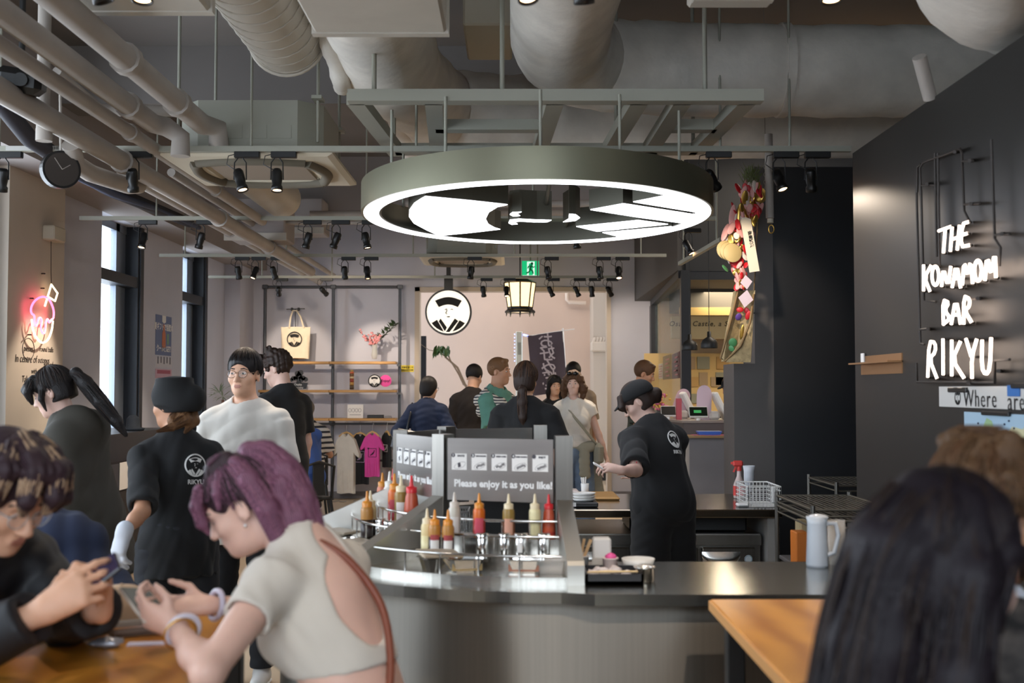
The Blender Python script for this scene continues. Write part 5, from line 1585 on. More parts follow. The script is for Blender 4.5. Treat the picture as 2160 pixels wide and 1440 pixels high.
# ================================================================== signs at the lobby opening
t = thing('round_sign', 'big black rimmed glowing round face emblem sign hung in the opening', 'sign', W(946, 710, 15.5))
c = W(946, 658, 15.5)
MB().cyl(c + Vector((0, -.03, 0)), c + Vector((0, .05, 0)), .318, n=56, smooth=False).build('sign_case', M_BLACK, t)
emblem(t, c + Vector((0, -.03, 0)), (1, 0, 0), (0, 0, 1), .295, white=M('sign_lit_white', 'fffaf0', .5, emit=.75, ecol='fff6e6'), t=.004, name='lit_emblem', rim=False)
MB().bx(c.x - .06, c.x + .06, 15.48, 15.54, c.z + .3, 3.1).build('sign_bracket', M_BLACK, t)
MB().bx(c.x - .03, c.x + .03, 15.49, 15.52, 3.0, ZC).build('sign_hanger', M_BLACK, t)
p, q = W(1101, 584, 15.3), W(1137, 550, 15.3)
t = thing('exit_sign', 'green and white running man exit sign above the lobby opening', 'exit sign', ((p.x + q.x) / 2, 15.3, p.z))
MB().bx(p.x, q.x, 15.3, 15.34, p.z, q.z).build('sign_case', M('exit_green', '14a866', .5, emit=1.1, ecol='16b070'), t)
w_ = q.x - p.x
EX = lambda P: [(p.x + a * w_, p.z + b * w_) for a, b in P]
mb = MB()
mb.prism(EX([(.02, .02), (.98, .02), (.98, .10), (.02, .10)]), (0, 15.298, 0), (1, 0, 0), (0, 0, 1), .002)
mb.prism(EX([(.30, .10), (.30, .90), (.74, .90), (.74, .10), (.64, .10), (.64, .80), (.40, .80), (.40, .10)]), (0, 15.298, 0), (1, 0, 0), (0, 0, 1), .002)
mb.build('door_pictogram', M('exit_white', 'e6fff2', .5, emit=.9), t)
mb = MB()
f = lambda a, b: Vector((p.x + a * w_, 15.294, p.z + b * w_))
mb.cyl(f(.58, .78), f(.58, .78) - Vector((0, .003, 0)), .02, n=12, smooth=False)
mb.tube([f(.54, .68), f(.48, .45)], .014, 5).tube([f(.48, .45), f(.62, .36), f(.66, .18)], .010, 5).tube([f(.48, .45), f(.42, .3), f(.26, .22)], .010, 5).tube([f(.54, .66), f(.68, .56), f(.74, .62)], .008, 5).tube([f(.53, .66), f(.38, .62), f(.34, .5)], .008, 5)
mb.build('running_man', M('exit_dark', '0b6a40', .5, emit=.25, ecol='0b7a48'), t)
MB().cyl(((p.x + q.x) / 2, 15.32, q.z), ((p.x + q.x) / 2, 15.32, ZC), .01, n=8).build('hanger_rod', M_CHAN, t)
# lantern
lc = W(1097, 655, 15.0)
t = thing('hanging_lantern', 'glowing octagonal lantern with black frame hanging in the opening', 'lantern', lc)
r0, r1, h = .155, .205, .36
M_LANT = M('lantern_paper', 'ffe2b4', .6, emit=2.2, ecol='ffd79c')
MB().lathe([(r0, 0), (r1, h)], lc, 8, smooth=False).build('paper_panels', M_LANT, t)
mb = MB()
for k in range(8):
    a = 2 * math.pi * k / 8
    fx_, fy_, _ = frame((0, 0, 1))
    e = fx_ * math.cos(a) + fy_ * math.sin(a)
    mb.tube([lc + e * r0, lc + e * r1 + Vector((0, 0, h))], .010, 6)
    mb.tube([lc + e * (r0 + .02) + Vector((0, 0, -.02)), lc + e * (r0 + .025) + Vector((0, 0, -.075))], [.014, .004], 6)
mb.build('lantern_ribs', M_BLACK, t)
MB().lathe([(0, -.03), (r0 + .045, -.03), (r0 + .045, -.005), (r0 + .01, .02), (r0 + .01, .05), (r0 - .01, .05), (r0 - .01, -.01), (0, -.01)], lc, 8, smooth=False).build('lantern_base', M_BLACK, t)
MB().lathe([(r1, h), (r1 + .02, h + .01), (.05, h + .09), (0, h + .09)], lc, 8, smooth=False).build('lantern_roof', M_BLACK, t)
MB().cyl(lc + Vector((0, 0, h + .08)), (lc.x, lc.y, ZC), .008, n=8).build('lantern_cord', M_BLACK, t)
_l = bpy.data.lights.new('lantern_bulb', 'POINT'); _l.energy = 14; _l.color = (1, .75, .45); _l.shadow_soft_size = .12
_lo = bpy.data.objects.new('lantern_bulb', _l); COL.objects.link(_lo); _lo.parent = t; _lo.location = (0, -.0, -.2)
# lobby post, banner, tree, wall fittings
x = W(1095, 700, 17.6).x
t = thing('display_post', 'tall pale aluminium post with dotted lights below the lantern', 'post', (x, 17.6, 0))
MB().bbox(x - .05, x + .05, 17.57, 17.63, 0, W(1095, 699, 17.6).z, .008).build('post_body', M('post_alu', 'b9bcb4', .4, .3), t)
MB().bx(x - .02, x + .03, 17.565, 17.57, W(1095, 748, 17.6).z, W(1095, 722, 17.6).z).build('post_label', M('post_label', '8f948c', .5), t)
mb = MB()
for k in range(9):
    mb.ell((x - .07, 17.58, W(1095, 705 + 7 * k, 17.6).z), (.008, .008, .008), 8, 6)
mb.build('light_dots', M('blue_dots', 'cfe0ff', .4, emit=4, ecol='7f9cff'), t)
MB().bx(x - .18, x + .18, 17.45, 17.75, 0, .03).build('post_base', M_BLACK, t)
MB().rbox((x + .12, 17.58, W(1095, 708, 17.6).z), (.06, .015, .012), .005, Euler((0, .3, 0)).to_matrix()).build('blue_lamp', M('blue_lamp', 'a9c4ff', .4, emit=6, ecol='6f8cff'), t)
bn = thing('fabric_banner', 'charcoal hanging banner with mirrored pale lettering in the lobby', 'banner', W(1155, 830, 17.3))
bo = W(1113, 708, 17.3); bt = W(1187, 698, 17.3); bb = W(1124, 835, 17.3); bbr = W(1197, 825, 17.3)
bx_ = (bt - bo).normalized()
n_ = 10
vs, fs = [], []
for j in range(n_ + 1):
    for i in range(7):
        a = bo.lerp(bt, i / 6); b = bb.lerp(bbr, i / 6)
        p = a.lerp(b, j / n_)
        vs.append((p.x, 17.3 + .02 * math.sin(i * 1.3 + j * .6), p.z))
for j in range(n_):
    for i in range(6):
        fs.append((j * 7 + i, (j + 1) * 7 + i, (j + 1) * 7 + i + 1, j * 7 + i + 1))
m_ = len(vs)
vs2 = [(p[0], p[1] + .006, p[2]) for p in vs]
MB().add(vs + vs2, fs + [tuple(i + m_ for i in f)[::-1] for f in fs], True).build('banner_cloth', M('banner_charcoal', '4a4048', .85), bn)
up_ = (bo - bb).normalized()
for k, ch_ in enumerate('お好み焼き'):
    c = W(1152 + 2.5 * k, 720 + 26 * k, 17.265)
    text_mb(ch_, .24, c, bx_, up_, .002, mirror=True, bold=.003).build('banner_lettering', M('banner_pale', 'b4a9ae', .85), bn)
MB().tube([W(1110, 709, 17.32), W(1187, 697, 17.32), W(1212, 694, 17.32)], .008, 6).tube([W(1187, 692, 17.32), W(1200, 900, 17.32), (W(1200, 900, 17.32).x, 17.32, .05)], .012, 6).build('banner_pole', M_WHITE, bn)
p = W(1204, 990, 17.32)
MB().bx(p.x - .2, p.x + .2, 17.15, 17.5, 0, .05).build('banner_foot', M_WHITE, bn)
tr = thing('lobby_tree', 'slim bare branched indoor tree with one leaf cluster in the lobby', 'plant', (W(985, 900, 17.0).x, 17.0, 0))
T = lambda px, py, dy=0: W(px, py, 17.0 + dy)
mb = MB().tube([(W(1000, 900, 17.0).x, 17.0, .3), T(995, 830), T(980, 810), T(965, 775), T(938, 752)], [.03, .025, .022, .018, .014], 7)
mb.tube([T(978, 812), T(968, 790), T(950, 760), T(945, 745)], .012, 6).tube([T(940, 752), T(925, 742), T(905, 738), T(888, 726)], [.01, .008, .006, .004], 6)
mb.build('trunk', M('tree_bark', '8a7a6a', .8), tr)
mb = MB()
for k in range(26):
    a = T(rv.uniform(918, 950), rv.uniform(727, 740), rv.uniform(-.15, .15))
    leaf(mb, a, Vector((rv.uniform(-.5, .5), rv.uniform(-.5, .5), -1)), rv.uniform(.1, .17), .032)
mb.build('leaves', M('tree_leaf', '3c5a2c', .5), tr)
x = W(1000, 900, 17.0).x
MB().lathe([(0, 0), (.16, 0), (.2, .35), (.18, .35), (0, .3)], (x, 17.0, 0), 20).build('tree_pot', M_GREYCOL, tr)
p, q = W(1247, 741, 18.4), W(1284, 710, 18.4)
t = thing('wall_fitting', 'small pale wall fitting with ribbed top on the lobby pier', 'fixture', ((p.x + q.x) / 2, 18.5, p.z))
MB().bbox(p.x, q.x, 18.42, 18.6, p.z, p.z + .16, .02).build('fitting_body', M('fitting_pale', 'c4b8aa', .6), t)
for k in range(5):
    xx = p.x + (q.x - p.x) * (.2 + .17 * k)
    MB().rbox((xx, 18.5, p.z + .19), (.022, .05, .045), .012, Euler((0, .3, 0)).to_matrix()).build('ribbed_knob', M('fitting_pale', 'c4b8aa', .6), t)
pipe('white bent drain pipe on the lobby wall near the ceiling', [W(1196, 605, 19.3), W(1196, 632, 19.3), W(1200, 637, 19.3), W(1236, 639, 19.3)], .035, M('lobby_pipe', 'd8cabd', .6))

# ================================================================== window side: neon, writing, posters, cabinet, plant
PXN = -3.8
def NW(px, py, X):
    """point on the plane at X behind the pixel"""
    Y = X * FPX / (px - 1080)
    for _ in range(3):
        p = W(px, py, Y)
        Y *= X / p.x
    return W(px, py, Y)
def n4(cx_, cy_, off=.06):
    return NW(cx_ / 3.064, 430 + cy_ / 3.064, PXN + off)
def smooth(pts, it=2):
    pts = [Vector(p) for p in pts]
    for _ in range(it):
        o = [pts[0]]
        for a, b in zip(pts, pts[1:]):
            o += [a.lerp(b, .25), a.lerp(b, .75)]
        o.append(pts[-1])
        pts = o
    return pts
nn_ = thing('takoyaki_neon', 'pink and white neon outline of a sauced ball with a flag on the pier', 'neon sign', n4(280, 900))
M_NP = M('neon_pink', 'ffd0d6', .4, emit=6, ecol='ff4472')
M_NW = M('neon_white', 'fff4d6', .4, emit=2.6, ecol='ffe9b8')
M_NB = M('neon_back', '37302c', .6)
def neon(parent, name, P, mat, r=.0085, it=2):
    return MB().tube(smooth(P, it), r, 8).build(name, mat, parent)
neon(nn_, 'pink_tube', [n4(*p) for p in ((345, 738), (349, 700), (340, 660), (318, 615), (285, 597), (250, 605), (215, 635), (197, 680), (205, 712), (224, 718), (222, 780), (236, 792), (248, 738), (263, 733), (272, 760), (262, 800), (276, 840), (292, 830), (296, 760), (308, 738), (318, 772), (330, 748), (342, 742))], M_NP)
neon(nn_, 'white_tube', [n4(*p) for p in ((205, 745), (209, 800), (225, 850), (255, 890), (280, 899), (310, 880), (335, 820), (342, 755))], M_NW)
neon(nn_, 'flag_tube', [n4(*p) for p in ((290, 660), (332, 520), (372, 577), (356, 627), (316, 603))], M_NW, it=0)
for p in ((290, 450), (215, 610), (285, 545), (200, 845)):
    MB().tube([n4(*p), n4(p[0] - 20, p[1], .003)], .006, 5).build('tube_support', M_NB, nn_)
mb = MB()
mb.tube([n4(330, 180, .03), n4(330, 450, .03), n4(332, 520, .05)], .003, 4)
mb.build('power_cord', M_NB, nn_)
MB().rbox(n4(350, 195, .05), (.05, .12, .06), .01).build('transformer_box', M_CREAM, nn_)
tx = thing('wall_writing', 'hand drawn black lettering on the warm lit pier under the neon', 'lettering', NW(70, 830, PXN + .002))
for s_, px, py, sz in (('pieces', 60, 735, .07), ('round balls', 98, 737, .062), ('In centre of', 55, 757, .085), ('octopus', 92, 760, .07), ('served', 102, 769, .07), ('with', 72, 783, .06), ('Takoyaki sauce', 72, 800, .075), ('and', 72, 823, .085), ('bonito', 88, 835, .06)):
    text_mb(s_, sz, NW(px, py, PXN + .002), (0, 1, 0), (0, 0, 1), .001, shear=.15).build('lettering_line', M('marker_ink', '3a332c', .8), tx)
mb = MB()
c = NW(60, 736, PXN + .002)
mb.tube([c + Vector((0, .11 * math.cos(u), .085 * math.sin(u))) for u in [2 * math.pi * i / 20 for i in range(20)]], .003, 4, True)
mb.build('lettering_circle', M('marker_ink', '3a332c', .8), tx)
def wallposter(label, px0, px1, py0, py1, mat, name='poster', cat='poster'):
    a, b = NW(px0, py1, XL + .004), NW(px1, py0, XL + .004)
    p0, p1 = NW(px0, py0, XL + .004), NW(px1, py1, XL + .004)
    o = MB().bx(XL, XL + .005, a.y, b.y, p1.z, p0.z).build(name, mat, None, label=label, cat=cat)
    return o, a.y, b.y, p1.z, p0.z
o, ya, yb2, za, zb2 = wallposter('blue poster with orange bottle picture on the pier between windows', 328, 362, 662, 751, M('poster_blue', '5a6a94', .6))
hh, ww = zb2 - za, yb2 - ya
xp = XL + .006
MB().prism([(.38 * ww, 0), (.62 * ww, 0), (.62 * ww, -.16 * hh), (.5 * ww, -.2 * hh), (.38 * ww, -.16 * hh)], (xp, ya, zb2), (0, 1, 0), (0, 0, 1), .001).build('poster_crest', M_PAPER, o)
MB().prism([(-.07, -.1), (.07, -.1), (.06, .06), (.025, .1), (.02, .16), (-.02, .16), (-.025, .1), (-.06, .06)], (xp, ya + ww * .5, za + hh * .42), (0, 1, 0), (0, 0, 1), .001).build('poster_bottle', M('poster_orange', 'c46a3a', .6), o)
MB().prism([(-.03, -.06), (.03, -.06), (.03, .06), (-.03, .06)], (xp, ya + ww * .76, za + hh * .42), (0, 1, 0), (0, 0, 1), .001).build('poster_leaf', M('poster_green', '6f9a72', .6), o)
text_mb('夏ギフトで話題の', .085, (xp, ya + ww * .5, za + hh * .7), (0, 1, 0), (0, 0, 1), .001, bold=.002).build('poster_lettering', M_PAPER, o)
text_mb('クールとGET!', .085, (xp, ya + ww * .5, za + hh * .16), (0, 1, 0), (0, 0, 1), .001, bold=.002).build('poster_lettering', M_PAPER, o)
o, ya, yb2, za, zb2 = wallposter('white notice with small figures below the blue poster', 328, 362, 754, 776, M('poster_white', 'c9c6cc', .7))
mb = MB()
for k in range(5):
    mb.bx(xp - .001, xp, ya + .06 + .11 * k, ya + .1 + .11 * k, za + .04 + .01 * (k % 2), za + .12)
mb.build('notice_figures', M('notice_grey', '6a6870', .8), o)
o, ya, yb2, za, zb2 = wallposter('pink and white notice lowest under the blue poster', 328, 362, 777, 798, M('poster_pinkish', 'c9a3b2', .7))
MB().bx(xp - .001, xp, ya + .05, yb2 - .05, za + .05, za + .09).build('notice_line', M('notice_red', 'a85a6a', .8), o)

kx = -3.17
cb = thing('dark_cabinet', 'long dark brown service cabinet with black top box by the windows', 'cabinet', (-3.5, 9.0, 0))
MB().bx(-3.78, kx, 7.4, 10.6, .08, .97).build('cabinet_body', M('cabinet_brown', '2b2420', .5), cb)
MB().bx(-3.76, kx + .012, 7.38, 10.62, .97, 1.19).build('top_box', M_BLACKP, cb)
MB().bx(-3.74, kx - .03, 7.44, 10.56, 0, .08).build('plinth', M_BLACK, cb)
for k in range(4):
    MB().bx(kx, kx + .008, 7.45 + .79 * k, 8.2 + .79 * k, .1, .72).build('cabinet_door', M('cabinet_brown', '2b2420', .5), cb)
MB().bx(kx, kx + .006, 7.4, 10.6, .74, .95).build('drawer_band', M('cabinet_grey', '3d3c40', .5), cb)
for lb, Y0, Y1, xm in (('white sign with a big red cross taped to the cabinet', 9.47, 9.82, True), ('plain white paper taped beside the red cross sign', 9.2, 9.44, False)):
    o = MB().bx(kx + .008, kx + .011, Y0, Y1, .735, .955).build('paper_sign', M_PAPER, None, label=lb, cat='sign')
    if xm:
        mb = MB()
        c = Vector((kx + .013, (Y0 + Y1) / 2, .87))
        for s_ in (-1, 1):
            mb.box(c, (.001, .14, .02), Euler((s_ * .75, 0, 0)).to_matrix())
        mb.build('red_cross', M('cross_red', 'c23a3a', .7), o)
        MB().bx(kx + .011, kx + .012, Y0 + .06, Y1 - .06, .75, .765).build('sign_line', M_INK, o)
MB().lathe([(0, 0), (.09, 0), (.1, .02), (.06, .03), (.055, .10), (.03, .13), (0, .135)], (kx - .12, 9.9, 1.19), 18).build('bucket_hat', M('cap_blue_black', '1d2630', .8), None, label='small dark rounded hat lying on the black cabinet top', cat='hat')
pl_ = thing('spiky_plant', 'potted plant with thin spiky pale leaves by the rear window', 'plant', (W(470, 830, 10.5).x, 10.5, 0))
x = W(470, 830, 10.5).x
MB().lathe([(0, 0), (.15, 0), (.19, .4), (.17, .4), (0, .36)], (x, 10.5, 0), 20).build('plant_pot', M('pot_grey', '8f8d8a', .7), pl_)
MB().tube([(x, 10.5, .3), (x + .02, 10.5, .9), (x, 10.5, 1.45)], .014, 6).tube([(x, 10.5, .6), (x + .18, 10.55, 1.1), (x + .36, 10.5, 1.4)], .01, 6).build('plant_stem', M('twig_brown', '6a4a3c', .7), pl_)
mb = MB()
for cx_, cz in ((x, 1.48), (x + .36, 1.42), (x - .03, 1.52)):
    for k in range(16):
        a, e = rv.uniform(0, 6.28), rv.uniform(-.4, 1)
        leaf(mb, Vector((cx_, 10.5, cz)), Vector((math.cos(a), math.sin(a), e)), rv.uniform(.1, .18), .007)
mb.build('spiky_leaves', M('leaf_pale', '8f9c86', .6), pl_)

# ================================================================== right wall: neon lettering, map, shelf
XN = XR - .06
def n2(cx_, cy_, off=.06):
    return NW(1780 + cx_ / 2.057, 250 + cy_ / 2.057, XR - off)
ns = thing('neon_lettering', 'white neon lettering spelling THE KONAMON BAR RIKYU on the dark wall', 'neon sign', n2(500, 1140))
M_NL = M('neon_letter', 'fff3e6', .4, emit=6, ecol='ffe4cf')
def ov(cx_, cy_, rx, ry, n=12):
    return [(cx_ + rx * math.sin(2 * math.pi * i / n), cy_ - ry * math.cos(2 * math.pi * i / n)) for i in range(n + 1)]
LET = {
 'T': [[(412, 487), (465, 468)], [(440, 478), (432, 583)]], 'H': [[(470, 470), (462, 576)], [(502, 462), (492, 570)], [(466, 525), (496, 515)]], 'E': [[(541, 448), (514, 456), (506, 557), (546, 549)], [(510, 505), (536, 498)]],
 'K': [[(346, 634), (346, 748)], [(379, 636), (350, 690), (374, 750)]], 'O': [ov(397, 682, 15, 42)], 'N': [[(424, 728), (432, 642), (452, 735), (464, 640)]], 'A': [[(470, 732), (488, 626), (507, 735)], [(477, 695), (500, 692)]],
 'M': [[(514, 722), (522, 615), (536, 690), (551, 610), (559, 716)]], 'O2': [ov(582, 660, 16, 45)], 'N2': [[(612, 702), (622, 590), (641, 690), (655, 570), (660, 690)]],
 'B': [[(432, 892), (430, 785), (456, 798), (437, 832), (462, 866), (432, 892)]], 'A2': [[(466, 892), (486, 776), (507, 892)], [(473, 852), (500, 850)]], 'R': [[(520, 892), (521, 768), (546, 782), (545, 815), (524, 832), (554, 884)]],
 'R2': [[(364, 1122), (370, 965), (396, 970), (398, 1012), (371, 1042), (404, 1127)]], 'I': [[(430, 955), (431, 1112)]], 'K2': [[(468, 960), (468, 1116)], [(506, 966), (471, 1046), (522, 1126)]],
 'Y': [[(530, 956), (553, 1032)], [(577, 956), (555, 1032), (556, 1127)]], 'U': [[(600, 960), (598, 1080), (616, 1113), (634, 1085), (639, 950)]]}
for k, st2 in LET.items():
    mb = MB()
    for pl in st2:
        mb.tube(smooth([n2(*p) for p in pl], 1), .0062, 8)
        for p in (pl[0], pl[-1]):
            MB().tube([n2(*p), n2(p[0] + 10, p[1] + 2, .006)], .006, 6).build('tube_support', M_NB, ns)
    mb.build('neon_letter', M_NL, ns)
mb = MB()
for P in (((315, 290), (318, 420), (332, 975)), ((318, 320), (320, 210), (335, 198)), ((335, 330), (330, 215), (345, 190), (505, 132), (512, 150), (522, 400), (545, 445)), ((335, 310), (348, 790), (400, 795)),
          ((395, 150), (403, 600)), ((408, 150), (416, 640)), ((332, 975), (350, 980)), ((340, 290), (400, 288)), ((640, 90), (655, 520), (680, 560), (675, 640)), ((315, 1060), (318, 1142), (655, 1146), (655, 1050), (720, 1045)),
          ((512, 185), (560, 183)), ((522, 372), (590, 368)), ((655, 505), (720, 500)), ((540, 785), (590, 780)), ((330, 915), (370, 912))):
    mb.tube([n2(p[0], p[1], .035) for p in P], .0055, 6)
mb.build('back_tubes', M_NB, ns)
for p in ((360, 285), (545, 183), (550, 370), (685, 500), (580, 780), (365, 912), (420, 790), (670, 1095), (540, 1146), (360, 985), (480, 145)):
    MB().tube([n2(p[0], p[1], .05), n2(p[0] + 8, p[1], .002)], .008, 6).build('wall_standoff', M_NB, ns)
# copper shelf
a, b = NW(1818, 766, XR), NW(1904, 766, XR)
t = thing('copper_wall_shelf', 'narrow copper coloured metal shelf on the dark wall', 'shelf', (XR - .03, (a.y + b.y) / 2, a.z - .06))
M_COP = M('copper_metal', 'b58a62', .35, .8)
MB().bx(XR - .07, XR, b.y, a.y, a.z - .008, a.z).build('shelf_board', M_COP, t)
MB().bx(XR - .005, XR, b.y, a.y, a.z - .06, a.z + .035).build('shelf_back', M_COP, t)
MB().bx(XR - .012, XR - .006, a.y - .07, a.y - .02, a.z + .005, a.z + .05).build('price_tag', M_PAPER, t)
# question board and map
def rboard(name, label, cat, px0, px1, py0, py1, mat, t=.006):
    a, b = NW(px0, py0, XR - .003), NW(px1, py1, XR - .003)
    p1 = NW(px0, py1, XR - .003)
    return MB().bx(XR - t, XR, b.y, a.y, p1.z, a.z).build(name, mat, None, label=label, cat=cat), a, b, p1
o, a, b, p1 = rboard('question_board', 'long white board lettered Where are above the map', 'sign', 1982, 2290, 815, 857, M('board_white', 'd2d0cc', .5))
zc = (a.z + p1.z) / 2
text_mb('Where', .098, NW(2066, 842, XR - .008), (0, -1, 0), (0, 0, 1), .001, spacing=1.15, bold=-.001).build('board_lettering', M_INK, o)
text_mb('are', .098, NW(2143, 848, XR - .008), (0, -1, 0), (0, 0, 1), .001, spacing=1.15, bold=-.001).build('board_lettering', M_INK, o)
emblem(o, NW(2020, 838, XR - .007), (0, -1, 0), (0, 0, 1), .03, t=.001, name='board_emblem')
for px, py, w_ in ((2020, 822, .19), (2150, 813, .12)):
    c = NW(px, py, XR - .01)
    MB().rbox(c, (.006, w_ / 2, .01), .003).build('magnet_bar', M_BLACKP, None, label='black magnet bar on the %s of the white question board' % ('near corner' if px < 2100 else 'blue taped part'), cat='magnet')
MB().rbox(NW(2138, 824, XR - .009), (.002, .05, .02), .001).build('blue_tape', M('tape_blue', '2f6fb8', .6), None, label='strip of blue tape on the white question board', cat='tape')
o, a, b, p1 = rboard('world_map', 'pale blue world map with pins under the question board', 'map', 2034, 2300, 868, 1010, M('map_blue', 'a9c6da', .6), .004)
rm = random.Random(3)
for k, c1 in enumerate(('d6c58a', '9fbf8f', 'd9a58a', 'cfc9a0', 'b3c98f', 'd2b98f')):
    mb = MB()
    c = Vector((XR - .0045, a.y - .1 - .13 * k, p1.z + (a.z - p1.z) * rm.uniform(.35, .75)))
    mb.prism([(.075 * rm.uniform(.5, 1.2) * math.cos(2 * math.pi * i / 11), .075 * rm.uniform(.5, 1.3) * math.sin(2 * math.pi * i / 11)) for i in range(11)], c, (0, -1, 0), (0, 0, 1), .001)
    mb.build('map_land', M('land_' + c1, c1, .7), o)
mb = MB()
for k in range(14):
    c = Vector((XR - .007, a.y - .03 - rm.uniform(0, .5), a.z - rm.uniform(.02, .2)))
    mb.ell(c, (.004, .004, .004), 6, 4)
mb.build('map_pins', M('pin_dark', '32405a', .5), o)
c = NW(2100, 872, XR - .01)
MB().rbox(c, (.006, .12, .008), .003).build('magnet_bar', M_BLACKP, None, label='black magnet bar holding the top of the world map', cat='magnet')

# ================================================================== tables
M_TWOOD = wave_mat('table_wood', 'c98a34', 'a86a22', 2.2, 'X', 6, .28, bump=.03)
M_TEDGE = M('table_edge', 'c9955a', .5)
def table(label, x0, x1, y0, y1, z, legs):
    t = thing('wood_table', label, 'table', ((x0 + x1) / 2, (y0 + y1) / 2, 0))
    MB().bbox(x0, x1, y0, y1, z - .03, z, .004).build('table_top', M_TWOOD, t)
    MB().bx(x0 - .004, x0, y0, y1, z - .03, z - .004).build('edge_band', M_TEDGE, t)
    MB().bx(x1, x1 + .004, y0, y1, z - .03, z - .004).build('edge_band', M_TEDGE, t)
    for x, y in legs:
        MB().bbox(x - .025, x + .025, y - .025, y + .025, 0, z - .03, .004).build('table_leg', M_BLACK, t)
    return t
ZTB = .95
table('orange brown wooden high table with phones, between the facing pair', -1.2, -.66, 1.5, 3.15, ZTB, ((-1.12, 1.6), (-.74, 1.6), (-1.12, 3.05), (-.74, 3.05)))
table('orange brown wooden table butting against the steel counter front', .566, 1.72, 2.3, 3.28, ZTB, ((.62, 2.36), (1.66, 2.36), (.62, 3.2), (1.66, 3.2)))

def TP(px, py, z=ZTB, dz=0):
    d = W(px, py, 1.0) - Vector((0, 0, CAMZ))
    return Vector((0, 0, CAMZ)) + d * ((z + dz - CAMZ) / d.z)
c = TP(165, 1338)
t = thing('smartphone', 'black smartphone lying flat on the wooden table', 'phone', c, -.5)
MB().rbox((0, 0, .006), (.045, .09, .0055), .004).build('phone_body', M('phone_black', '0d1118', .15), t, world=False)
MB().bx(-.042, .042, -.086, .086, .0112, .0120).build('phone_screen', M('phone_glass', '080c14', .05), t, world=False)
c = TP(255, 1320)
t = thing('baseball_cap', 'beige cap lying brim outward on the wooden table', 'cap', c, 2.9)
mb = MB()
prof = [(.088, 0), (.092, .02), (.086, .055), (.065, .085), (.035, .1), (0, .104)]
mb.lathe(prof, (0, 0, 0), 24)
mb.build('cap_crown', M('cap_beige', 'b39a80', .85, noise=.05), t, world=False)
vs = []
for i in range(13):
    a = math.pi * (i / 12) - math.pi / 2
    vs += [(.085 * math.cos(a), .085 * math.sin(a), .006), (.16 * math.cos(a * .9), .10 * math.sin(a), .012 - .02 * abs(math.sin(a)) * 0)]
vs2 = [(p[0], p[1], p[2] + .004) for p in vs]
fs = [(2 * i, 2 * i + 1, 2 * i + 3, 2 * i + 2) for i in range(12)]
MB().add(vs + vs2, [f[::-1] for f in fs] + [tuple(k + 26 for k in f) for f in fs] + [(2 * i + 1, 2 * i + 27, 2 * i + 29, 2 * i + 3) for i in range(12)]).build('cap_brim', M('cap_beige', 'b39a80', .85), t, world=False)
MB().ell((0, 0, .104), (.006, .006, .004), 8, 5).build('cap_button', M('cap_beige', 'b39a80', .85), t, world=False)
c = TP(292, 1338)
t = thing('grey_pouch', 'small grey zip pouch on the table in front of the cap', 'pouch', c, .5)
MB().rbox((0, 0, .018), (.075, .028, .018), .012).build('pouch_body', M('pouch_grey', '7a726c', .8), t, world=False)
MB().rbox((-.02, -.029, .026), (.05, .002, .003), .001).build('pouch_zip', M_CHROME, t, world=False)
c = TP(225, 1365)
mb = MB().ell((0, 0, 0), (.04, .024, .012), 12, 6)
mb.v = [(p[0] * rm.uniform(.7, 1.25) + c.x, p[1] * rm.uniform(.7, 1.25) + c.y, max(p[2] * rm.uniform(.3, 1.5), -.010) + c.z + .011) for p in mb.v]
mb.build('crumpled_foil', M('foil_grey', 'a9aab2', .3, .5), None, label='crumpled silver wrapper beside the black phone on the table', cat='wrapper')
c = TP(315, 1358)
MB().rbox((c.x, c.y, c.z + .002), (.05, .014, .002), .001, Euler((0, 0, .15)).to_matrix()).build('paper_strip', M('strip_lilac', 'cfc9d8', .7), None, label='white paper strip on the wooden table by the elbow', cat='paper')

# ================================================================== people: bodies grown as one smooth surface
def vv(*a): return np.array(a if len(a) > 1 else a[0], dtype=np.float64)
def nrm(v):
    v = np.asarray(v, float)
    return v / (np.linalg.norm(v) + 1e-12)
def Rx(a): c, s = math.cos(a), math.sin(a); return np.array([[1, 0, 0], [0, c, -s], [0, s, c]])
def Ry(a): c, s = math.cos(a), math.sin(a); return np.array([[c, 0, s], [0, 1, 0], [-s, 0, c]])
def Rz(a): c, s = math.cos(a), math.sin(a); return np.array([[c, -s, 0], [s, c, 0], [0, 0, 1]])


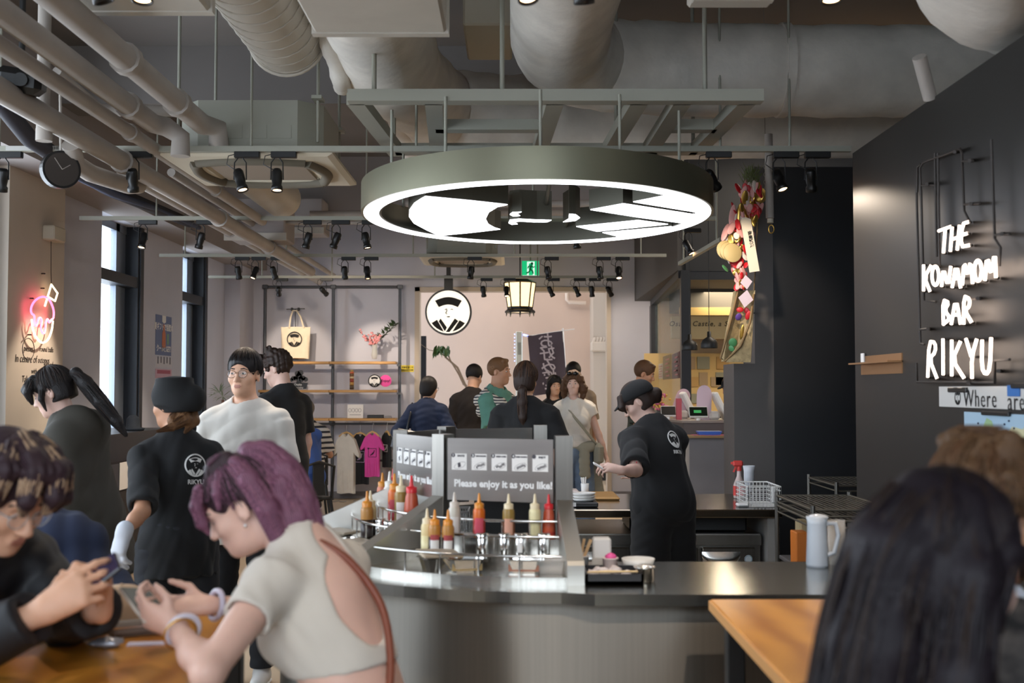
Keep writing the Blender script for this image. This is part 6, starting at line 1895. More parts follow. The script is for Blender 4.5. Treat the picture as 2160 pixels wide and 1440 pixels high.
class Field:
    """a solid sampled on a grid; pieces are blended in or cut away, then skinned"""
    def __init__(s, lo, hi, vox):
        s.lo = np.array(lo, float); s.v = vox
        s.n = np.maximum(np.ceil((np.array(hi) - s.lo) / vox).astype(int) + 1, 2)
        s.D = np.full(s.n, 9.0, np.float32)
        s.ax = [(s.lo[k] + vox * np.arange(s.n[k])).astype(np.float32) for k in range(3)]

    def sub(s, lo, hi, pad):
        i0 = np.maximum(np.floor((np.asarray(lo) - pad - s.lo) / s.v).astype(int), 0)
        i1 = np.minimum(np.ceil((np.asarray(hi) + pad - s.lo) / s.v).astype(int) + 1, s.n)
        if np.any(i1 <= i0): return None, None
        sl = tuple(slice(a, b) for a, b in zip(i0, i1))
        g = (s.ax[0][sl[0]][:, None, None], s.ax[1][sl[1]][None, :, None], s.ax[2][sl[2]][None, None, :])
        return sl, g

    def put(s, prim, k=.02, cut=False):
        fn, lo, hi = prim
        sl, g = s.sub(lo, hi, k + 3 * s.v)
        if sl is None: return s
        b = fn(*g).astype(np.float32)
        a = s.D[sl]
        if cut:
            b = -b
            h = np.maximum(k - np.abs(a - b), 0) / k
            s.D[sl] = np.maximum(a, b) + h * h * (k * .25)
        else:
            h = np.maximum(k - np.abs(a - b), 0) / k
            s.D[sl] = np.minimum(a, b) - h * h * (k * .25)
        return s

    def keep(s, n, p):
        """keep the side of plane p that n points away from"""
        n = nrm(n)
        d = (s.ax[0][:, None, None] - p[0]) * n[0] + (s.ax[1][None, :, None] - p[1]) * n[1] + (s.ax[2][None, None, :] - p[2]) * n[2]
        s.D = np.maximum(s.D, d.astype(np.float32))
        return s

    def ripple(s, amp, freq, seed=0, dirs=3, axis=None, warp=1.6, base=None):
        rg = np.random.RandomState(seed)
        X, Y, Z = s.ax[0][:, None, None], s.ax[1][None, :, None], s.ax[2][None, None, :]
        acc = 0
        for i in range(dirs):
            d = rg.normal(size=3)
            if axis is not None: d = d * axis
            d = nrm(d if base is None else base[0] + base[1] * rg.uniform(-.25, .25) + base[2] * rg.uniform(-.12, .12)) * freq * rg.uniform(.7, 1.5)
            e = nrm(rg.normal(size=3)) * freq * .35
            acc = acc + (1.3 - 2 * np.abs(np.sin(X * d[0] + Y * d[1] + Z * d[2] + rg.uniform(0, 6) + warp * np.sin(X * e[0] + Y * e[1] + Z * e[2]))))
        s.D = s.D + (amp / dirs * acc).astype(np.float32)
        return s

    def mesh(s):
        D = s.D
        D[0], D[-1] = np.maximum(D[0], .001), np.maximum(D[-1], .001)
        D[:, 0], D[:, -1] = np.maximum(D[:, 0], .001), np.maximum(D[:, -1], .001)
        D[:, :, 0], D[:, :, -1] = np.maximum(D[:, :, 0], .001), np.maximum(D[:, :, -1], .001)
        S = D < 0
        c = np.zeros(np.array(D.shape) - 1, np.int8)
        for i in (0, 1):
            for j in (0, 1):
                for k in (0, 1):
                    c += S[i:D.shape[0] - 1 + i, j:D.shape[1] - 1 + j, k:D.shape[2] - 1 + k]
        act = np.argwhere((c > 0) & (c < 8))
        if len(act) == 0: return np.zeros((0, 3)), np.zeros((0, 4), int)
        idm = np.full(c.shape, -1, np.int32)
        idm[tuple(act.T)] = np.arange(len(act))
        off = [(i, j, k) for i in (0, 1) for j in (0, 1) for k in (0, 1)]
        val = np.stack([D[act[:, 0] + o[0], act[:, 1] + o[1], act[:, 2] + o[2]] for o in off], 1)
        pos = np.zeros((len(act), 3)); cnt = np.zeros(len(act))
        for a in range(8):
            for b in range(a + 1, 8):
                da = np.array(off[b]) - np.array(off[a])
                if np.abs(da).sum() != 1: continue
                va, vb = val[:, a], val[:, b]
                m = (va < 0) != (vb < 0)
                t = np.where(m, va / np.where(m, va - vb, 1), 0)
                pos += np.where(m[:, None], np.array(off[a]) + t[:, None] * da, 0)
                cnt += m
        P = s.lo + (act + pos / cnt[:, None]) * s.v
        Q = []
        for ax in range(3):
            u, w = [(1, 2), (2, 0), (0, 1)][ax]
            sl0 = [slice(None)] * 3; sl1 = [slice(None)] * 3
            sl0[ax] = slice(0, -1); sl1[ax] = slice(1, None)
            A, B = S[tuple(sl0)], S[tuple(sl1)]
            e = np.argwhere(A != B)
            if len(e) == 0: continue
            e = e[(e[:, u] > 0) & (e[:, w] > 0) & (e[:, u] < c.shape[u]) & (e[:, w] < c.shape[w])]
            fl = A[tuple(e.T)]
            def cell(du, dw):
                q = e.copy(); q[:, u] += du; q[:, w] += dw
                return idm[tuple(q.T)]
            q = np.stack([cell(-1, -1), cell(0, -1), cell(0, 0), cell(-1, 0)], 1)
            q = np.where(fl[:, None], q, q[:, ::-1])
            Q.append(q[(q >= 0).all(1)])
        return P, np.concatenate(Q) if Q else np.zeros((0, 4), int)

    def obj(s, name, mat, parent, matfn=None, smooth_it=1, label=None):
        P, Q = s.mesh()
        if len(P) == 0: return None
        if smooth_it:
            n = len(P)
            e = np.concatenate([Q[:, [0, 1]], Q[:, [1, 2]], Q[:, [2, 3]], Q[:, [3, 0]]])
            for _ in range(smooth_it):
                acc = np.zeros_like(P); cn = np.zeros(n)
                for k in range(3):
                    acc[:, k] = np.bincount(e[:, 0], P[e[:, 1], k], n) + np.bincount(e[:, 1], P[e[:, 0], k], n)
                cn = np.bincount(e[:, 0], minlength=n) + np.bincount(e[:, 1], minlength=n)
                P = P * .5 + .5 * acc / np.maximum(cn, 1)[:, None]
        me = bpy.data.meshes.new(name)
        me.vertices.add(len(P)); me.vertices.foreach_set('co', P.astype(np.float32).ravel())
        me.loops.add(len(Q) * 4); me.loops.foreach_set('vertex_index', Q.astype(np.int32).ravel())
        me.polygons.add(len(Q)); me.polygons.foreach_set('loop_start', np.arange(0, len(Q) * 4, 4, dtype=np.int32))
        me.polygons.foreach_set('loop_total', np.full(len(Q), 4, np.int32))
        me.polygons.foreach_set('use_smooth', np.ones(len(Q), bool))
        for m in (mat if isinstance(mat, (list, tuple)) else [mat]): me.materials.append(m)
        if matfn is not None:
            C_ = P[Q].mean(1)
            me.polygons.foreach_set('material_index', matfn(C_).astype(np.int32))
        me.update(calc_edges=True)
        me.validate()
        o = bpy.data.objects.new(name, me); COL.objects.link(o)
        if parent is not None: o.parent = parent
        if label: o['label'] = label
        return o


def cap(a, b, ra, rb=None):
    a, b = np.asarray(a, float), np.asarray(b, float)
    rb = ra if rb is None else rb
    ba = b - a; bb = max(ba @ ba, 1e-9)
    def fn(X, Y, Z):
        h = np.clip(((X - a[0]) * ba[0] + (Y - a[1]) * ba[1] + (Z - a[2]) * ba[2]) / bb, 0, 1)
        return np.sqrt((X - a[0] - h * ba[0]) ** 2 + (Y - a[1] - h * ba[1]) ** 2 + (Z - a[2] - h * ba[2]) ** 2) - (ra + (rb - ra) * h)
    r = max(ra, rb)
    return fn, np.minimum(a, b) - r, np.maximum(a, b) + r


def cone(a, b, ra, rb):
    """straight piece with flat ends"""
    a, b = np.asarray(a, float), np.asarray(b, float)
    ba = b - a; L = np.linalg.norm(ba); d = ba / L
    def fn(X, Y, Z):
        t = (X - a[0]) * d[0] + (Y - a[1]) * d[1] + (Z - a[2]) * d[2]
        r = np.sqrt(np.maximum((X - a[0]) ** 2 + (Y - a[1]) ** 2 + (Z - a[2]) ** 2 - t * t, 0))
        return np.maximum(r - (ra + (rb - ra) * np.clip(t / L, 0, 1)), np.abs(t - L / 2) - L / 2)
    r = max(ra, rb)
    return fn, np.minimum(a, b) - r, np.maximum(a, b) + r


def ell(c, r, Rm=None):
    c, r = np.asarray(c, float), np.asarray(r, float)
    Rm = np.eye(3) if Rm is None else np.asarray(Rm)
    def fn(X, Y, Z):
        x, y, z = X - c[0], Y - c[1], Z - c[2]
        q = [x * Rm[0, i] + y * Rm[1, i] + z * Rm[2, i] for i in range(3)]
        k0 = np.sqrt((q[0] / r[0]) ** 2 + (q[1] / r[1]) ** 2 + (q[2] / r[2]) ** 2)
        k1 = np.sqrt((q[0] / r[0] ** 2) ** 2 + (q[1] / r[1] ** 2) ** 2 + (q[2] / r[2] ** 2) ** 2)
        return k0 * (k0 - 1) / np.maximum(k1, 1e-6)
    m = np.sqrt((Rm ** 2) @ (r ** 2))
    return fn, c - m, c + m


def slabcap(a, b, ra, rb, flat, nrm_dir):
    """limb piece flattened along nrm_dir (flat<1 makes it thinner that way)"""
    a, b = np.asarray(a, float), np.asarray(b, float)
    u = nrm(nrm_dir); ba = b - a; bb = max(ba @ ba, 1e-9)
    def fn(X, Y, Z):
        x, y, z = X - a[0], Y - a[1], Z - a[2]
        h = np.clip((x * ba[0] + y * ba[1] + z * ba[2]) / bb, 0, 1)
        x, y, z = x - h * ba[0], y - h * ba[1], z - h * ba[2]
        t = x * u[0] + y * u[1] + z * u[2]
        return np.sqrt(np.maximum(x * x + y * y + z * z - t * t + (t / flat) ** 2, 0)) * (flat if flat < 1 else 1) - (ra + (rb - ra) * h) * (flat if flat < 1 else 1)
    r = max(ra, rb) * max(1, flat)
    return fn, np.minimum(a, b) - r, np.maximum(a, b) + r


def hand_prims(w, f, n, left, s=1.0, curl=.5, thumb=.5, curls=None):
    """wrist point, finger direction, palm normal -> palm, five fingers (pieces, blend)"""
    f = nrm(f); n = np.asarray(n, float); n = nrm(n - f * (n @ f))
    th = np.cross(n, f) if left else np.cross(f, n)      # towards the thumb
    out = []
    kn = []
    for i, (o, L) in enumerate(((.030, .088), (.010, .092), (-.010, .088), (-.029, .080))):
        k = w + (f * L + th * o * 1.0) * s
        out.append((slabcap(w + th * o * .55 * s + f * .012 * s, k, .014 * s, .0105 * s, 1.0, n), .012))
        kn.append(k)
    out.append((slabcap(w, w + f * .05 * s, .026 * s, .030 * s, .62, n), .015))
    lens = ((.042, .025, .020), (.046, .029, .021), (.043, .027, .020), (.034, .020, .018))
    for i, k in enumerate(kn):
        c = (curls[i] if curls else curl * (1 + .12 * i))
        ang = 0; p = k; sp = th * (.10 - .07 * i)
        for j, L in enumerate(lens[i]):
            ang += c * (1.0, 1.15, .8)[j]
            d = nrm(f * math.cos(ang) + n * math.sin(ang) + sp * (1 if j == 0 else .3))
            q = p + d * L * s
            r0 = (.0092, .0082, .0074)[j] * s * (1 if i < 3 else .88)
            out.append((cap(p, q, r0, r0 * .9), .004))
            p = q
    b = w + (f * .022 + th * .022 + n * .008) * s
    d1 = nrm(f * .62 + th * .62 + n * (.25 + thumb * .5))
    m = b + d1 * .042 * s
    d2 = nrm(f * .9 + th * .25 * (1 - thumb) + n * (.1 + .5 * thumb))
    m2 = m + d2 * .030 * s
    d3 = nrm(f * .95 + n * (.2 + .5 * thumb) - th * .1 * thumb)
    out.append((cap(w + f * .012 * s + th * .008 * s, m, .016 * s, .012 * s), .012))
    out.append((cap(m, m2, .0105 * s, .0098 * s), .004))
    out.append((cap(m2, m2 + d3 * .024 * s, .0096 * s, .008 * s), .004))
    return out


SKIN = {'light': M('skin_light', 'd9a98c', .5, noise=.05, nscale=14, sss=.08), 'pale': M('skin_pale', 'd6b0a0', .5, noise=.05, nscale=14, sss=.08),
        'tan': M('skin_tan', 'c08e70', .5, noise=.05, nscale=14, sss=.08)}
M_LIP = M('lip', 'b57c6c', .5)
M_EYEW, M_IRIS, M_BROW = M('eye_white', 'dcd4ce', .25), M('iris_dark', '1d1410', .15), M('brow_dark', '221a16', .8)


def skeleton(P):
    H = P.get('H', 1.70); s = H / 1.72; fem = P.get('fem', False)
    J = dict(s=s, fem=fem)
    pz = P.get('pz', .95 * s)
    pel = vv(0, 0, pz)
    Rp = Rz(R(P.get('twist0', 0))) @ Ry(R(P.get('side', 0))) @ Rx(R(P.get('lean', 0)))
    waist = pel + Rp @ vv(0, 0, .17 * s)
    Rc = Rz(R(P.get('twist', 0))) @ Ry(R(P.get('side', 0) * 1.0)) @ Rx(R(P.get('lean', 0) + P.get('hunch', 0)))
    J.update(pel=pel, Rp=Rp, waist=waist, Rc=Rc)
    tp = lambda x, y, z: waist + Rc @ (vv(x, y, z - 1.12) * s)
    pp = lambda x, y, z: pel + Rp @ (vv(x, y, z - .95) * s)
    J['tp'], J['pp'] = tp, pp
    sw, hw = (.148, .095) if fem else (.170, .09)
    sw *= P.get('broad', 1)
    J['sw'] = sw
    J['neck'] = tp(0, .012, 1.455)
    Rh = Rz(R(P.get('yaw', 0))) @ Rx(R(P.get('pitch', 0))) @ Ry(R(P.get('roll', 0)))
    nd = nrm(Rc @ vv(0, 0, 1) + Rh @ vv(0, 0, .8) + Rh @ vv(0, -.25 - P.get('fwd', 0), 0))
    hs = (.92 if fem else .98) * s * P.get('head', 1)
    J['hs'], J['Rh'] = hs, Rh
    J['head'] = J['neck'] + nd * .14 * s + Rh @ vv(0, -.005, .02) * s
    hp = lambda x, y, z: J['head'] + Rh @ (vv(x, y, z) * hs)
    J['hp'] = hp
    for k, sg in (('L', 1), ('R', -1)):
        sh = tp(sg * sw, .01 + P.get('shfwd', 0), 1.362)
        a = P.get('arm' + k, {})
        ud = nrm(a.get('u', (sg * .16, .04, -1))); fd = nrm(a.get('f', (sg * .05, -.22, -1)))
        if 'elbow' in a:
            el = vv(a['elbow']); 
        else:
            el = sh + ud * .285 * s
        if 'wrist' in a:
            wr = vv(a['wrist'])
        else:
            wr = el + fd * .245 * s
        J['sh' + k], J['el' + k], J['wr' + k] = sh, el, wr
        J['hf' + k] = nrm(a.get('h', wr - el)); J['hn' + k] = nrm(a.get('n', (-sg, .0, 0)))
        J['cu' + k] = a.get('curl', .45); J['th' + k] = a.get('thumb', .4); J['cs' + k] = a.get('curls')
        hip = pp(sg * hw, 0, .92)
        l = P.get('leg' + k, {})
        td = nrm(l.get('u', (sg * .03, -.02, -1))); sd = nrm(l.get('f', (0, .04, -1)))
        kn = hip + td * .42 * s
        an = kn + sd * .41 * s
        J['hip' + k], J['kn' + k], J['an' + k] = hip, kn, an
        J['ft' + k] = nrm(l.get('t', (sg * .15, -1, -.02)))
    return J


def body_field(P, J, vox, limb_only=False):
    s, hs, Rh = J['s'], J['hs'], J['Rh']
    tp, pp, hp = J['tp'], J['pp'], J['hp']
    pts = [J[k] for k in J if isinstance(J[k], np.ndarray) and J[k].shape == (3,) and k[:2] not in ('hf', 'hn', 'ft')]
    pts = np.array(pts)
    lo, hi = pts.min(0) - .24, pts.max(0) + .24
    lo[2] = max(lo[2], -.01) if not P.get('cutz') else P['cutz']
    if P.get('lo'): lo = np.maximum(lo, P['lo'])
    F = Field(lo, hi, vox)
    fem = J['fem']; b = P.get('bulk', 1.0)
    Rc, Rp = J['Rc'], J['Rp']
    # trunk
    F.put(ell(pp(0, .005, .955), vv(.160 if fem else .155, .115, .13) * s * b, Rp), .05)
    F.put(ell(tp(0, 0, 1.10), vv(.128 if fem else .142, .098, .17) * s * b, Rc), .06)
    F.put(ell(tp(0, .0, 1.27), vv(.142 if fem else .165, .105, .18) * s * b, Rc), .06)
    F.put(cap(tp(-J['sw'] * .8, .012, 1.362), tp(J['sw'] * .8, .012, 1.362), .050 * s), .05)
    for sg in (-1, 1):
        F.put(cap(tp(sg * .02, .025, 1.45), tp(sg * J['sw'] * .85, .015, 1.385), .034 * s, .026 * s), .04)
    F.put(cap(tp(0, .035, 1.30), tp(0, .02, 1.44), .075 * s, .06 * s), .06)
    if fem:
        for sg in (-1, 1):
            F.put(ell(tp(sg * .068, -.085, 1.25), vv(.062, .06, .062) * s, Rc), .03)
    # arms
    for k, sg in (('L', 1), ('R', -1)):
        t = .9 if fem else 1.0
        F.put(cap(J['sh' + k], J['el' + k], .052 * s * t * b, .038 * s * t), .04)
        F.put(cap(J['el' + k], J['el' + k] * .6 + J['wr' + k] * .4, .038 * s * t, .036 * s * t), .02)
        F.put(cap(J['el' + k] * .6 + J['wr' + k] * .4, J['wr' + k], .036 * s * t, .024 * s * t), .02)
        if not P.get('nohand' + k):
            for pr, kk in hand_prims(J['wr' + k], J['hf' + k], J['hn' + k], k == 'L', s * (.93 if fem else 1), J['cu' + k], J['th' + k], J['cs' + k]):
                F.put(pr, kk)
    # legs
    for k in 'LR':
        F.put(cap(J['hip' + k], J['kn' + k], .078 * s * b, .052 * s), .04)
        F.put(cap(J['kn' + k], J['kn' + k] * .65 + J['an' + k] * .35, .052 * s, .053 * s), .02)
        F.put(cap(J['kn' + k] * .65 + J['an' + k] * .35, J['an' + k], .053 * s, .034 * s), .02)
        F.put(cap(J['an' + k] + vv(0, 0, -.03 * s), J['an' + k] + J['ft' + k] * .15 * s + vv(0, 0, -.05 * s), .034 * s, .026 * s), .02)
    # neck and head
    F.put(cap(J['neck'], hp(0, .02, -.06), .056 * s * (.86 if fem else 1), .052 * s * (.86 if fem else 1)), .03)
    F.put(ell(hp(0, .014, .035), vv(.074, .093, .083) * hs, Rh), .02)
    F.put(ell(hp(0, -.028, -.028), vv(.060, .062, .085) * hs, Rh), .03)
    F.put(ell(hp(0, -.04, -.082), vv(.044, .044, .036) * hs, Rh), .03)
    F.put(ell(hp(0, -.070, -.098), vv(.020, .018, .016) * hs, Rh), .02)
    for sg in (-1, 1):
        F.put(ell(hp(sg * .040, -.058, -.026), vv(.026, .026, .024) * hs, Rh), .02)
        F.put(ell(hp(sg * .075, .012, -.012), vv(.010, .019, .031) * hs, Rh @ Rz(sg * .35)), .008)
        F.put(ell(hp(sg * .084, .008, -.008), vv(.005, .010, .018) * hs, Rh @ Rz(sg * .35)), .006, True)
    F.put(cap(hp(-.034, -.078, .022), hp(.034, -.078, .022), .012 * hs), .016)
    for sg in (-1, 1):
        F.put(ell(hp(sg * .031, -.097, .004), vv(.017, .014, .011) * hs, Rh), .012, True)
    F.put(cap(hp(0, -.087, .008), hp(0, -.107, -.028), .008 * hs, .011 * hs), .012)
    F.put(ell(hp(0, -.108, -.034), vv(.012, .011, .010) * hs, Rh), .008)
    for sg in (-1, 1):
        F.put(ell(hp(sg * .012, -.098, -.036), vv(.009, .010, .008) * hs, Rh), .006)
    F.put(cap(hp(-.016, -.088, -.060), hp(.016, -.088, -.060), .0075 * hs), .006)
    F.put(cap(hp(-.014, -.087, -.070), hp(.014, -.087, -.070), .0078 * hs), .006)
    F.put(cap(hp(-.020, -.095, -.0648), hp(.020, -.095, -.0648), .0022 * hs), .003, True)
    return F


def garment_field(J, P, vox, zlo, c):
    """shirt-like cover: trunk inflated, straightened, cut at the hem, with sleeves"""
    s = J['s']; tp, pp = J['tp'], J['pp']; Rc, Rp = J['Rc'], J['Rp']
    b = P.get('bulk', 1.0)
    t = c.get('t', .016); loose = c.get('loose', 1.0)
    pts = np.array([J['shL'], J['shR'], J['elL'], J['elR'], J['pel'], J['neck'], J['wrL'], J['wrR'], J['waist'], pp(0, 0, c.get('hem', .84) - .05)])
    if c.get('sleeve', .6) < 1.0: pts = np.concatenate([pts[:6], pts[8:]])
    lo, hi = pts.min(0) - .22, pts.max(0) + .22
    if P.get('lo'): lo = np.maximum(lo, np.array(P['lo']))
    F = Field(lo, hi, vox)
    fem = J['fem']
    hem = c.get('hem', .84)
    wch = (.142 if fem else .165) * b
    F.put(ell(tp(0, 0, 1.27), vv(wch + t, .105 * b + t, .18 + t) * s, Rc), .06)
    F.put(cap(tp(-J['sw'] * .8, .012, 1.360), tp(J['sw'] * .8, .012, 1.360), .050 * s + t), .05)
    for sg in (-1, 1):
        F.put(cap(tp(sg * .02, .025, 1.45), tp(sg * J['sw'] * .85, .015, 1.383), .034 * s + t, .026 * s + t), .04)
    F.put(cap(tp(0, .035, 1.30), tp(0, .02, 1.42), .075 * s + t, .062 * s + t), .06)
    if fem:
        for sg in (-1, 1):
            F.put(ell(tp(sg * .066, -.083, 1.25), vv(.062 + t, .058 + t, .062 + t) * s, Rc), .05)
    wz = c.get('waist', (.125 if fem else .150) * loose)
    F.put(ell(tp(0, 0, 1.12), vv(wz * b + t, .102 * b * loose + t, .2) * s, Rc), .07)
    if hem < 1.06:
        hx, hy = c.get('hw', (.165 * loose)) * b + t, (.122 * loose) * b + t
        F.put(ell(pp(0, .005, .97), vv(hx, hy, .17) * s, Rp), .07)
        if hem < .82:
            a_ = pp(0, 0, .9); e_ = pp(0, .0, hem - .12)
            F.put(slabcap(a_, e_, hx * s * .98, (hx + c.get('flare', .02)) * s, .80, Rp @ vv(0, 1, 0)), .06)
    pass
    # hem cut
    n_ = (Rp if hem < 1.06 else Rc) @ vv(0, 0, -1)
    F.keep(n_, pp(0, 0, hem) if hem < 1.06 else tp(0, 0, hem))
    sl = c.get('sleeve', .6)
    if sl > 0:
        for k in 'LR':
            r0, r1 = .052 * s * b + t, .040 * s + t * c.get('slt', 1.6)
            A, E, Wr = J['sh' + k], J['el' + k], J['wr' + k]
            F.put(ell(A, vv(1, 1, 1) * (.050 * s * b + t)), .03)
            if sl <= 1.0:
                e = A + (E - A) * sl
                F.put(cone(A, e, r0, r0 * .45 + r1 * .55 + .004), .03)
                F.put(cone(e - nrm(E - A) * .02, e + nrm(E - A) * .03, .046 * s, .043 * s), .004, True)
            else:
                F.put(cap(A, E, r0, r1), .03)
                e = E + (Wr - E) * (sl - 1)
                F.put(cone(E, e, r1, r1 * .85), .02)
                F.put(ell(E, vv(1, 1, 1) * r1 * 1.02), .02)
                F.put(cone(e - nrm(Wr - E) * .02, e + nrm(Wr - E) * .04, .03 * s, .028 * s), .004, True)
    # neckline
    nk = c.get('neck', .064)
    F.put(cap(tp(0, .0, 1.46), tp(0, -.02, 1.60), nk * s, nk * s * 1.1), .012, True)
    if c.get('vneck'):
        F.put(ell(tp(0, -.09, 1.41), vv(.06, .09, .075) * s, Rc), .012, True)
    return F


def make_person(label, loc, rz, P, group=None, name='person'):
    """root at the feet; body one surface; hair, clothes, eyes as children"""
    root = thing(name, label, 'person', loc, R(rz), group)
    J = skeleton(P)
    vox = P.get('vox', .011)
    s, hs, Rh, hp = J['s'], J['hs'], J['Rh'], J['hp']
    F = body_field(P, J, vox)
    skin = SKIN[P.get('skin', 'light')]
    def mf(C):
        q = (C - J['head']) @ Rh / hs
        lip = (((q[:, 0]) / .0195) ** 2 + ((q[:, 2] + .065) / .0105) ** 2 < 1) & (q[:, 1] < -.075)
        return lip.astype(int)
    body = F.obj('body', [skin, M_LIP], root, mf if vox < .0085 else None)
    if P.get('cloth'):
        pass
    # eyes and brows
    if P.get('face', True):
        for sg in (-1, 1):
            if P.get('closed'):
                mb = MB().tube([hp(sg * .031 + x, -.0855 + abs(x) * .35, .000 - .004 * (1 - (x / .014) ** 2)) for x in (-.014, -.007, 0, .007, .014)], .0016 * hs, 5)
                mb.build('eyelid_line', M_BROW, root, world=False)
            else:
                e = MB().ell(hp(sg * .0305, -.0805, .003), vv(.0135, .0095, .0062) * hs, 12, 8, Matrix(Rh.tolist())).build('eye', M_EYEW, root, world=False)
                gz = P.get('gaze', 0)
                MB().ell(hp(sg * .0305 + gz, -.0875, .003), vv(.0060, .004, .0058) * hs, 10, 6, Matrix(Rh.tolist())).build('iris', M_IRIS, e, world=False)
            MB().tube([hp(sg * .016, -.0895, .0265), hp(sg * .033, -.0885, .0295), hp(sg * .050, -.076, .023)], [.0032 * hs, .0036 * hs, .0016 * hs], 5).build('eyebrow', P.get('brow', M_BROW), root, world=False)
    for c in P.get('clothes', []):
        k = c['k']
        cv = c.get('vox', max(vox, .007))
        if k == 'top':
            F = garment_field(J, P, cv, 0, c)
            for fn in c.get('ops', []): fn(F, J)
            F.ripple(c.get('fold', .005), c.get('ff', 38), c.get('seed', len(label)), 3)
            o = F.obj(c.get('name', 't_shirt'), c['m'], root)
        elif k == 'pants':
            pts = np.array([J[a + b] for a in ('hip', 'kn', 'an') for b in 'LR'] + [J['waist']])
            lo, hi = pts.min(0) - .2, pts.max(0) + .2
            lo[2] = max(lo[2], .0)
            if P.get('lo'): lo = np.maximum(lo, np.array(P['lo']))
            F = Field(lo, hi, cv)
            t = c.get('t', .014); lo_ = c.get('loose', 1.0); bl = P.get('bulk', 1.0)
            F.put(ell(J['pp'](0, .006, .955), vv(.160 * bl + t, .115 * bl + t, .15) * s, J['Rp']), .05)
            F.put(ell(J['pp'](0, .005, 1.03), vv(.140 * bl + t, .105 * bl + t, .12) * s, J['Rp']), .05)
            ln = c.get('len', 1.0)
            for q in 'LR':
                F.put(cap(J['hip' + q], J['kn' + q], (.080 * bl) * s + t, (.056 * lo_) * s + t), .03)
                if ln > .5:
                    e = J['kn' + q] + (J['an' + q] - J['kn' + q]) * min(1, (ln - .5) * 2)
                    F.put(cone(J['kn' + q], e, .055 * lo_ * s + t, c.get('cuff', .048) * lo_ * s + t), .008)
            F.keep(J['Rp'] @ vv(0, 0, 1), J['pp'](0, 0, c.get('rise', 1.06)))
            F.ripple(c.get('fold', .004), 40, 5, 3)
            F.obj(c.get('name', 'trousers'), c['m'], root)
        elif k == 'shoes':
            for q in 'LR':
                a = J['an' + q]; d = J['ft' + q]
                lo = a - vv(.16, .3, .13); hi = a + vv(.16, .3, .12)
                F = Field(np.minimum(lo, a + d * .2 - .1), np.maximum(hi, a + d * .2 + .1), max(cv, .008))
                F.put(cap(a + vv(0, 0, -.045 * s), a + d * .15 * s + vv(0, 0, -.055 * s), .044 * s, .038 * s), .02)
                F.put(cap(a + vv(0, 0, .0), a + vv(0, 0, -.04 * s), .044 * s, .046 * s), .02)
                F.keep((0, 0, -1), a + vv(0, 0, -.088 * s))
                o = F.obj('shoe', c['m'], root)
                mb = MB().rbox(a + d * .065 * s + vv(0, 0, -.079 * s), (.044 * s, .125 * s, .010), .008, Matrix(Rz(math.atan2(d[0], -d[1])).tolist()))
                if o: mb.build('shoe_sole', c.get('sole', M_WHITE), o, world=False)
    for h in P.get('hair', []):
        hair_piece(root, J, h, P)
    if P.get('glasses'):
        glasses(root, J, P['glasses'])
    return root, J


def hair_field(J, lo, hi, vox):
    return Field(lo, hi, vox)


def hair_piece(root, J, h, P):
    hs, Rh, hp = J['hs'], J['Rh'], J['hp']
    vox = h.get('vox', max(P.get('vox', .011) * .8, .004))
    lo = J['head'] - .26 * hs; hi = J['head'] + .26 * hs
    for q in h.get('locks', []):
        for p in q[0]:
            w = hp(*p); lo = np.minimum(lo, w - .08); hi = np.maximum(hi, w + .08)
    F = Field(lo, hi, vox)
    th = h.get('thick', .012)
    if h.get('cap', True):
        F.put(ell(hp(0, .018, .040), vv(.076 + th, .095 + th, .086 + th * 1.3) * hs, Rh), .02)
        if h.get('back', .0):
            F.put(ell(hp(0, .045, -.03), vv(.074 + th * .7, .065 + th, .085) * hs, Rh), .03)
        # open the face and the ears
        fr = h.get('line', .048)          # hairline height on the forehead
        F.put(ell(hp(0, -.125, fr - .105), vv(.078, .098, .105) * hs, Rh), .012, True)
        F.put(ell(hp(0, -.03, -.125), vv(.12, .115, .085) * hs, Rh), .02, True) if not h.get('back') else None
        if h.get('ear', True):
            for sg in (-1, 1):
                F.put(ell(hp(sg * .085, -.002, -.02), vv(.03, .030, .045) * hs, Rh), .012, True)
        nz = h.get('nape', -.075)
        F.keep(Rh @ vv(0, -.0, -1), hp(0, 0, nz))
    for q in h.get('locks', []):
        pts, r = q[0], q[1]
        W_ = [hp(*p) for p in pts]
        rs = r if isinstance(r, (list, tuple)) else [r] * len(W_)
        for a, b, r0, r1 in zip(W_, W_[1:], rs, rs[1:]):
            F.put(cap(a, b, r0 * hs, r1 * hs), q[2] if len(q) > 2 else .02)
    for fn in h.get('ops', []): fn(F, J)
    if h.get('strands'): strands(root, J, h)
    if h.get('curly'):
        F.ripple(h.get('rough', .008), h.get('freq', 80), h.get('seed', 1), 3)
    else:
        F.ripple(h.get('rough', .004) * .5, h.get('freq', 190) * 1.1, h.get('seed', 1), 3, None, .35, [Rh[:, 0], Rh[:, 1], Rh[:, 2]])
    return F.obj(h.get('name', 'hair'), h['m'], root)


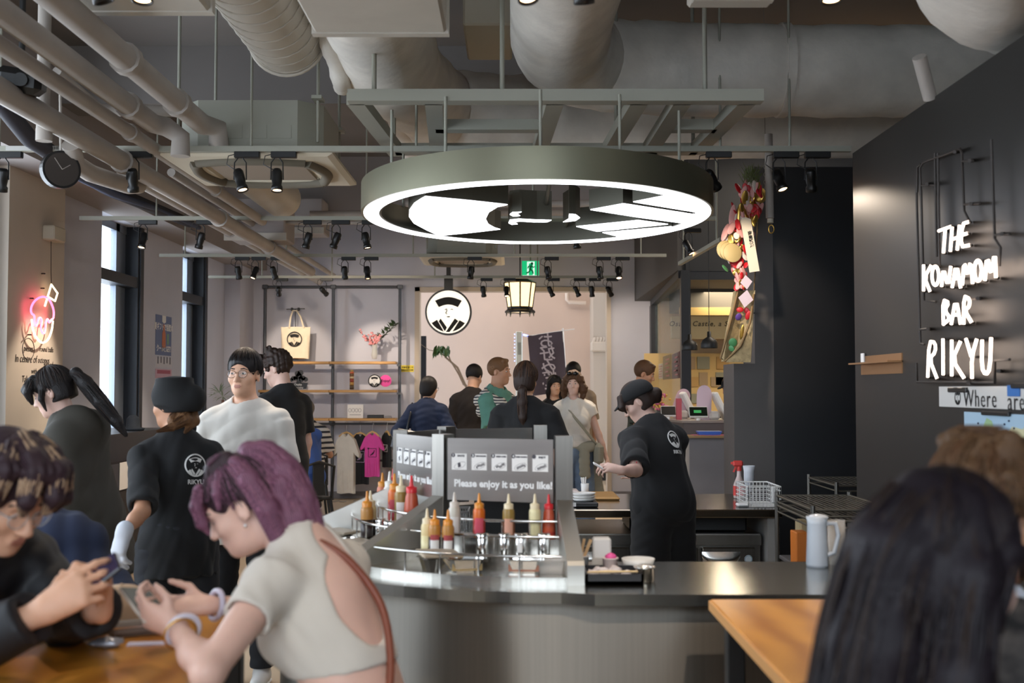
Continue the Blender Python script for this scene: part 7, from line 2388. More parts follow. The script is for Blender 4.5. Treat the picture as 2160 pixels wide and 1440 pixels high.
def strands(root, J, h):
    """fine hairs laid over the hair mass"""
    hs, Rh, hp = J['hs'], J['Rh'], J['hp']
    rg = random.Random(h.get('seed', 1) + 40)
    mb = MB(); w = h.get('sr', .0024) * hs
    def lay(pts, rs):
        pts = smooth([Vector(p) for p in pts], 1)
        mb.m = 0 if rg.random() < h.get('mix', .6) else 1
        n = len(pts)
        mb.tube(pts, [w * (1 - .75 * (i / n) ** 2) for i in range(n)], 4, cap=False)
    for q in h.get('locks', []):
        P_ = [vv(p) for p in q[0]]
        R_ = q[1] if isinstance(q[1], (list, tuple)) else [q[1]] * len(P_)
        for k in range(int(h['strands'] * (.5 + 12 * max(R_)))):
            a, u = rg.uniform(0, 6.28), rg.uniform(.8, 1.2)
            tw = rg.uniform(-.5, .5); st = rg.uniform(0, .25); en = rg.uniform(.8, 1.08)
            pts = []
            for i in range(7):
                t = min(st + (en - st) * i / 6, 1.0) * (len(P_) - 1)
                j = min(int(t), len(P_) - 2); f = t - j
                c = P_[j] * (1 - f) + P_[j + 1] * f; r_ = R_[j] * (1 - f) + R_[j + 1] * f
                d = nrm(P_[j + 1] - P_[j]); x = nrm(np.cross(d, vv(.3, .5, .8))); y = np.cross(d, x)
                b = a + tw * i / 6
                c = c + (x * math.cos(b) + y * math.sin(b)) * r_ * u + (d * .012 * (en - 1) if i == 6 else 0)
                pts.append(hp(*c))
            lay(pts, None)
    if h.get('cap', True):
        th = h.get('thick', .012); fr = h.get('line', .048); nz = max(h.get('nape', -.075), -.11)
        rr = vv(.078 + th, .097 + th, .088 + th * 1.3)
        for k in range(int(h['strands'] * 9)):
            ph = rg.uniform(0, 6.283)
            fy = -math.cos(ph)                       # -1 faces front
            front = max(0, math.cos(ph))
            zend = (fr + .012) if front > .55 else (.0 if front > -.35 else nz)
            if .25 < front <= .55: zend = .03
            zend += rg.uniform(-.012, .02)
            el1 = math.asin(max(-.95, min(.95, (zend - .04) / rr[2])))
            out = rg.uniform(.985, 1.035); pts = []
            for i in range(6):
                e = 1.45 + (el1 - 1.45) * (i / 5)
                a = ph + .25 * math.sin(k) * (1 - i / 5)
                pts.append(hp(rr[0] * math.cos(e) * math.sin(a) * out, .018 - rr[1] * math.cos(e) * math.cos(a) * out, .04 + rr[2] * math.sin(e) * out))
            lay(pts, None)
    mb.build(h.get('name', 'hair').replace('hair', 'hair') + '_strands', [h['m'], h.get('m2', h['m'])], root, world=False)


def glasses(root, J, mat, r=.024):
    hp, hs = J['hp'], J['hs']
    g = MB()
    for sg in (-1, 1):
        g.tube([hp(sg * .031 + r * 1.05 * math.cos(t), -.104 + .006 * abs(math.cos(t)), .0 + r * .85 * math.sin(t)) for t in [2 * math.pi * i / 20 for i in range(20)]], .0016 * hs, 6, True)
        g.tube([hp(sg * .055, -.100, .006), hp(sg * .074, -.05, .008), hp(sg * .080, .012, .006)], .0016 * hs, 6)
    g.tube([hp(-.008, -.106, .005), hp(0, -.110, .008), hp(.008, -.106, .005)], .0015 * hs, 6)
    o = g.build('glasses', mat, root, world=False)
    mb = MB()
    for sg in (-1, 1):
        c = [hp(sg * .031 + r * 1.0 * math.cos(t), -.104 + .006 * abs(math.cos(t)), r * .8 * math.sin(t)) for t in [2 * math.pi * i / 20 for i in range(20)]]
        mb.add(c, [tuple(range(20))])
    mb.build('lens', M('spectacle_lens', 'eef2f4', .03, alpha=.12), o, world=False)


def hairmat(name, c1, c2, rough=.45):
    """hair: two close tones running in fine strands"""
    if name in _mats: return _mats[name]
    m = wave_mat(name, c1, c2, 130, 'X', 4, max(rough, .52), bump=.2, detail=3)
    m.node_tree.nodes['Principled BSDF'].inputs['Specular IOR Level'].default_value = .3
    return m
H_BLACK = hairmat('hair_black', '0f0d0e', '211c1c', .38)
H_DBROWN = hairmat('hair_dark_brown', '1c1412', '3a2a22', .42)
H_BROWN = hairmat('hair_brown', '3a281c', '6a4a32', .5)
H_LBROWN = hairmat('hair_light_brown', '5a3d28', '8a6442', .5)
def seat_legs(spread=.12, knee=0.0):
    return {'legL': dict(u=(spread, -1, knee), f=(0, .05, -1)), 'legR': dict(u=(-spread, -1, knee), f=(0, .05, -1))}

# ================================================================== the people
def LC(loc, rz):
    """world point -> the figure's own frame"""
    a = -R(rz); c_, s_ = math.cos(a), math.sin(a)
    def f(p):
        x, y, z = p[0] - loc[0], p[1] - loc[1], p[2] - loc[2]
        return np.array([c_ * x - s_ * y, s_ * x + c_ * y, z])
    return f
def LD(rz):
    f = LC((0, 0, 0), rz)
    return lambda *v: f(v)
def TW(root, v): return WM(root) @ Vector([float(a) for a in v])
def TD(root, v): return WM(root).to_3x3() @ Vector([float(a) for a in v])
from mathutils.bvhtree import BVHTree
def back_emblem(root, J, x, z, r, mat=None):
    sh_ = next(c for c in root.children if c.name.split('.')[0] in ('t_shirt', 'work_shirt'))
    o = TW(root, J['tp'](x, .17, z))
    X, Y = TD(root, J['Rc'] @ vv(-1, 0, 0)), TD(root, J['Rc'] @ vv(0, 0, 1))
    new = [emblem(sh_, o, X, Y, r, mat or M_WHITEINK, None, .002, name='printed_emblem'),
           text_mb('RIKYU', r * .55, o - Y * r * 1.45, X, Y, .002, bold=.0005).build('printed_lettering', mat or M_WHITEINK, sh_)]
    bv = BVHTree.FromPolygons([v.co for v in sh_.data.vertices], [tuple(p.vertices) for p in sh_.data.polygons])
    n_ = WM(root).to_3x3().inverted() @ X.cross(Y)
    oo = WM(root).inverted() @ o
    for e in new:                       # the print follows the cloth
        for v in e.data.vertices:
            h = bv.ray_cast(v.co + n_ * .1, -n_)
            if h[0] is not None: v.co = h[0] + n_ * (.0025 + (v.co - oo).dot(n_))
def glove(root, J, P, k, mat):
    pts = np.array([J['wr' + k], J['wr' + k] + J['hf' + k] * .2])
    F = Field(pts.min(0) - .09, pts.max(0) + .09, .004)
    for pr, kk in hand_prims(J['wr' + k], J['hf' + k], J['hn' + k], k == 'L', J['s'] * 1.0, J['cu' + k], J['th' + k]):
        F.put(pr, kk + .003)
    F.put(cap(J['wr' + k] - J['hf' + k] * .012, J['wr' + k], .031, .029), .015)
    F.D -= .0035
    F.obj('glove', mat, root)

C_WT, C_BT = M('cloth_white', 'd0cbc3', .9, noise=.03, nscale=12, sheen=.1), M('cloth_black', '131416', .9, sheen=.05)
C_NAVY, C_OLIVE = M('cloth_navy', '1f2b46', .9), M('cloth_olive', '38352e', .85, noise=.06, nscale=6)
C_JEAN, C_JEAND, C_DARK = M('cloth_jeans', '66788f', .9, noise=.15, nscale=7), M('cloth_dark_jeans', '2c3a4e', .9, noise=.1, nscale=9), M('cloth_charcoal', '24262b', .9)
C_OLT = M('cloth_olive_trousers', '36382f', .9)
C_TEAL, C_BROWN = M('cloth_teal', '5f9284', .9, noise=.08, nscale=9), M('cloth_brown_black', '241d1a', .9)
C_BLUE, C_GREYB, C_BEIGE = M('cloth_blue', '3c5a9c', .9), M('cloth_greybeige', '9a8878', .9), M('cloth_beige_grey', '8d8a7c', .9)
C_STRIPE = wave_mat('cloth_striped', 'dedad6', '30323c', 5.2, 'Z', .4, .9, hard=.62, detail=0)
C_STRIPE2 = wave_mat('cloth_striped_sweater', 'd8d2c8', '3a3c44', 11, 'Z', 3, .9, hard=.6, detail=1)
SH_B, SH_W = M('shoe_black', '17171a', .5), M('shoe_white', 'd4d2ce', .5)
G_FRAME, G_CLEAR = M('specs_brown', '7a5a40', .3, .4), M('specs_clear', 'c4c0bc', .15, alpha=.75)
def std(top, pants, shoes=SH_B, sleeve=.62, hem=.80, **k):
    t = dict(k='top', m=top, hem=hem, sleeve=sleeve); t.update(k)
    return [t, dict(k='pants', m=pants), dict(k='shoes', m=shoes)]

# --- woman with purple hair, seated, near table
loc = (-.358, 2.57, 0); rz = -118
L, D_ = LC(loc, rz), LD(rz)
M_PURP = hairmat('hair_purple', '45283a', '8a5c74', .5)
M_PURP2 = hairmat('hair_purple_light', '6a3d55', '9a6d80', .5)
M_ROOT = hairmat('hair_dark_roots', '1d1516', '43303a', .42)
def keyhole(F, J):
    F.put(ell(J['tp'](0, .145, 1.255), vv(.088, .085, .125), J['Rc']), .01, True)
    F.put(ell(J['tp'](0, .10, 1.40), vv(.035, .07, .06), J['Rc']), .01, True)
    # the hem rises towards the front
    F.keep(J['Rc'] @ vv(0, -.35, -1), J['tp'](0, .1, 1.085))
P1 = dict(H=1.60, fem=True, vox=.0055, pz=.77, lean=4, hunch=26, pitch=30, yaw=28, fwd=.9, closed=True, skin='pale', bulk=1.03, lo=(-.6, -.75, .45),
          armL=dict(elbow=L((-.60, 2.27, .99)), wrist=L((-.715, 2.44, 1.045)), h=D_(-1, .25, .35), n=D_(.1, .9, .45), curl=.55, thumb=.5),
          armR=dict(elbow=L((-.56, 2.86, 1.0)), wrist=L(W(437, 1276, 2.72)), h=D_(-1, -.25, .02), n=D_(-.1, -.5, .8), curl=.35, thumb=.3),
          clothes=[dict(k='top', name='crop_top', m=M('cloth_crop_white', 'c8c3ba', .9, sheen=.1), t=.007, hem=1.075, sleeve=.42, slt=1.0, neck=.07, vox=.0055, ops=[keyhole], fold=.0025, ff=60, waist=.118),
                   dict(k='pants', m=C_JEAND, t=.010, rise=1.02)],
          hair=[dict(name='hair', strands=40, m2=M_PURP, m=M_ROOT, line=.052, thick=.009, back=1, nape=-.02, rough=.004, freq=170, vox=.0045, ear=True,
                     locks=[(((.03, -.02, .128), (.03, .03, .135)), .02)]),
                dict(name='ponytail', strands=180, m2=M_PURP2, m=M_PURP, cap=False, rough=.0075, freq=150, vox=.0045, seed=4, axis=(1, .6, .3),
                     locks=[(((0, .05, .108), (0, .085, .118), (0, .122, .09), (.01, .145, .03), (.02, .145, -.06), (.03, .13, -.16), (.04, .11, -.24)), (.018, .026, .034, .040, .040, .034, .012))]),
                dict(name='side_hair', strands=130, m2=M_PURP2, m=M_PURP, cap=False, rough=.006, freq=170, vox=.0045, seed=6, axis=(1, .6, .3),
                     locks=[(((.04, -.07, .10), (.05, -.098, .06), (.046, -.108, .015), (.036, -.108, -.02)), (.012, .013, .011, .004)),
                            (((0, -.08, .105), (.01, -.108, .06), (.012, -.116, .01)), (.012, .013, .005)),
                            (((-.04, -.07, .10), (-.05, -.1, .06), (-.046, -.11, .01)), (.012, .014, .005)),
                            (((.05, .0, .105), (.078, -.025, .06), (.083, -.04, .02)), (.014, .010, .004)),
                            (((.05, .05, .11), (.084, .068, .05), (.086, .072, -.04), (.08, .065, -.14), (.07, .045, -.24)), (.02, .024, .028, .026, .012)),
                            (((.0, .09, .09), (.02, .125, .0), (.03, .12, -.1), (.04, .09, -.2)), (.03, .04, .045, .02)),
                            (((-.06, .05, .1), (-.088, .05, .0), (-.08, .06, -.12), (-.07, .03, -.22)), (.02, .028, .028, .012))])])
pw, JP = make_person('woman with purple ponytail in a white open backed top looking at her phone', loc, rz, P1)
for k, c1 in (('L', 'cfcbd8'), ('R', 'b9b4c8')):
    a = JP['wr' + k] - JP['hf' + k] * .02
    x, y, z = frame(nrm(JP['wr' + k] - JP['el' + k]))
    MB().tube([Vector(a) + (x * math.cos(t) + y * math.sin(t)) * .033 for t in [2 * math.pi * i / 20 for i in range(20)]], .007, 8, True).build('bracelet', M('band_' + c1, c1, .35), pw, world=False)
a = JP['wrL'] - nrm(JP['wrL'] - JP['elL']) * .035
x, y, z = frame(nrm(JP['wrL'] - JP['elL']))
MB().tube([Vector(a) + (x * math.cos(t) + y * math.sin(t)) * .034 for t in [2 * math.pi * i / 20 for i in range(20)]], .0025, 6, True).build('gold_bracelet', M('gold', 'd9a84a', .25, .9), pw, world=False)
MB().ell(JP['hp'](.083, .0, -.05), (.004, .004, .006), 8, 6).build('earring', M_CHROME, pw, world=False)
tpw = lambda *v: TW(pw, JP['tp'](*v)); ppw = lambda *v: TW(pw, JP['pp'](*v))
sb = thing('shoulder_bag', 'brown leather bag strap running down the back of the purple haired woman', 'bag', ppw(.22, .06, .80))
MB().tube(smooth([tpw(.05, -.02, 1.452), tpw(.045, .06, 1.45), tpw(.0, .118, 1.37), tpw(-.035, .134, 1.27), tpw(-.03, .142, 1.18), ppw(.02, .142, 1.10), ppw(.08, .140, 1.02), ppw(.15, .12, .95), ppw(.21, .06, .88)]), .0095, 8).build('bag_strap', M('leather_brown', '7a3d28', .45), sb)
MB().rbox(ppw(.225, .03, .80), (.05, .10, .085), .03, Matrix(Rz(R(rz)).tolist())).build('bag_body', M('leather_brown', '7a3d28', .45), sb)
def phone(label, c, ax, n, scr, case, L=.075, w=.036):
    ax = Vector(ax).normalized(); n = Vector(n); n = (n - ax * n.dot(ax)).normalized(); s_ = n.cross(ax)
    t = thing('smartphone', label, 'phone', c)
    m_ = Matrix((ax, s_, n)).transposed()
    MB().rbox(c, (L, w, .0045), .003, m_).build('phone_body', case, t)
    MB().box(Vector(c) + n * .0048, (L * .96, w * .93, .0004), m_).build('phone_screen', scr, t)
    return t
phone('pale cased smartphone held in both hands by the purple haired woman', W(308, 1277, 2.52), (-.62, .70, .36), (.35, -.15, .9), M('screen_grey', '5a5c58', .12), M('phone_case_pale', 'b9b4aa', .3))

# --- young man at the table edge, bleached streaks
loc = (-1.43, 2.72, 0); rz = 55
L, D_ = LC(loc, rz), LD(rz)
M_BLOND = hairmat('hair_blond', '94785f', 'c0a488', .5)
P2 = dict(H=1.73, vox=.0055, pz=.785, lean=14, hunch=26, pitch=30, fwd=.3, yaw=8, roll=0, closed=True, skin='light', lo=(-.6, -.8, .4),
          armR=dict(elbow=L((-1.16, 2.40, 1.0)), wrist=L(W(92, 1288, 2.36)), h=D_(.82, .1, .5), n=D_(.2, .9, -.1), curl=.55, thumb=.7, curls=(.45, .6, .75, .85)),
          armL=dict(elbow=L((-1.06, 2.72, 1.02)), wrist=L(W(212, 1288, 2.52)), h=D_(.05, -.2, 1), n=D_(-.6, -.75, .1), curl=1.15, thumb=.9),
          clothes=[dict(k='top', name='black_jacket', m=M('cloth_black_jacket', '15161a', .6), hem=.80, sleeve=1.86, t=.02, fold=.008, ff=30, neck=.06), dict(k='pants', m=C_DARK)],
          hair=[dict(name='hair', strands=30, m=M_ROOT, line=.060, thick=.013, back=1, nape=-.09, rough=.005, freq=120, vox=.005, ear=False),
                dict(name='bleached_fringe', strands=150, mix=.3, m2=M_BLOND, m=M_ROOT, cap=False, rough=.007, freq=150, vox=.005, seed=3, axis=(1, .5, .3),
                     locks=[(((.01, -.02, .128), (-.03, -.085, .115), (-.045, -.112, .06), (-.04, -.112, .02)), (.02, .022, .018, .006)), (((.02, -.02, .128), (.02, -.095, .118), (.012, -.125, .07), (.008, -.122, .025)), (.02, .022, .018, .006)),
                            (((.03, -.02, .125), (.055, -.075, .105), (.065, -.098, .05), (.062, -.095, .01)), (.02, .022, .018, .006)), (((-.03, 0, .128), (-.075, -.05, .10), (-.088, -.06, .04), (-.085, -.05, -.01)), (.02, .024, .02, .008)),
                            (((.04, .03, .125), (.085, .0, .10), (.095, -.01, .03)), (.02, .02, .01)), (((0, .03, .132), (-.02, -.06, .128), (-.01, -.1, .115)), (.02, .02, .015))])],
          glasses=G_CLEAR)
pm, JM = make_person('young man with bleached streaked fringe, clear glasses and black jacket at the table edge', loc, rz, P2)
phone('dark smartphone between the hands of the man with bleached fringe', W(192, 1226, 2.42), (.75, .15, .6), (-.4, -.5, .6), M('screen_violet', '3a3450', .15), M('phone_black', '0d1118', .15), .07, .034)
# navy jacket on a stool behind him
def stool(label, x, y, h, r=.16):
    t = thing('bar_stool', label, 'stool', (x, y, 0))
    MB().lathe([(0, h - .04), (r, h - .04), (r + .01, h - .02), (r, h), (0, h)], (x, y, 0), 24).build('seat', M_BLACK, t)
    for k in range(4):
        a = math.pi / 4 + k * math.pi / 2
        MB().cyl((x + r * .6 * math.cos(a), y + r * .6 * math.sin(a), h - .04), (x + r * 1.1 * math.cos(a), y + r * 1.1 * math.sin(a), 0), .012, n=8).build('leg', M_BLACK, t)
    MB().tube([(x + r * .95 * math.cos(u), y + r * .95 * math.sin(u), .28) for u in [2 * math.pi * i / 20 for i in range(20)]], .008, 6, True).build('foot_ring', M_BLACK, t)
    return t
stool('black bar stool under the purple haired woman', -.36, 2.58, .71)
stool('black bar stool under the man with bleached fringe', -1.38, 2.72, .67)
stool('black bar stool with a navy jacket heaped on it', -1.47, 3.75, .72)
F = Field((-1.85, 3.45, .66), (-1.1, 4.1, 1.3), .012)
F.put(ell((-1.47, 3.75, .86), (.23, .17, .17)), .05).put(ell((-1.52, 3.76, 1.03), (.19, .13, .13)), .06).put(ell((-1.34, 3.70, .83), (.15, .14, .13)), .05).ripple(.016, 22, 3)
F.keep((0, 0, -1), (0, 0, .722))
nj = F.obj('navy_jacket', C_NAVY, None); tag(nj, 'dark navy jacket heaped on a stool behind the man with bleached fringe', 'jacket')

# --- woman in olive coat
rz = -82; loc = (-1.99, 5.35, 0)
def hood(F, J):
    F.put(ell(J['tp'](0, .10, 1.40), vv(.15, .085, .10), J['Rc'] @ Rx(.5)), .05)
P3 = dict(H=1.66, fem=True, vox=.0075, lean=8, hunch=6, pitch=22, yaw=-6, closed=True, skin='pale', bulk=1.08,
          armL=dict(u=(.18, .12, -1), f=(.05, -.75, -.55)), armR=dict(u=(-.2, -.1, -1), f=(0, -.9, -.3)),
          clothes=[dict(k='top', name='olive_coat', m=C_OLIVE, hem=.70, sleeve=1.9, t=.035, flare=.075, waist=.17, hw=.19, ops=[hood], fold=.012, ff=20, neck=.05, slt=1.4), dict(k='pants', m=C_BT), dict(k='shoes', m=SH_B)],
          hair=[dict(strands=40, m2=H_DBROWN, m=H_BLACK, line=.045, thick=.009, back=1, nape=-.06, freq=140, rough=.003, ear=True,
                     locks=[(((.05, -.06, .1), (.07, -.098, .04), (.062, -.10, -.03)), (.018, .02, .006)), (((0, -.07, .11), (.02, -.118, .06), (.03, -.12, .0)), (.018, .022, .008)), (((-.05, -.06, .1), (-.07, -.098, .04), (-.062, -.10, -.03)), (.018, .02, .006)),
                            (((.06, -.02, .05), (.088, -.04, -.02), (.08, -.04, -.09)), (.012, .012, .004))]),
                dict(name='ponytail', strands=100, m2=H_DBROWN, m=H_BLACK, cap=False, seed=2, rough=.006, freq=130, locks=[(((0, .10, .04), (0, .145, .05), (.02, .18, -.02), (.03, .22, -.14), (.03, .26, -.27), (.03, .28, -.36)), (.02, .028, .036, .036, .028, .008))])])
oc, JO = make_person('woman in long olive coat with black ponytail walking past the cabinet', loc, rz, P3)
MB().tube(smooth([TW(oc, JO['tp'](.03, -.1, 1.40)), TW(oc, JO['tp'](.06, -.155, 1.28)), TW(oc, JO['tp'](.02, -.17, 1.15))]), [.012] + [.03] * 7 + [.02] if False else .024, 8).build('mustard_scarf', M('cloth_mustard', '9a7230', .9), oc)

# --- worker with black head cover and white glove
loc = (-1.46, 5.0, 0); rz = -152
L, D_ = LC(loc, rz), LD(rz)
P4 = dict(H=1.585, fem=True, vox=.0075, lean=3, hunch=4, pitch=6, yaw=38, skin='tan', face=True, bulk=.98, broad=1.05,
          armL=dict(elbow=L(W(300, 1078, 4.72)), wrist=L(W(262, 1122, 4.62)), h=D_(-.25, -.1, -1), n=D_(.6, .8, 0), curl=.35, thumb=.3),
          armR=dict(u=(-.2, -.15, -1), f=(.15, -.6, -.6)),
          clothes=[dict(k='top', m=C_BT, hem=.80, sleeve=.92, t=.015, loose=1.0, fold=.007, ff=28), dict(k='pants', m=C_DARK, loose=1.25, t=.02), dict(k='shoes', m=SH_B)],
          hair=[dict(name='head_cover', m=M('cloth_black_cap', '0f1012', .85), cap=False, rough=.004, freq=26, axis=(1, 1, 1), thick=.03, vox=.006,
                     ops=[lambda F, J: (F.put(ell(J['hp'](0, .015, .045), vv(.105, .118, .095) * J['hs'], J['Rh']), .02), F.put(ell(J['hp'](0, .07, .0), vv(.098, .10, .095) * J['hs'], J['Rh']), .03),
                                        F.put(cone(J['hp'](0, .02, -.005), J['hp'](0, .03, .135), .10 * J['hs'], .098 * J['hs']), .02), F.put(ell(J['hp'](-.02, .15, .02), vv(.06, .04, .06) * J['hs'], J['Rh']), .03),
                                        F.keep(J['Rh'] @ vv(0, -.05, -1), J['hp'](0, -.02, -.045)))]),
                dict(name='ponytail', strands=100, m2=H_BROWN, m=H_LBROWN, cap=False, rough=.006, freq=150, seed=3, locks=[(((0, .09, -.04), (.05, .12, -.09), (.14, .11, -.125), (.24, .10, -.145)), (.03, .028, .018, .005)), (((-.03, .09, -.04), (-.02, .12, -.10), (.06, .12, -.16)), (.03, .026, .006)),
                     (((.04, .06, -.05), (.07, .05, -.09), (.075, .04, -.13)), (.02, .018, .006))])])
hk4, J4 = make_person('worker seen from behind in black head cover and black shirt with one white glove', loc, rz, P4)
glove(hk4, J4, P4, 'L', M('glove_white', 'cfd3dc', .8))
back_emblem(hk4, J4, -.06, 1.31, .050)

# --- man in white t-shirt
P5 = dict(H=1.735, vox=.0065, pitch=0, yaw=-3, skin='light', gaze=-.002, armL=dict(u=(.17, .06, -1), f=(.06, -.12, -1)), armR=dict(u=(-.2, .05, -1), f=(.1, -.35, -1)), broad=1.04,
          clothes=std(C_WT, C_DARK, SH_W, .80, .74, t=.022, loose=1.05, fold=.008, ff=24, neck=.058, seed=3),
          hair=[dict(strands=34, m2=H_DBROWN, m=H_BLACK, line=.064, thick=.011, back=0, nape=-.055, rough=.004, freq=110, vox=.005,
                     locks=[])], glasses=G_FRAME)
make_person('man in plain white t-shirt and thin glasses facing the camera', (-1.42, 6.06, 0), -6, P5)

# --- man in black t-shirt with curly hair
P6 = dict(H=1.82, vox=.008, pitch=18, yaw=20, skin='pale', lean=2, armL=dict(u=(.2, -.05, -1), f=(0, -.5, -1)),
          clothes=std(C_BT, C_OLT, SH_W, .75, .76, t=.02, fold=.007, ff=26),
          hair=[dict(m=H_DBROWN, line=.06, thick=.016, nape=-.05, rough=.010, freq=85, curly=1, locks=[(((-.04, -.08, .11), (.0, -.10, .115), (.04, -.08, .11)), .026), (((-.03, -.03, .14), (.04, .0, .145)), .03)])])
make_person('tall man in black t-shirt with curly dark hair looking down near the shelving', (-1.70, 8.5, 0), -125, P6)

# --- seated pair near the shelving
sit = dict(legL=dict(u=(.12, -1, .0), f=(0, .1, -1)), legR=dict(u=(-.12, -1, .0), f=(0, .1, -1)))
P7 = dict(H=1.75, vox=.010, pz=.70, lean=12, hunch=14, pitch=20, skin='light', bulk=1.15, legL=dict(u=(.2, -1, -.1), f=(.1, -.45, -1)), legR=dict(u=(-.1, -1, -.15), f=(0, .1, -1)), armL=dict(u=(.15, -.3, -1), f=(-.1, -.9, -.3)), armR=dict(u=(-.15, -.3, -1), f=(.1, -.9, -.3)),
          clothes=std(C_BLUE, C_JEAN, SH_W, 1.85, .84, t=.03, fold=.012, ff=22), hair=[dict(m=H_DBROWN, nape=-.06, thick=.015)])
make_person('seated person in blue sweater and pale jeans with back to the room', (XY(640, 10.6), 10.6, 0), -140, P7)
P8 = dict(H=1.68, vox=.010, pz=.66, lean=6, hunch=8, pitch=15, yaw=25, skin='tan', armL=dict(u=(.2, -.1, -1), f=(-.2, -1, .1)), armR=dict(u=(-.3, -.1, -1), f=(.2, -.9, .3)),
          clothes=std(C_STRIPE, C_BT, SH_B, .85, .86, t=.02), hair=[dict(m=hairmat('hair_grey_brown', '4a4038', '8a8078', .6), nape=-.06, thick=.012)], **sit)
make_person('seated person in navy and white striped shirt under the shelving', (XY(653, 13.0), 13.0, 0), -165, P8)
def chair(label, x, y, rz, h=.62):
    t = thing('metal_chair', label, 'chair', (x, y, 0), rz)
    MB().rbox((0, 0, h - .015), (.18, .18, .015), .01).build('seat', M_BLACK, t, world=False)
    for sx, sy in ((-1, -1), (1, -1), (1, 1), (-1, 1)):
        MB().tube([(sx * .16, sy * .16, h - .02), (sx * .22, sy * .22, 0)], [.016, .012], 8).build('leg', M_BLACK, t, world=False)
    MB().tube([(-.165, .17, h), (-.17, .21, h + .28), (0, .23, h + .33), (.17, .21, h + .28), (.165, .17, h)], .013, 8).build('back_frame', M_BLACK, t, world=False)
    MB().rbox((0, .215, h + .17), (.06, .006, .15), .004).build('back_slat', M_BLACK, t, world=False)
    return t
chair('black metal chair under the person in blue sweater', XY(643, 10.6) + .02, 10.62, R(-140), .555)
chair('black metal chair under the person in striped shirt', XY(655, 13.0), 13.02, R(-165), .515)
b_ = W(672, 1010, 13.2)
MB().rbox((b_.x, 13.25, .58), (.10, .07, .19), .05).build('black_backpack', M('bag_black', '17171b', .7), None, label='black bag hanging beside the striped shirt sitter', cat='bag')

# --- group at the lobby opening
P9 = dict(H=1.66, fem=True, vox=.010, yaw=-35, pitch=5, skin='light', armL=dict(u=(.75, .1, -1), f=(-.75, -.3, -.75)), armR=dict(u=(-.55, .2, -1), f=(.45, -.5, -1)), bulk=1.12,
          clothes=std(C_NAVY, C_DARK, SH_B, 1.9, .84, t=.022), hair=[dict(m=H_BLACK, back=1, nape=-.10, thick=.018, ear=False, line=.045)], glasses=M('specs_dark', '2a2626', .4))
nv, J9 = make_person('woman in navy cardigan seen from behind with short black hair and shoulder bag', (XY(902, 12.0), 12.0, 0), 172, P9)
o = TW(nv, J9['tp'](.17, .0, 1.40)); e = TW(nv, J9['pp'](.20, .14, 1.02))
t = thing('handbag', 'glossy dark handbag hanging from the navy cardigan shoulder', 'bag', e)
MB().tube([TW(nv, J9['tp'](.15, -.09, 1.36)), o + Vector((0, -.0, .045)), TW(nv, J9['tp'](.165, .12, 1.33)), e + Vector((0, 0, .12))], .012, 6).build('bag_strap', M('bag_gloss', '2a2d33', .25), t)
MB().rbox(e + Vector((.0, -.03, .02)), (.15, .055, .12), .04, Euler((0, .2, .2)).to_matrix()).build('bag_body', M('bag_gloss', '2a2d33', .25), t)
P10 = dict(H=1.80, vox=.010, pitch=18, yaw=-10, skin='light', clothes=std(C_BROWN, C_DARK, SH_B, .85, .76, t=.022), hair=[dict(m=H_BLACK, nape=-.02, thick=.014, line=.05)])
make_person('person in dark brown t-shirt with cropped black hair seen from behind', (XY(997, 12.6), 12.6, 0), 168, P10)
P11 = dict(H=1.83, vox=.009, yaw=12, pitch=2, skin='tan', armL=dict(u=(.15, -.35, -1), f=(-1, -.35, .2), curl=.6), armR=dict(u=(-.15, -.3, -1), f=(.85, -.7, .35), curl=.5),
           clothes=std(C_TEAL, C_GREYB, SH_W, .9, .78, t=.024, neck=.066), hair=[dict(m=H_LBROWN, nape=-.04, thick=.009, line=.06, rough=.004, locks=[(((-.04, -.055, .105), (.04, -.055, .105)), .018)])])
gm, J11 = make_person('man in teal shirt with striped sweater over his shoulders, arms folded', (XY(1050, 11.0), 11.0, 0), 58, P11)
tq = J11['tp']
F = Field(tq(0, 0, 1.3) - .36, tq(0, 0, 1.3) + .36, .009)
for a, b_, r0, r1 in ((( -.17, .03, 1.40), (0, .085, 1.44), .05, .05), ((0, .085, 1.44), (.17, .03, 1.40), .05, .05), ((-.17, .03, 1.40), (-.12, -.12, 1.33), .05, .045), ((.17, .03, 1.40), (.12, -.12, 1.33), .05, .045),
                      ((-.12, -.12, 1.33), (-.07, -.15, 1.16), .045, .04), ((.12, -.12, 1.33), (.06, -.15, 1.17), .045, .04), ((-.15, .10, 1.35), (.15, .10, 1.35), .06, .06), ((-.1, .12, 1.25), (.1, .12, 1.25), .05, .05)):
    F.put(cap(tq(*a), tq(*b_), r0, r1), .03)
F.ripple(.008, 40, 2)
sw_ = F.obj('striped_sweater', C_STRIPE2, gm)

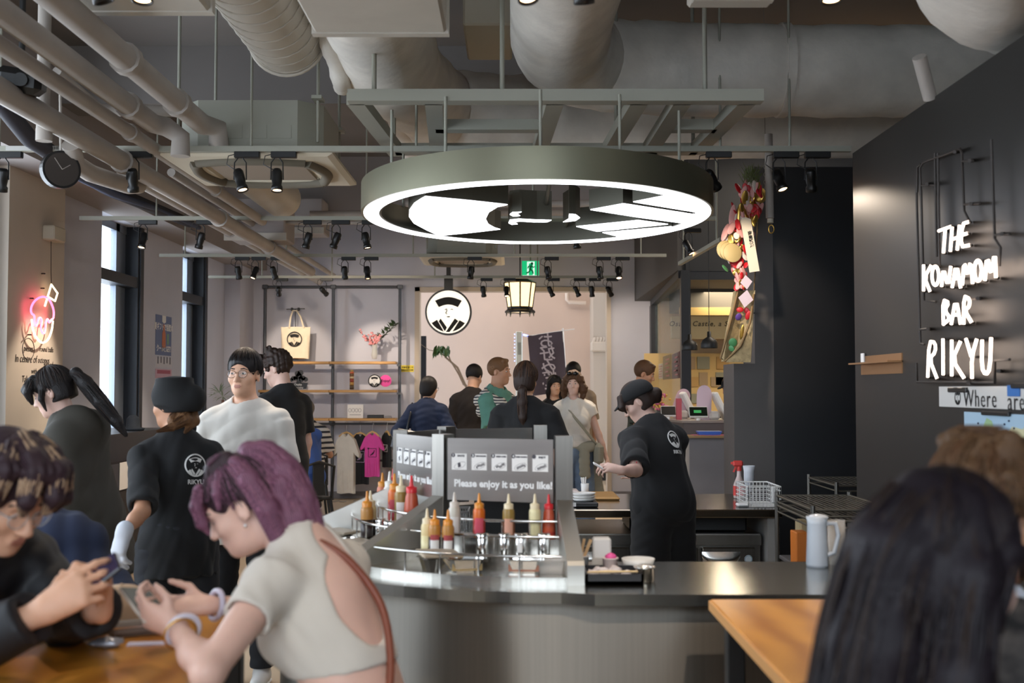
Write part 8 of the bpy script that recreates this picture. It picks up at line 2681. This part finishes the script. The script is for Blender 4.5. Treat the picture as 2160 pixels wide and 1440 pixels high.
P12 = dict(H=1.72, fem=True, vox=.008, yaw=-12, pitch=3, skin='light', bulk=1.1, broad=1.15, armL=dict(u=(.25, -.1, -1), f=(-.1, -.8, -.3)), armR=dict(u=(-.42, .05, -1), f=(-.05, -.5, -.6)),
           clothes=std(C_BT, C_DARK, SH_B, .82, .78, t=.022),
           hair=[dict(strands=25, m2=H_BROWN, m=H_DBROWN, back=1, nape=-.085, thick=.017, ear=True, line=.05, freq=150), dict(name='ponytail', strands=60, m2=H_BROWN, m=H_DBROWN, cap=False, seed=2, rough=.005, locks=[(((0, .10, -.05), (-.01, .135, -.09), (-.015, .15, -.18), (-.02, .15, -.30), (-.02, .15, -.36)), (.024, .03, .036, .03, .008))])])
pt12, J12 = make_person('woman in black t-shirt with long low ponytail behind the condiment station', (XY(1108, 8.2), 8.2, 0), 175, P12)
MB().ell(J12['hp'](0, .125, -.065), (.022, .022, .014), 10, 6).build('hair_tie', M_CHROME, pt12, world=False)
P13 = dict(H=1.69, fem=True, vox=.009, yaw=10, pitch=4, skin='light', clothes=std(C_BT, C_DARK, SH_B, 0, .82, t=.012, neck=.058),
           hair=[dict(m=H_BLACK, back=1, nape=-.30, thick=.014, ear=False, line=.058, locks=[(((.04, -.06, .11), (.082, -.045, .04), (.088, -.02, -.08), (.075, .0, -.22)), (.018, .022, .028, .016)), (((-.04, -.06, .11), (-.082, -.045, .04), (-.088, -.02, -.08), (-.075, .0, -.22)), (.018, .022, .028, .016)), (((0, .09, .0), (0, .1, -.12), (0, .08, -.26)), (.05, .055, .03))])])
make_person('smiling woman in sleeveless black top with long dark hair before the banner', (XY(1168, 12.9), 12.9, 0), 6, P13)
P14 = dict(H=1.71, fem=True, vox=.0085, yaw=-14, pitch=3, skin='pale', armL=dict(u=(.38, .02, -1), f=(.32, -.1, -1)), armR=dict(u=(-.22, .1, -1), f=(.0, -.1, -1)),
           clothes=[dict(k='top', name='white_blouse', m=C_WT, hem=.98, sleeve=.28, t=.018, slt=1.8, neck=.058, fold=.009, ff=40), dict(k='pants', m=C_JEAN, loose=1.5, cuff=.062, t=.016, rise=1.05), dict(k='shoes', m=SH_W)],
           hair=[dict(m=H_BROWN, back=1, nape=-.16, thick=.020, ear=False, line=.062, rough=.010, freq=80, curly=1, locks=[(((.03, -.06, .115), (.085, -.04, .05), (.105, -.01, -.05), (.10, .0, -.15)), (.02, .03, .045, .03)), (((-.03, -.06, .115), (-.085, -.04, .05), (-.105, -.01, -.05), (-.10, .0, -.15)), (.02, .03, .045, .03))])])
wt, J14 = make_person('woman in white sleeveless blouse and wide jeans with sunglasses on her curly hair', (XY(1211, 11.4), 11.4, 0), 4, P14)
hp = J14['hp']; mb = MB()
for sg in (-1, 1):
    mb.ell(hp(sg * .034, -.078, .112), (.030, .012, .020), 12, 8)
mb.tube([hp(-.06, -.07, .105), hp(-.085, 0, .075)], .004, 5).tube([hp(.06, -.07, .105), hp(.085, 0, .075)], .004, 5).tube([hp(-.02, -.088, .112), hp(.02, -.088, .112)], .004, 5)
mb.build('sunglasses', M('sunglass_black', '0d0d0f', .15), wt, world=False)
tq, pq = J14['tp'], J14['pp']
F = Field(pq(0, 0, .9) - vv(.4, .35, .75), pq(0, 0, .9) + vv(.4, .35, .4), .011)
F.put(cap(pq(-.15, -.08, .985), pq(.15, -.08, .985), .05), .03).put(cap(pq(.15, -.08, .985), pq(.17, .06, .985), .05), .03).put(cap(pq(-.15, -.08, .985), pq(-.16, .06, .985), .05), .03)
F.put(slabcap(pq(.16, .06, .95), pq(.22, .04, .42), .09, .10, .5, (0, 1, 0)), .04).put(slabcap(pq(.08, -.13, .96), pq(.09, -.14, .72), .05, .06, .5, (0, 1, 0)), .03).ripple(.005, 40, 4)
F.obj('waist_cardigan', C_BEIGE, wt)
t = thing('crossbody_bag', 'beige fabric bag slung across the white bloused woman', 'bag', TW(wt, pq(.25, -.05, .90)))
MB().tube(smooth([TW(wt, tq(-.11, .02, 1.43)), TW(wt, tq(-.06, -.125, 1.33)), TW(wt, tq(.03, -.175, 1.22)), TW(wt, tq(.13, -.14, 1.10)), TW(wt, pq(.22, -.08, 1.0))]), .014, 6).build('bag_strap', C_BEIGE, t)
MB().rbox(TW(wt, pq(.235, -.06, .91)), (.05, .09, .11), .04).build('bag_body', C_BEIGE, t)
P15 = dict(H=1.84, vox=.011, pitch=6, skin='tan', bulk=1.1, clothes=std(C_GREYB, C_DARK, SH_B, .9, .78, t=.024), hair=[dict(m=H_BLACK, nape=-.05, thick=.012, line=.06)])
make_person('tall dark haired man in grey beige shirt half hidden behind the curly haired woman', (XY(1209, 13.3), 13.3, 0), 5, P15)

# --- worker in cap at the counter
loc = (.84, 6.35, 0); rz = -146
L, D_ = LC(loc, rz), LD(rz)
def capf(F, J):
    hs, Rh, hp = J['hs'], J['Rh'], J['hp']
    F.put(ell(hp(0, .022, .052), vv(.094, .112, .082) * hs, Rh), .02)
    F.put(ell(hp(0, .06, .03), vv(.092, .085, .08) * hs, Rh), .02)
    F.keep(Rh @ vv(0, -.18, -1), hp(0, -.02, .032))
    F.put(ell(hp(0, -.105, .045), vv(.070, .055, .009) * hs, Rh @ Rx(.18)), .012)
P16 = dict(H=1.61, fem=True, vox=.0065, lean=8, hunch=8, pitch=36, yaw=52, closed=True, skin='pale', bulk=1.08, broad=1.16,
           armL=dict(elbow=L(W(1342, 992, 6.05)), wrist=L(W(1312, 992, 5.95)), h=D_(-1, 0, .25), n=D_(.1, .5, -.8), curl=.5), armR=dict(u=(-.15, -.35, -1), f=(.2, -1, .1)),
           clothes=[dict(k='top', name='work_shirt', m=C_BT, hem=.865, sleeve=.9, t=.02, loose=1.12, fold=.008, ff=26, flare=.04), dict(k='pants', m=C_BT, loose=1.5, cuff=.07, t=.03), dict(k='shoes', m=SH_B)],
           hair=[dict(name='hair', m=H_DBROWN, line=.048, back=1, nape=-.075, thick=.010, ear=True, locks=[(((.04, -.07, .09), (.06, -.1, .03), (.055, -.098, -.02)), (.014, .016, .006)), (((-.03, -.08, .09), (-.03, -.11, .03), (-.03, -.108, -.0)), (.014, .016, .006)), (((0, .09, .0), (.0, .13, -.03), (.0, .12, -.07)), (.04, .04, .02))]),
                 dict(name='black_cap', m=M('cloth_black_cap', '0f1012', .85), cap=False, rough=.003, freq=40, axis=(1, 1, 1), ops=[capf])])
wk, J16 = make_person('worker in black cap and black shirt with round emblem bending at the counter', loc, rz, P16)
back_emblem(wk, J16, -.045, 1.33, .052)
tq = J16['tp']
MB().prism([(-.008, -.012), (.008, -.012), (0, .014)], TW(wk, J16['shL'] * .25 + J16['elL'] * .75) + Vector((-.0, -.068, 0)), (1, 0, 0), (0, 0, 1), .003).build('sleeve_mark', M('mark_red', 'c03a4a', .7), wk)
c = W(1262, 982, 5.95)
MB().rbox(c, (.03, .018, .003), .002, Euler((.3, .5, .2)).to_matrix()).build('paper_slip', M_PAPER, None, label='small white slip in the hand of the capped worker', cat='paper')

P17 = dict(H=1.83, vox=.010, pitch=18, yaw=0, skin='tan', brow=M_BROW, clothes=std(M('cloth_teal_dark', '23302f', .9), C_DARK, SH_B, .9, .78, t=.022), hair=[dict(m=H_BROWN, nape=-.05, thick=.013, line=.058, locks=[(((-.04, -.06, .10), (.04, -.065, .10)), .02)]), dict(name='beard', m=H_DBROWN, cap=False, rough=.003, ops=[lambda F, J: (F.put(ell(J['hp'](0, -.042, -.082), vv(.050, .052, .040) * J['hs'], J['Rh']), .01), F.put(ell(J['hp'](0, -.1, -.05), vv(.03, .03, .026) * J['hs'], J['Rh']), .01, True))])])
make_person('brown haired bearded man looking down at the cash desk', (XY(1352, 12.2), 12.2, 0), 78, P17)
P18 = dict(H=1.68, fem=True, vox=.010, pitch=22, yaw=0, skin='light', closed=True, clothes=std(C_BT, C_DARK, SH_B, .85, .8, t=.02), hair=[dict(m=H_BROWN, back=1, nape=-.08, thick=.012, ear=True), dict(name='black_cap', m=M('cloth_black_cap', '0f1012', .85), cap=False, rough=.003, freq=40, ops=[capf])])
make_person('cashier in black cap and black shirt behind the cash desk', (XY(1545, 11.75) + .02, 11.75, 0), -80, P18)

# --- two guests in front of the right hand wall, seen from behind
P19 = dict(H=1.60, fem=True, vox=.007, pz=.712, lean=6, hunch=10, pitch=8, yaw=-30, skin='pale', lo=(-.6, -.6, .35), clothes=[dict(k='top', name='dark_blouse', m=M('cloth_dark_blouse', '1e1b20', .85), hem=.84, sleeve=.6, t=.014), dict(k='pants', m=C_DARK)],
           armL=dict(u=(.15, -.5, -1), f=(-.1, -1, .25)), armR=dict(u=(-.15, -.5, -1), f=(.1, -1, .25)), **sit)
P19['hair'] = [dict(name='long_hair', strands=120, sr=.0028, m2=H_DBROWN, m=hairmat('hair_long_dark', '100c0f', '261d24', .36), back=1, nape=-.34, thick=.020, ear=False, line=.05, rough=.004, freq=190, vox=.005, axis=(1, 1, .05),
    locks=[(((.0, .06, .10), (.0, .118, .02), (.0, .135, -.12), (.0, .14, -.30), (.0, .15, -.48)), (.05, .062, .072, .078, .06)),
           (((.05, .03, .10), (.085, .05, .0), (.095, .075, -.14), (.10, .09, -.32), (.10, .10, -.48)), (.03, .035, .042, .045, .03)), (((-.05, .03, .10), (-.085, .04, .0), (-.10, .06, -.14), (-.11, .08, -.32), (-.11, .09, -.48)), (.03, .035, .042, .045, .03)),
           (((.04, -.05, .11), (.08, -.06, .04), (.09, -.03, -.06), (.095, .02, -.2)), (.02, .022, .026, .02)), (((-.04, -.04, .11), (-.082, -.025, .04), (-.088, .005, -.06), (-.09, .03, -.16)), (.018, .018, .018, .012))])]
make_person('woman with long straight dark hair seen from behind at the counter side table', (.475, 1.40, 0), 142, P19)
stool('black bar stool under the long haired woman', .475, 1.40, .62)
P20 = dict(H=1.77, vox=.007, pz=.655, lean=8, hunch=12, pitch=10, yaw=-10, skin='tan', lo=(-.6, -.6, .3), armL=dict(u=(.15, -.5, -1), f=(-.1, -1, .25)), armR=dict(u=(-.15, -.5, -1), f=(.1, -1, .25)),
           clothes=[dict(k='top', name='patterned_shirt', m=M('cloth_pattern', '121214', .85, col2='5a5450', nscale=16), hem=.84, sleeve=.9, t=.018), dict(k='pants', m=C_DARK)],
           hair=[dict(strands=25, m2=H_BROWN, m=hairmat('hair_curly_brown', '2a1f18', '6e5238', .55), nape=.012, thick=.024, line=.058, rough=.009, freq=95, curly=1, vox=.005, locks=[(((-.05, -.06, .12), (0, -.08, .13), (.05, -.06, .12)), .03), (((-.05, .05, .13), (.05, .05, .13)), .03)]),
                 dict(name='faded_sides', m=hairmat('hair_faded', '3a2c26', '6a5044', .7), nape=-.07, thick=.003, line=.05, rough=.001, vox=.005),
                 dict(name='beard', m=H_DBROWN, cap=False, rough=.003, freq=160, vox=.005, ops=[lambda F, J: (F.put(ell(J['hp'](0, -.040, -.080), vv(.052, .054, .042) * J['hs'], J['Rh']), .01), [F.put(cap(J['hp'](sg * .066, -.005, -.03), J['hp'](sg * .05, -.035, -.08), .014 * J['hs']), .01) for sg in (-1, 1)], F.put(ell(J['hp'](0, -.1, -.05), vv(.032, .03, .026) * J['hs'], J['Rh']), .01, True))])], **sit)
cm, J20 = make_person('man with curly brown hair, faded sides and patterned black shirt seen from behind', (.745, 1.97, 0), 138, P20)
tq = J20['tp']
F = Field(tq(0, 0, 1.42) - .16, tq(0, 0, 1.42) + .16, .006)
F.put(cone(tq(0, .02, 1.39), tq(0, .005, 1.495), .112, .088), .01).put(cone(tq(0, .02, 1.37), tq(0, .0, 1.52), .096, .076), .006, True)
F.put(ell(tq(0, -.12, 1.43), vv(.04, .08, .08), J20['Rc']), .01, True)
F.obj('white_collar', M('collar_white', 'c4ccd8', .8), cm)
stool('black bar stool under the curly haired man', .745, 1.97, .55)

# ================================================================== added fill lights without fixtures for kitchen, cash desk and lobby
def fill_light(name, loc, sx, sy, power, col):
    d = bpy.data.lights.new(name, 'AREA'); d.shape = 'RECTANGLE'; d.size = sx; d.size_y = sy; d.energy = power; d.color = col
    o = bpy.data.objects.new(name, d); COL.objects.link(o); o.location = loc
fill_light('kitchen_fill_light', (3.0, 14.0, 2.76), 1.2, 1.2, 150, (1, .84, .6))
fill_light('cash_desk_fill_light', (2.9, 10.2, 4.1), 1.0, 1.0, 50, (1, .86, .7))
fill_light('lobby_fill_light', (0, 18.0, 4.15), 2.4, 1.2, 35, (1, .88, .78))
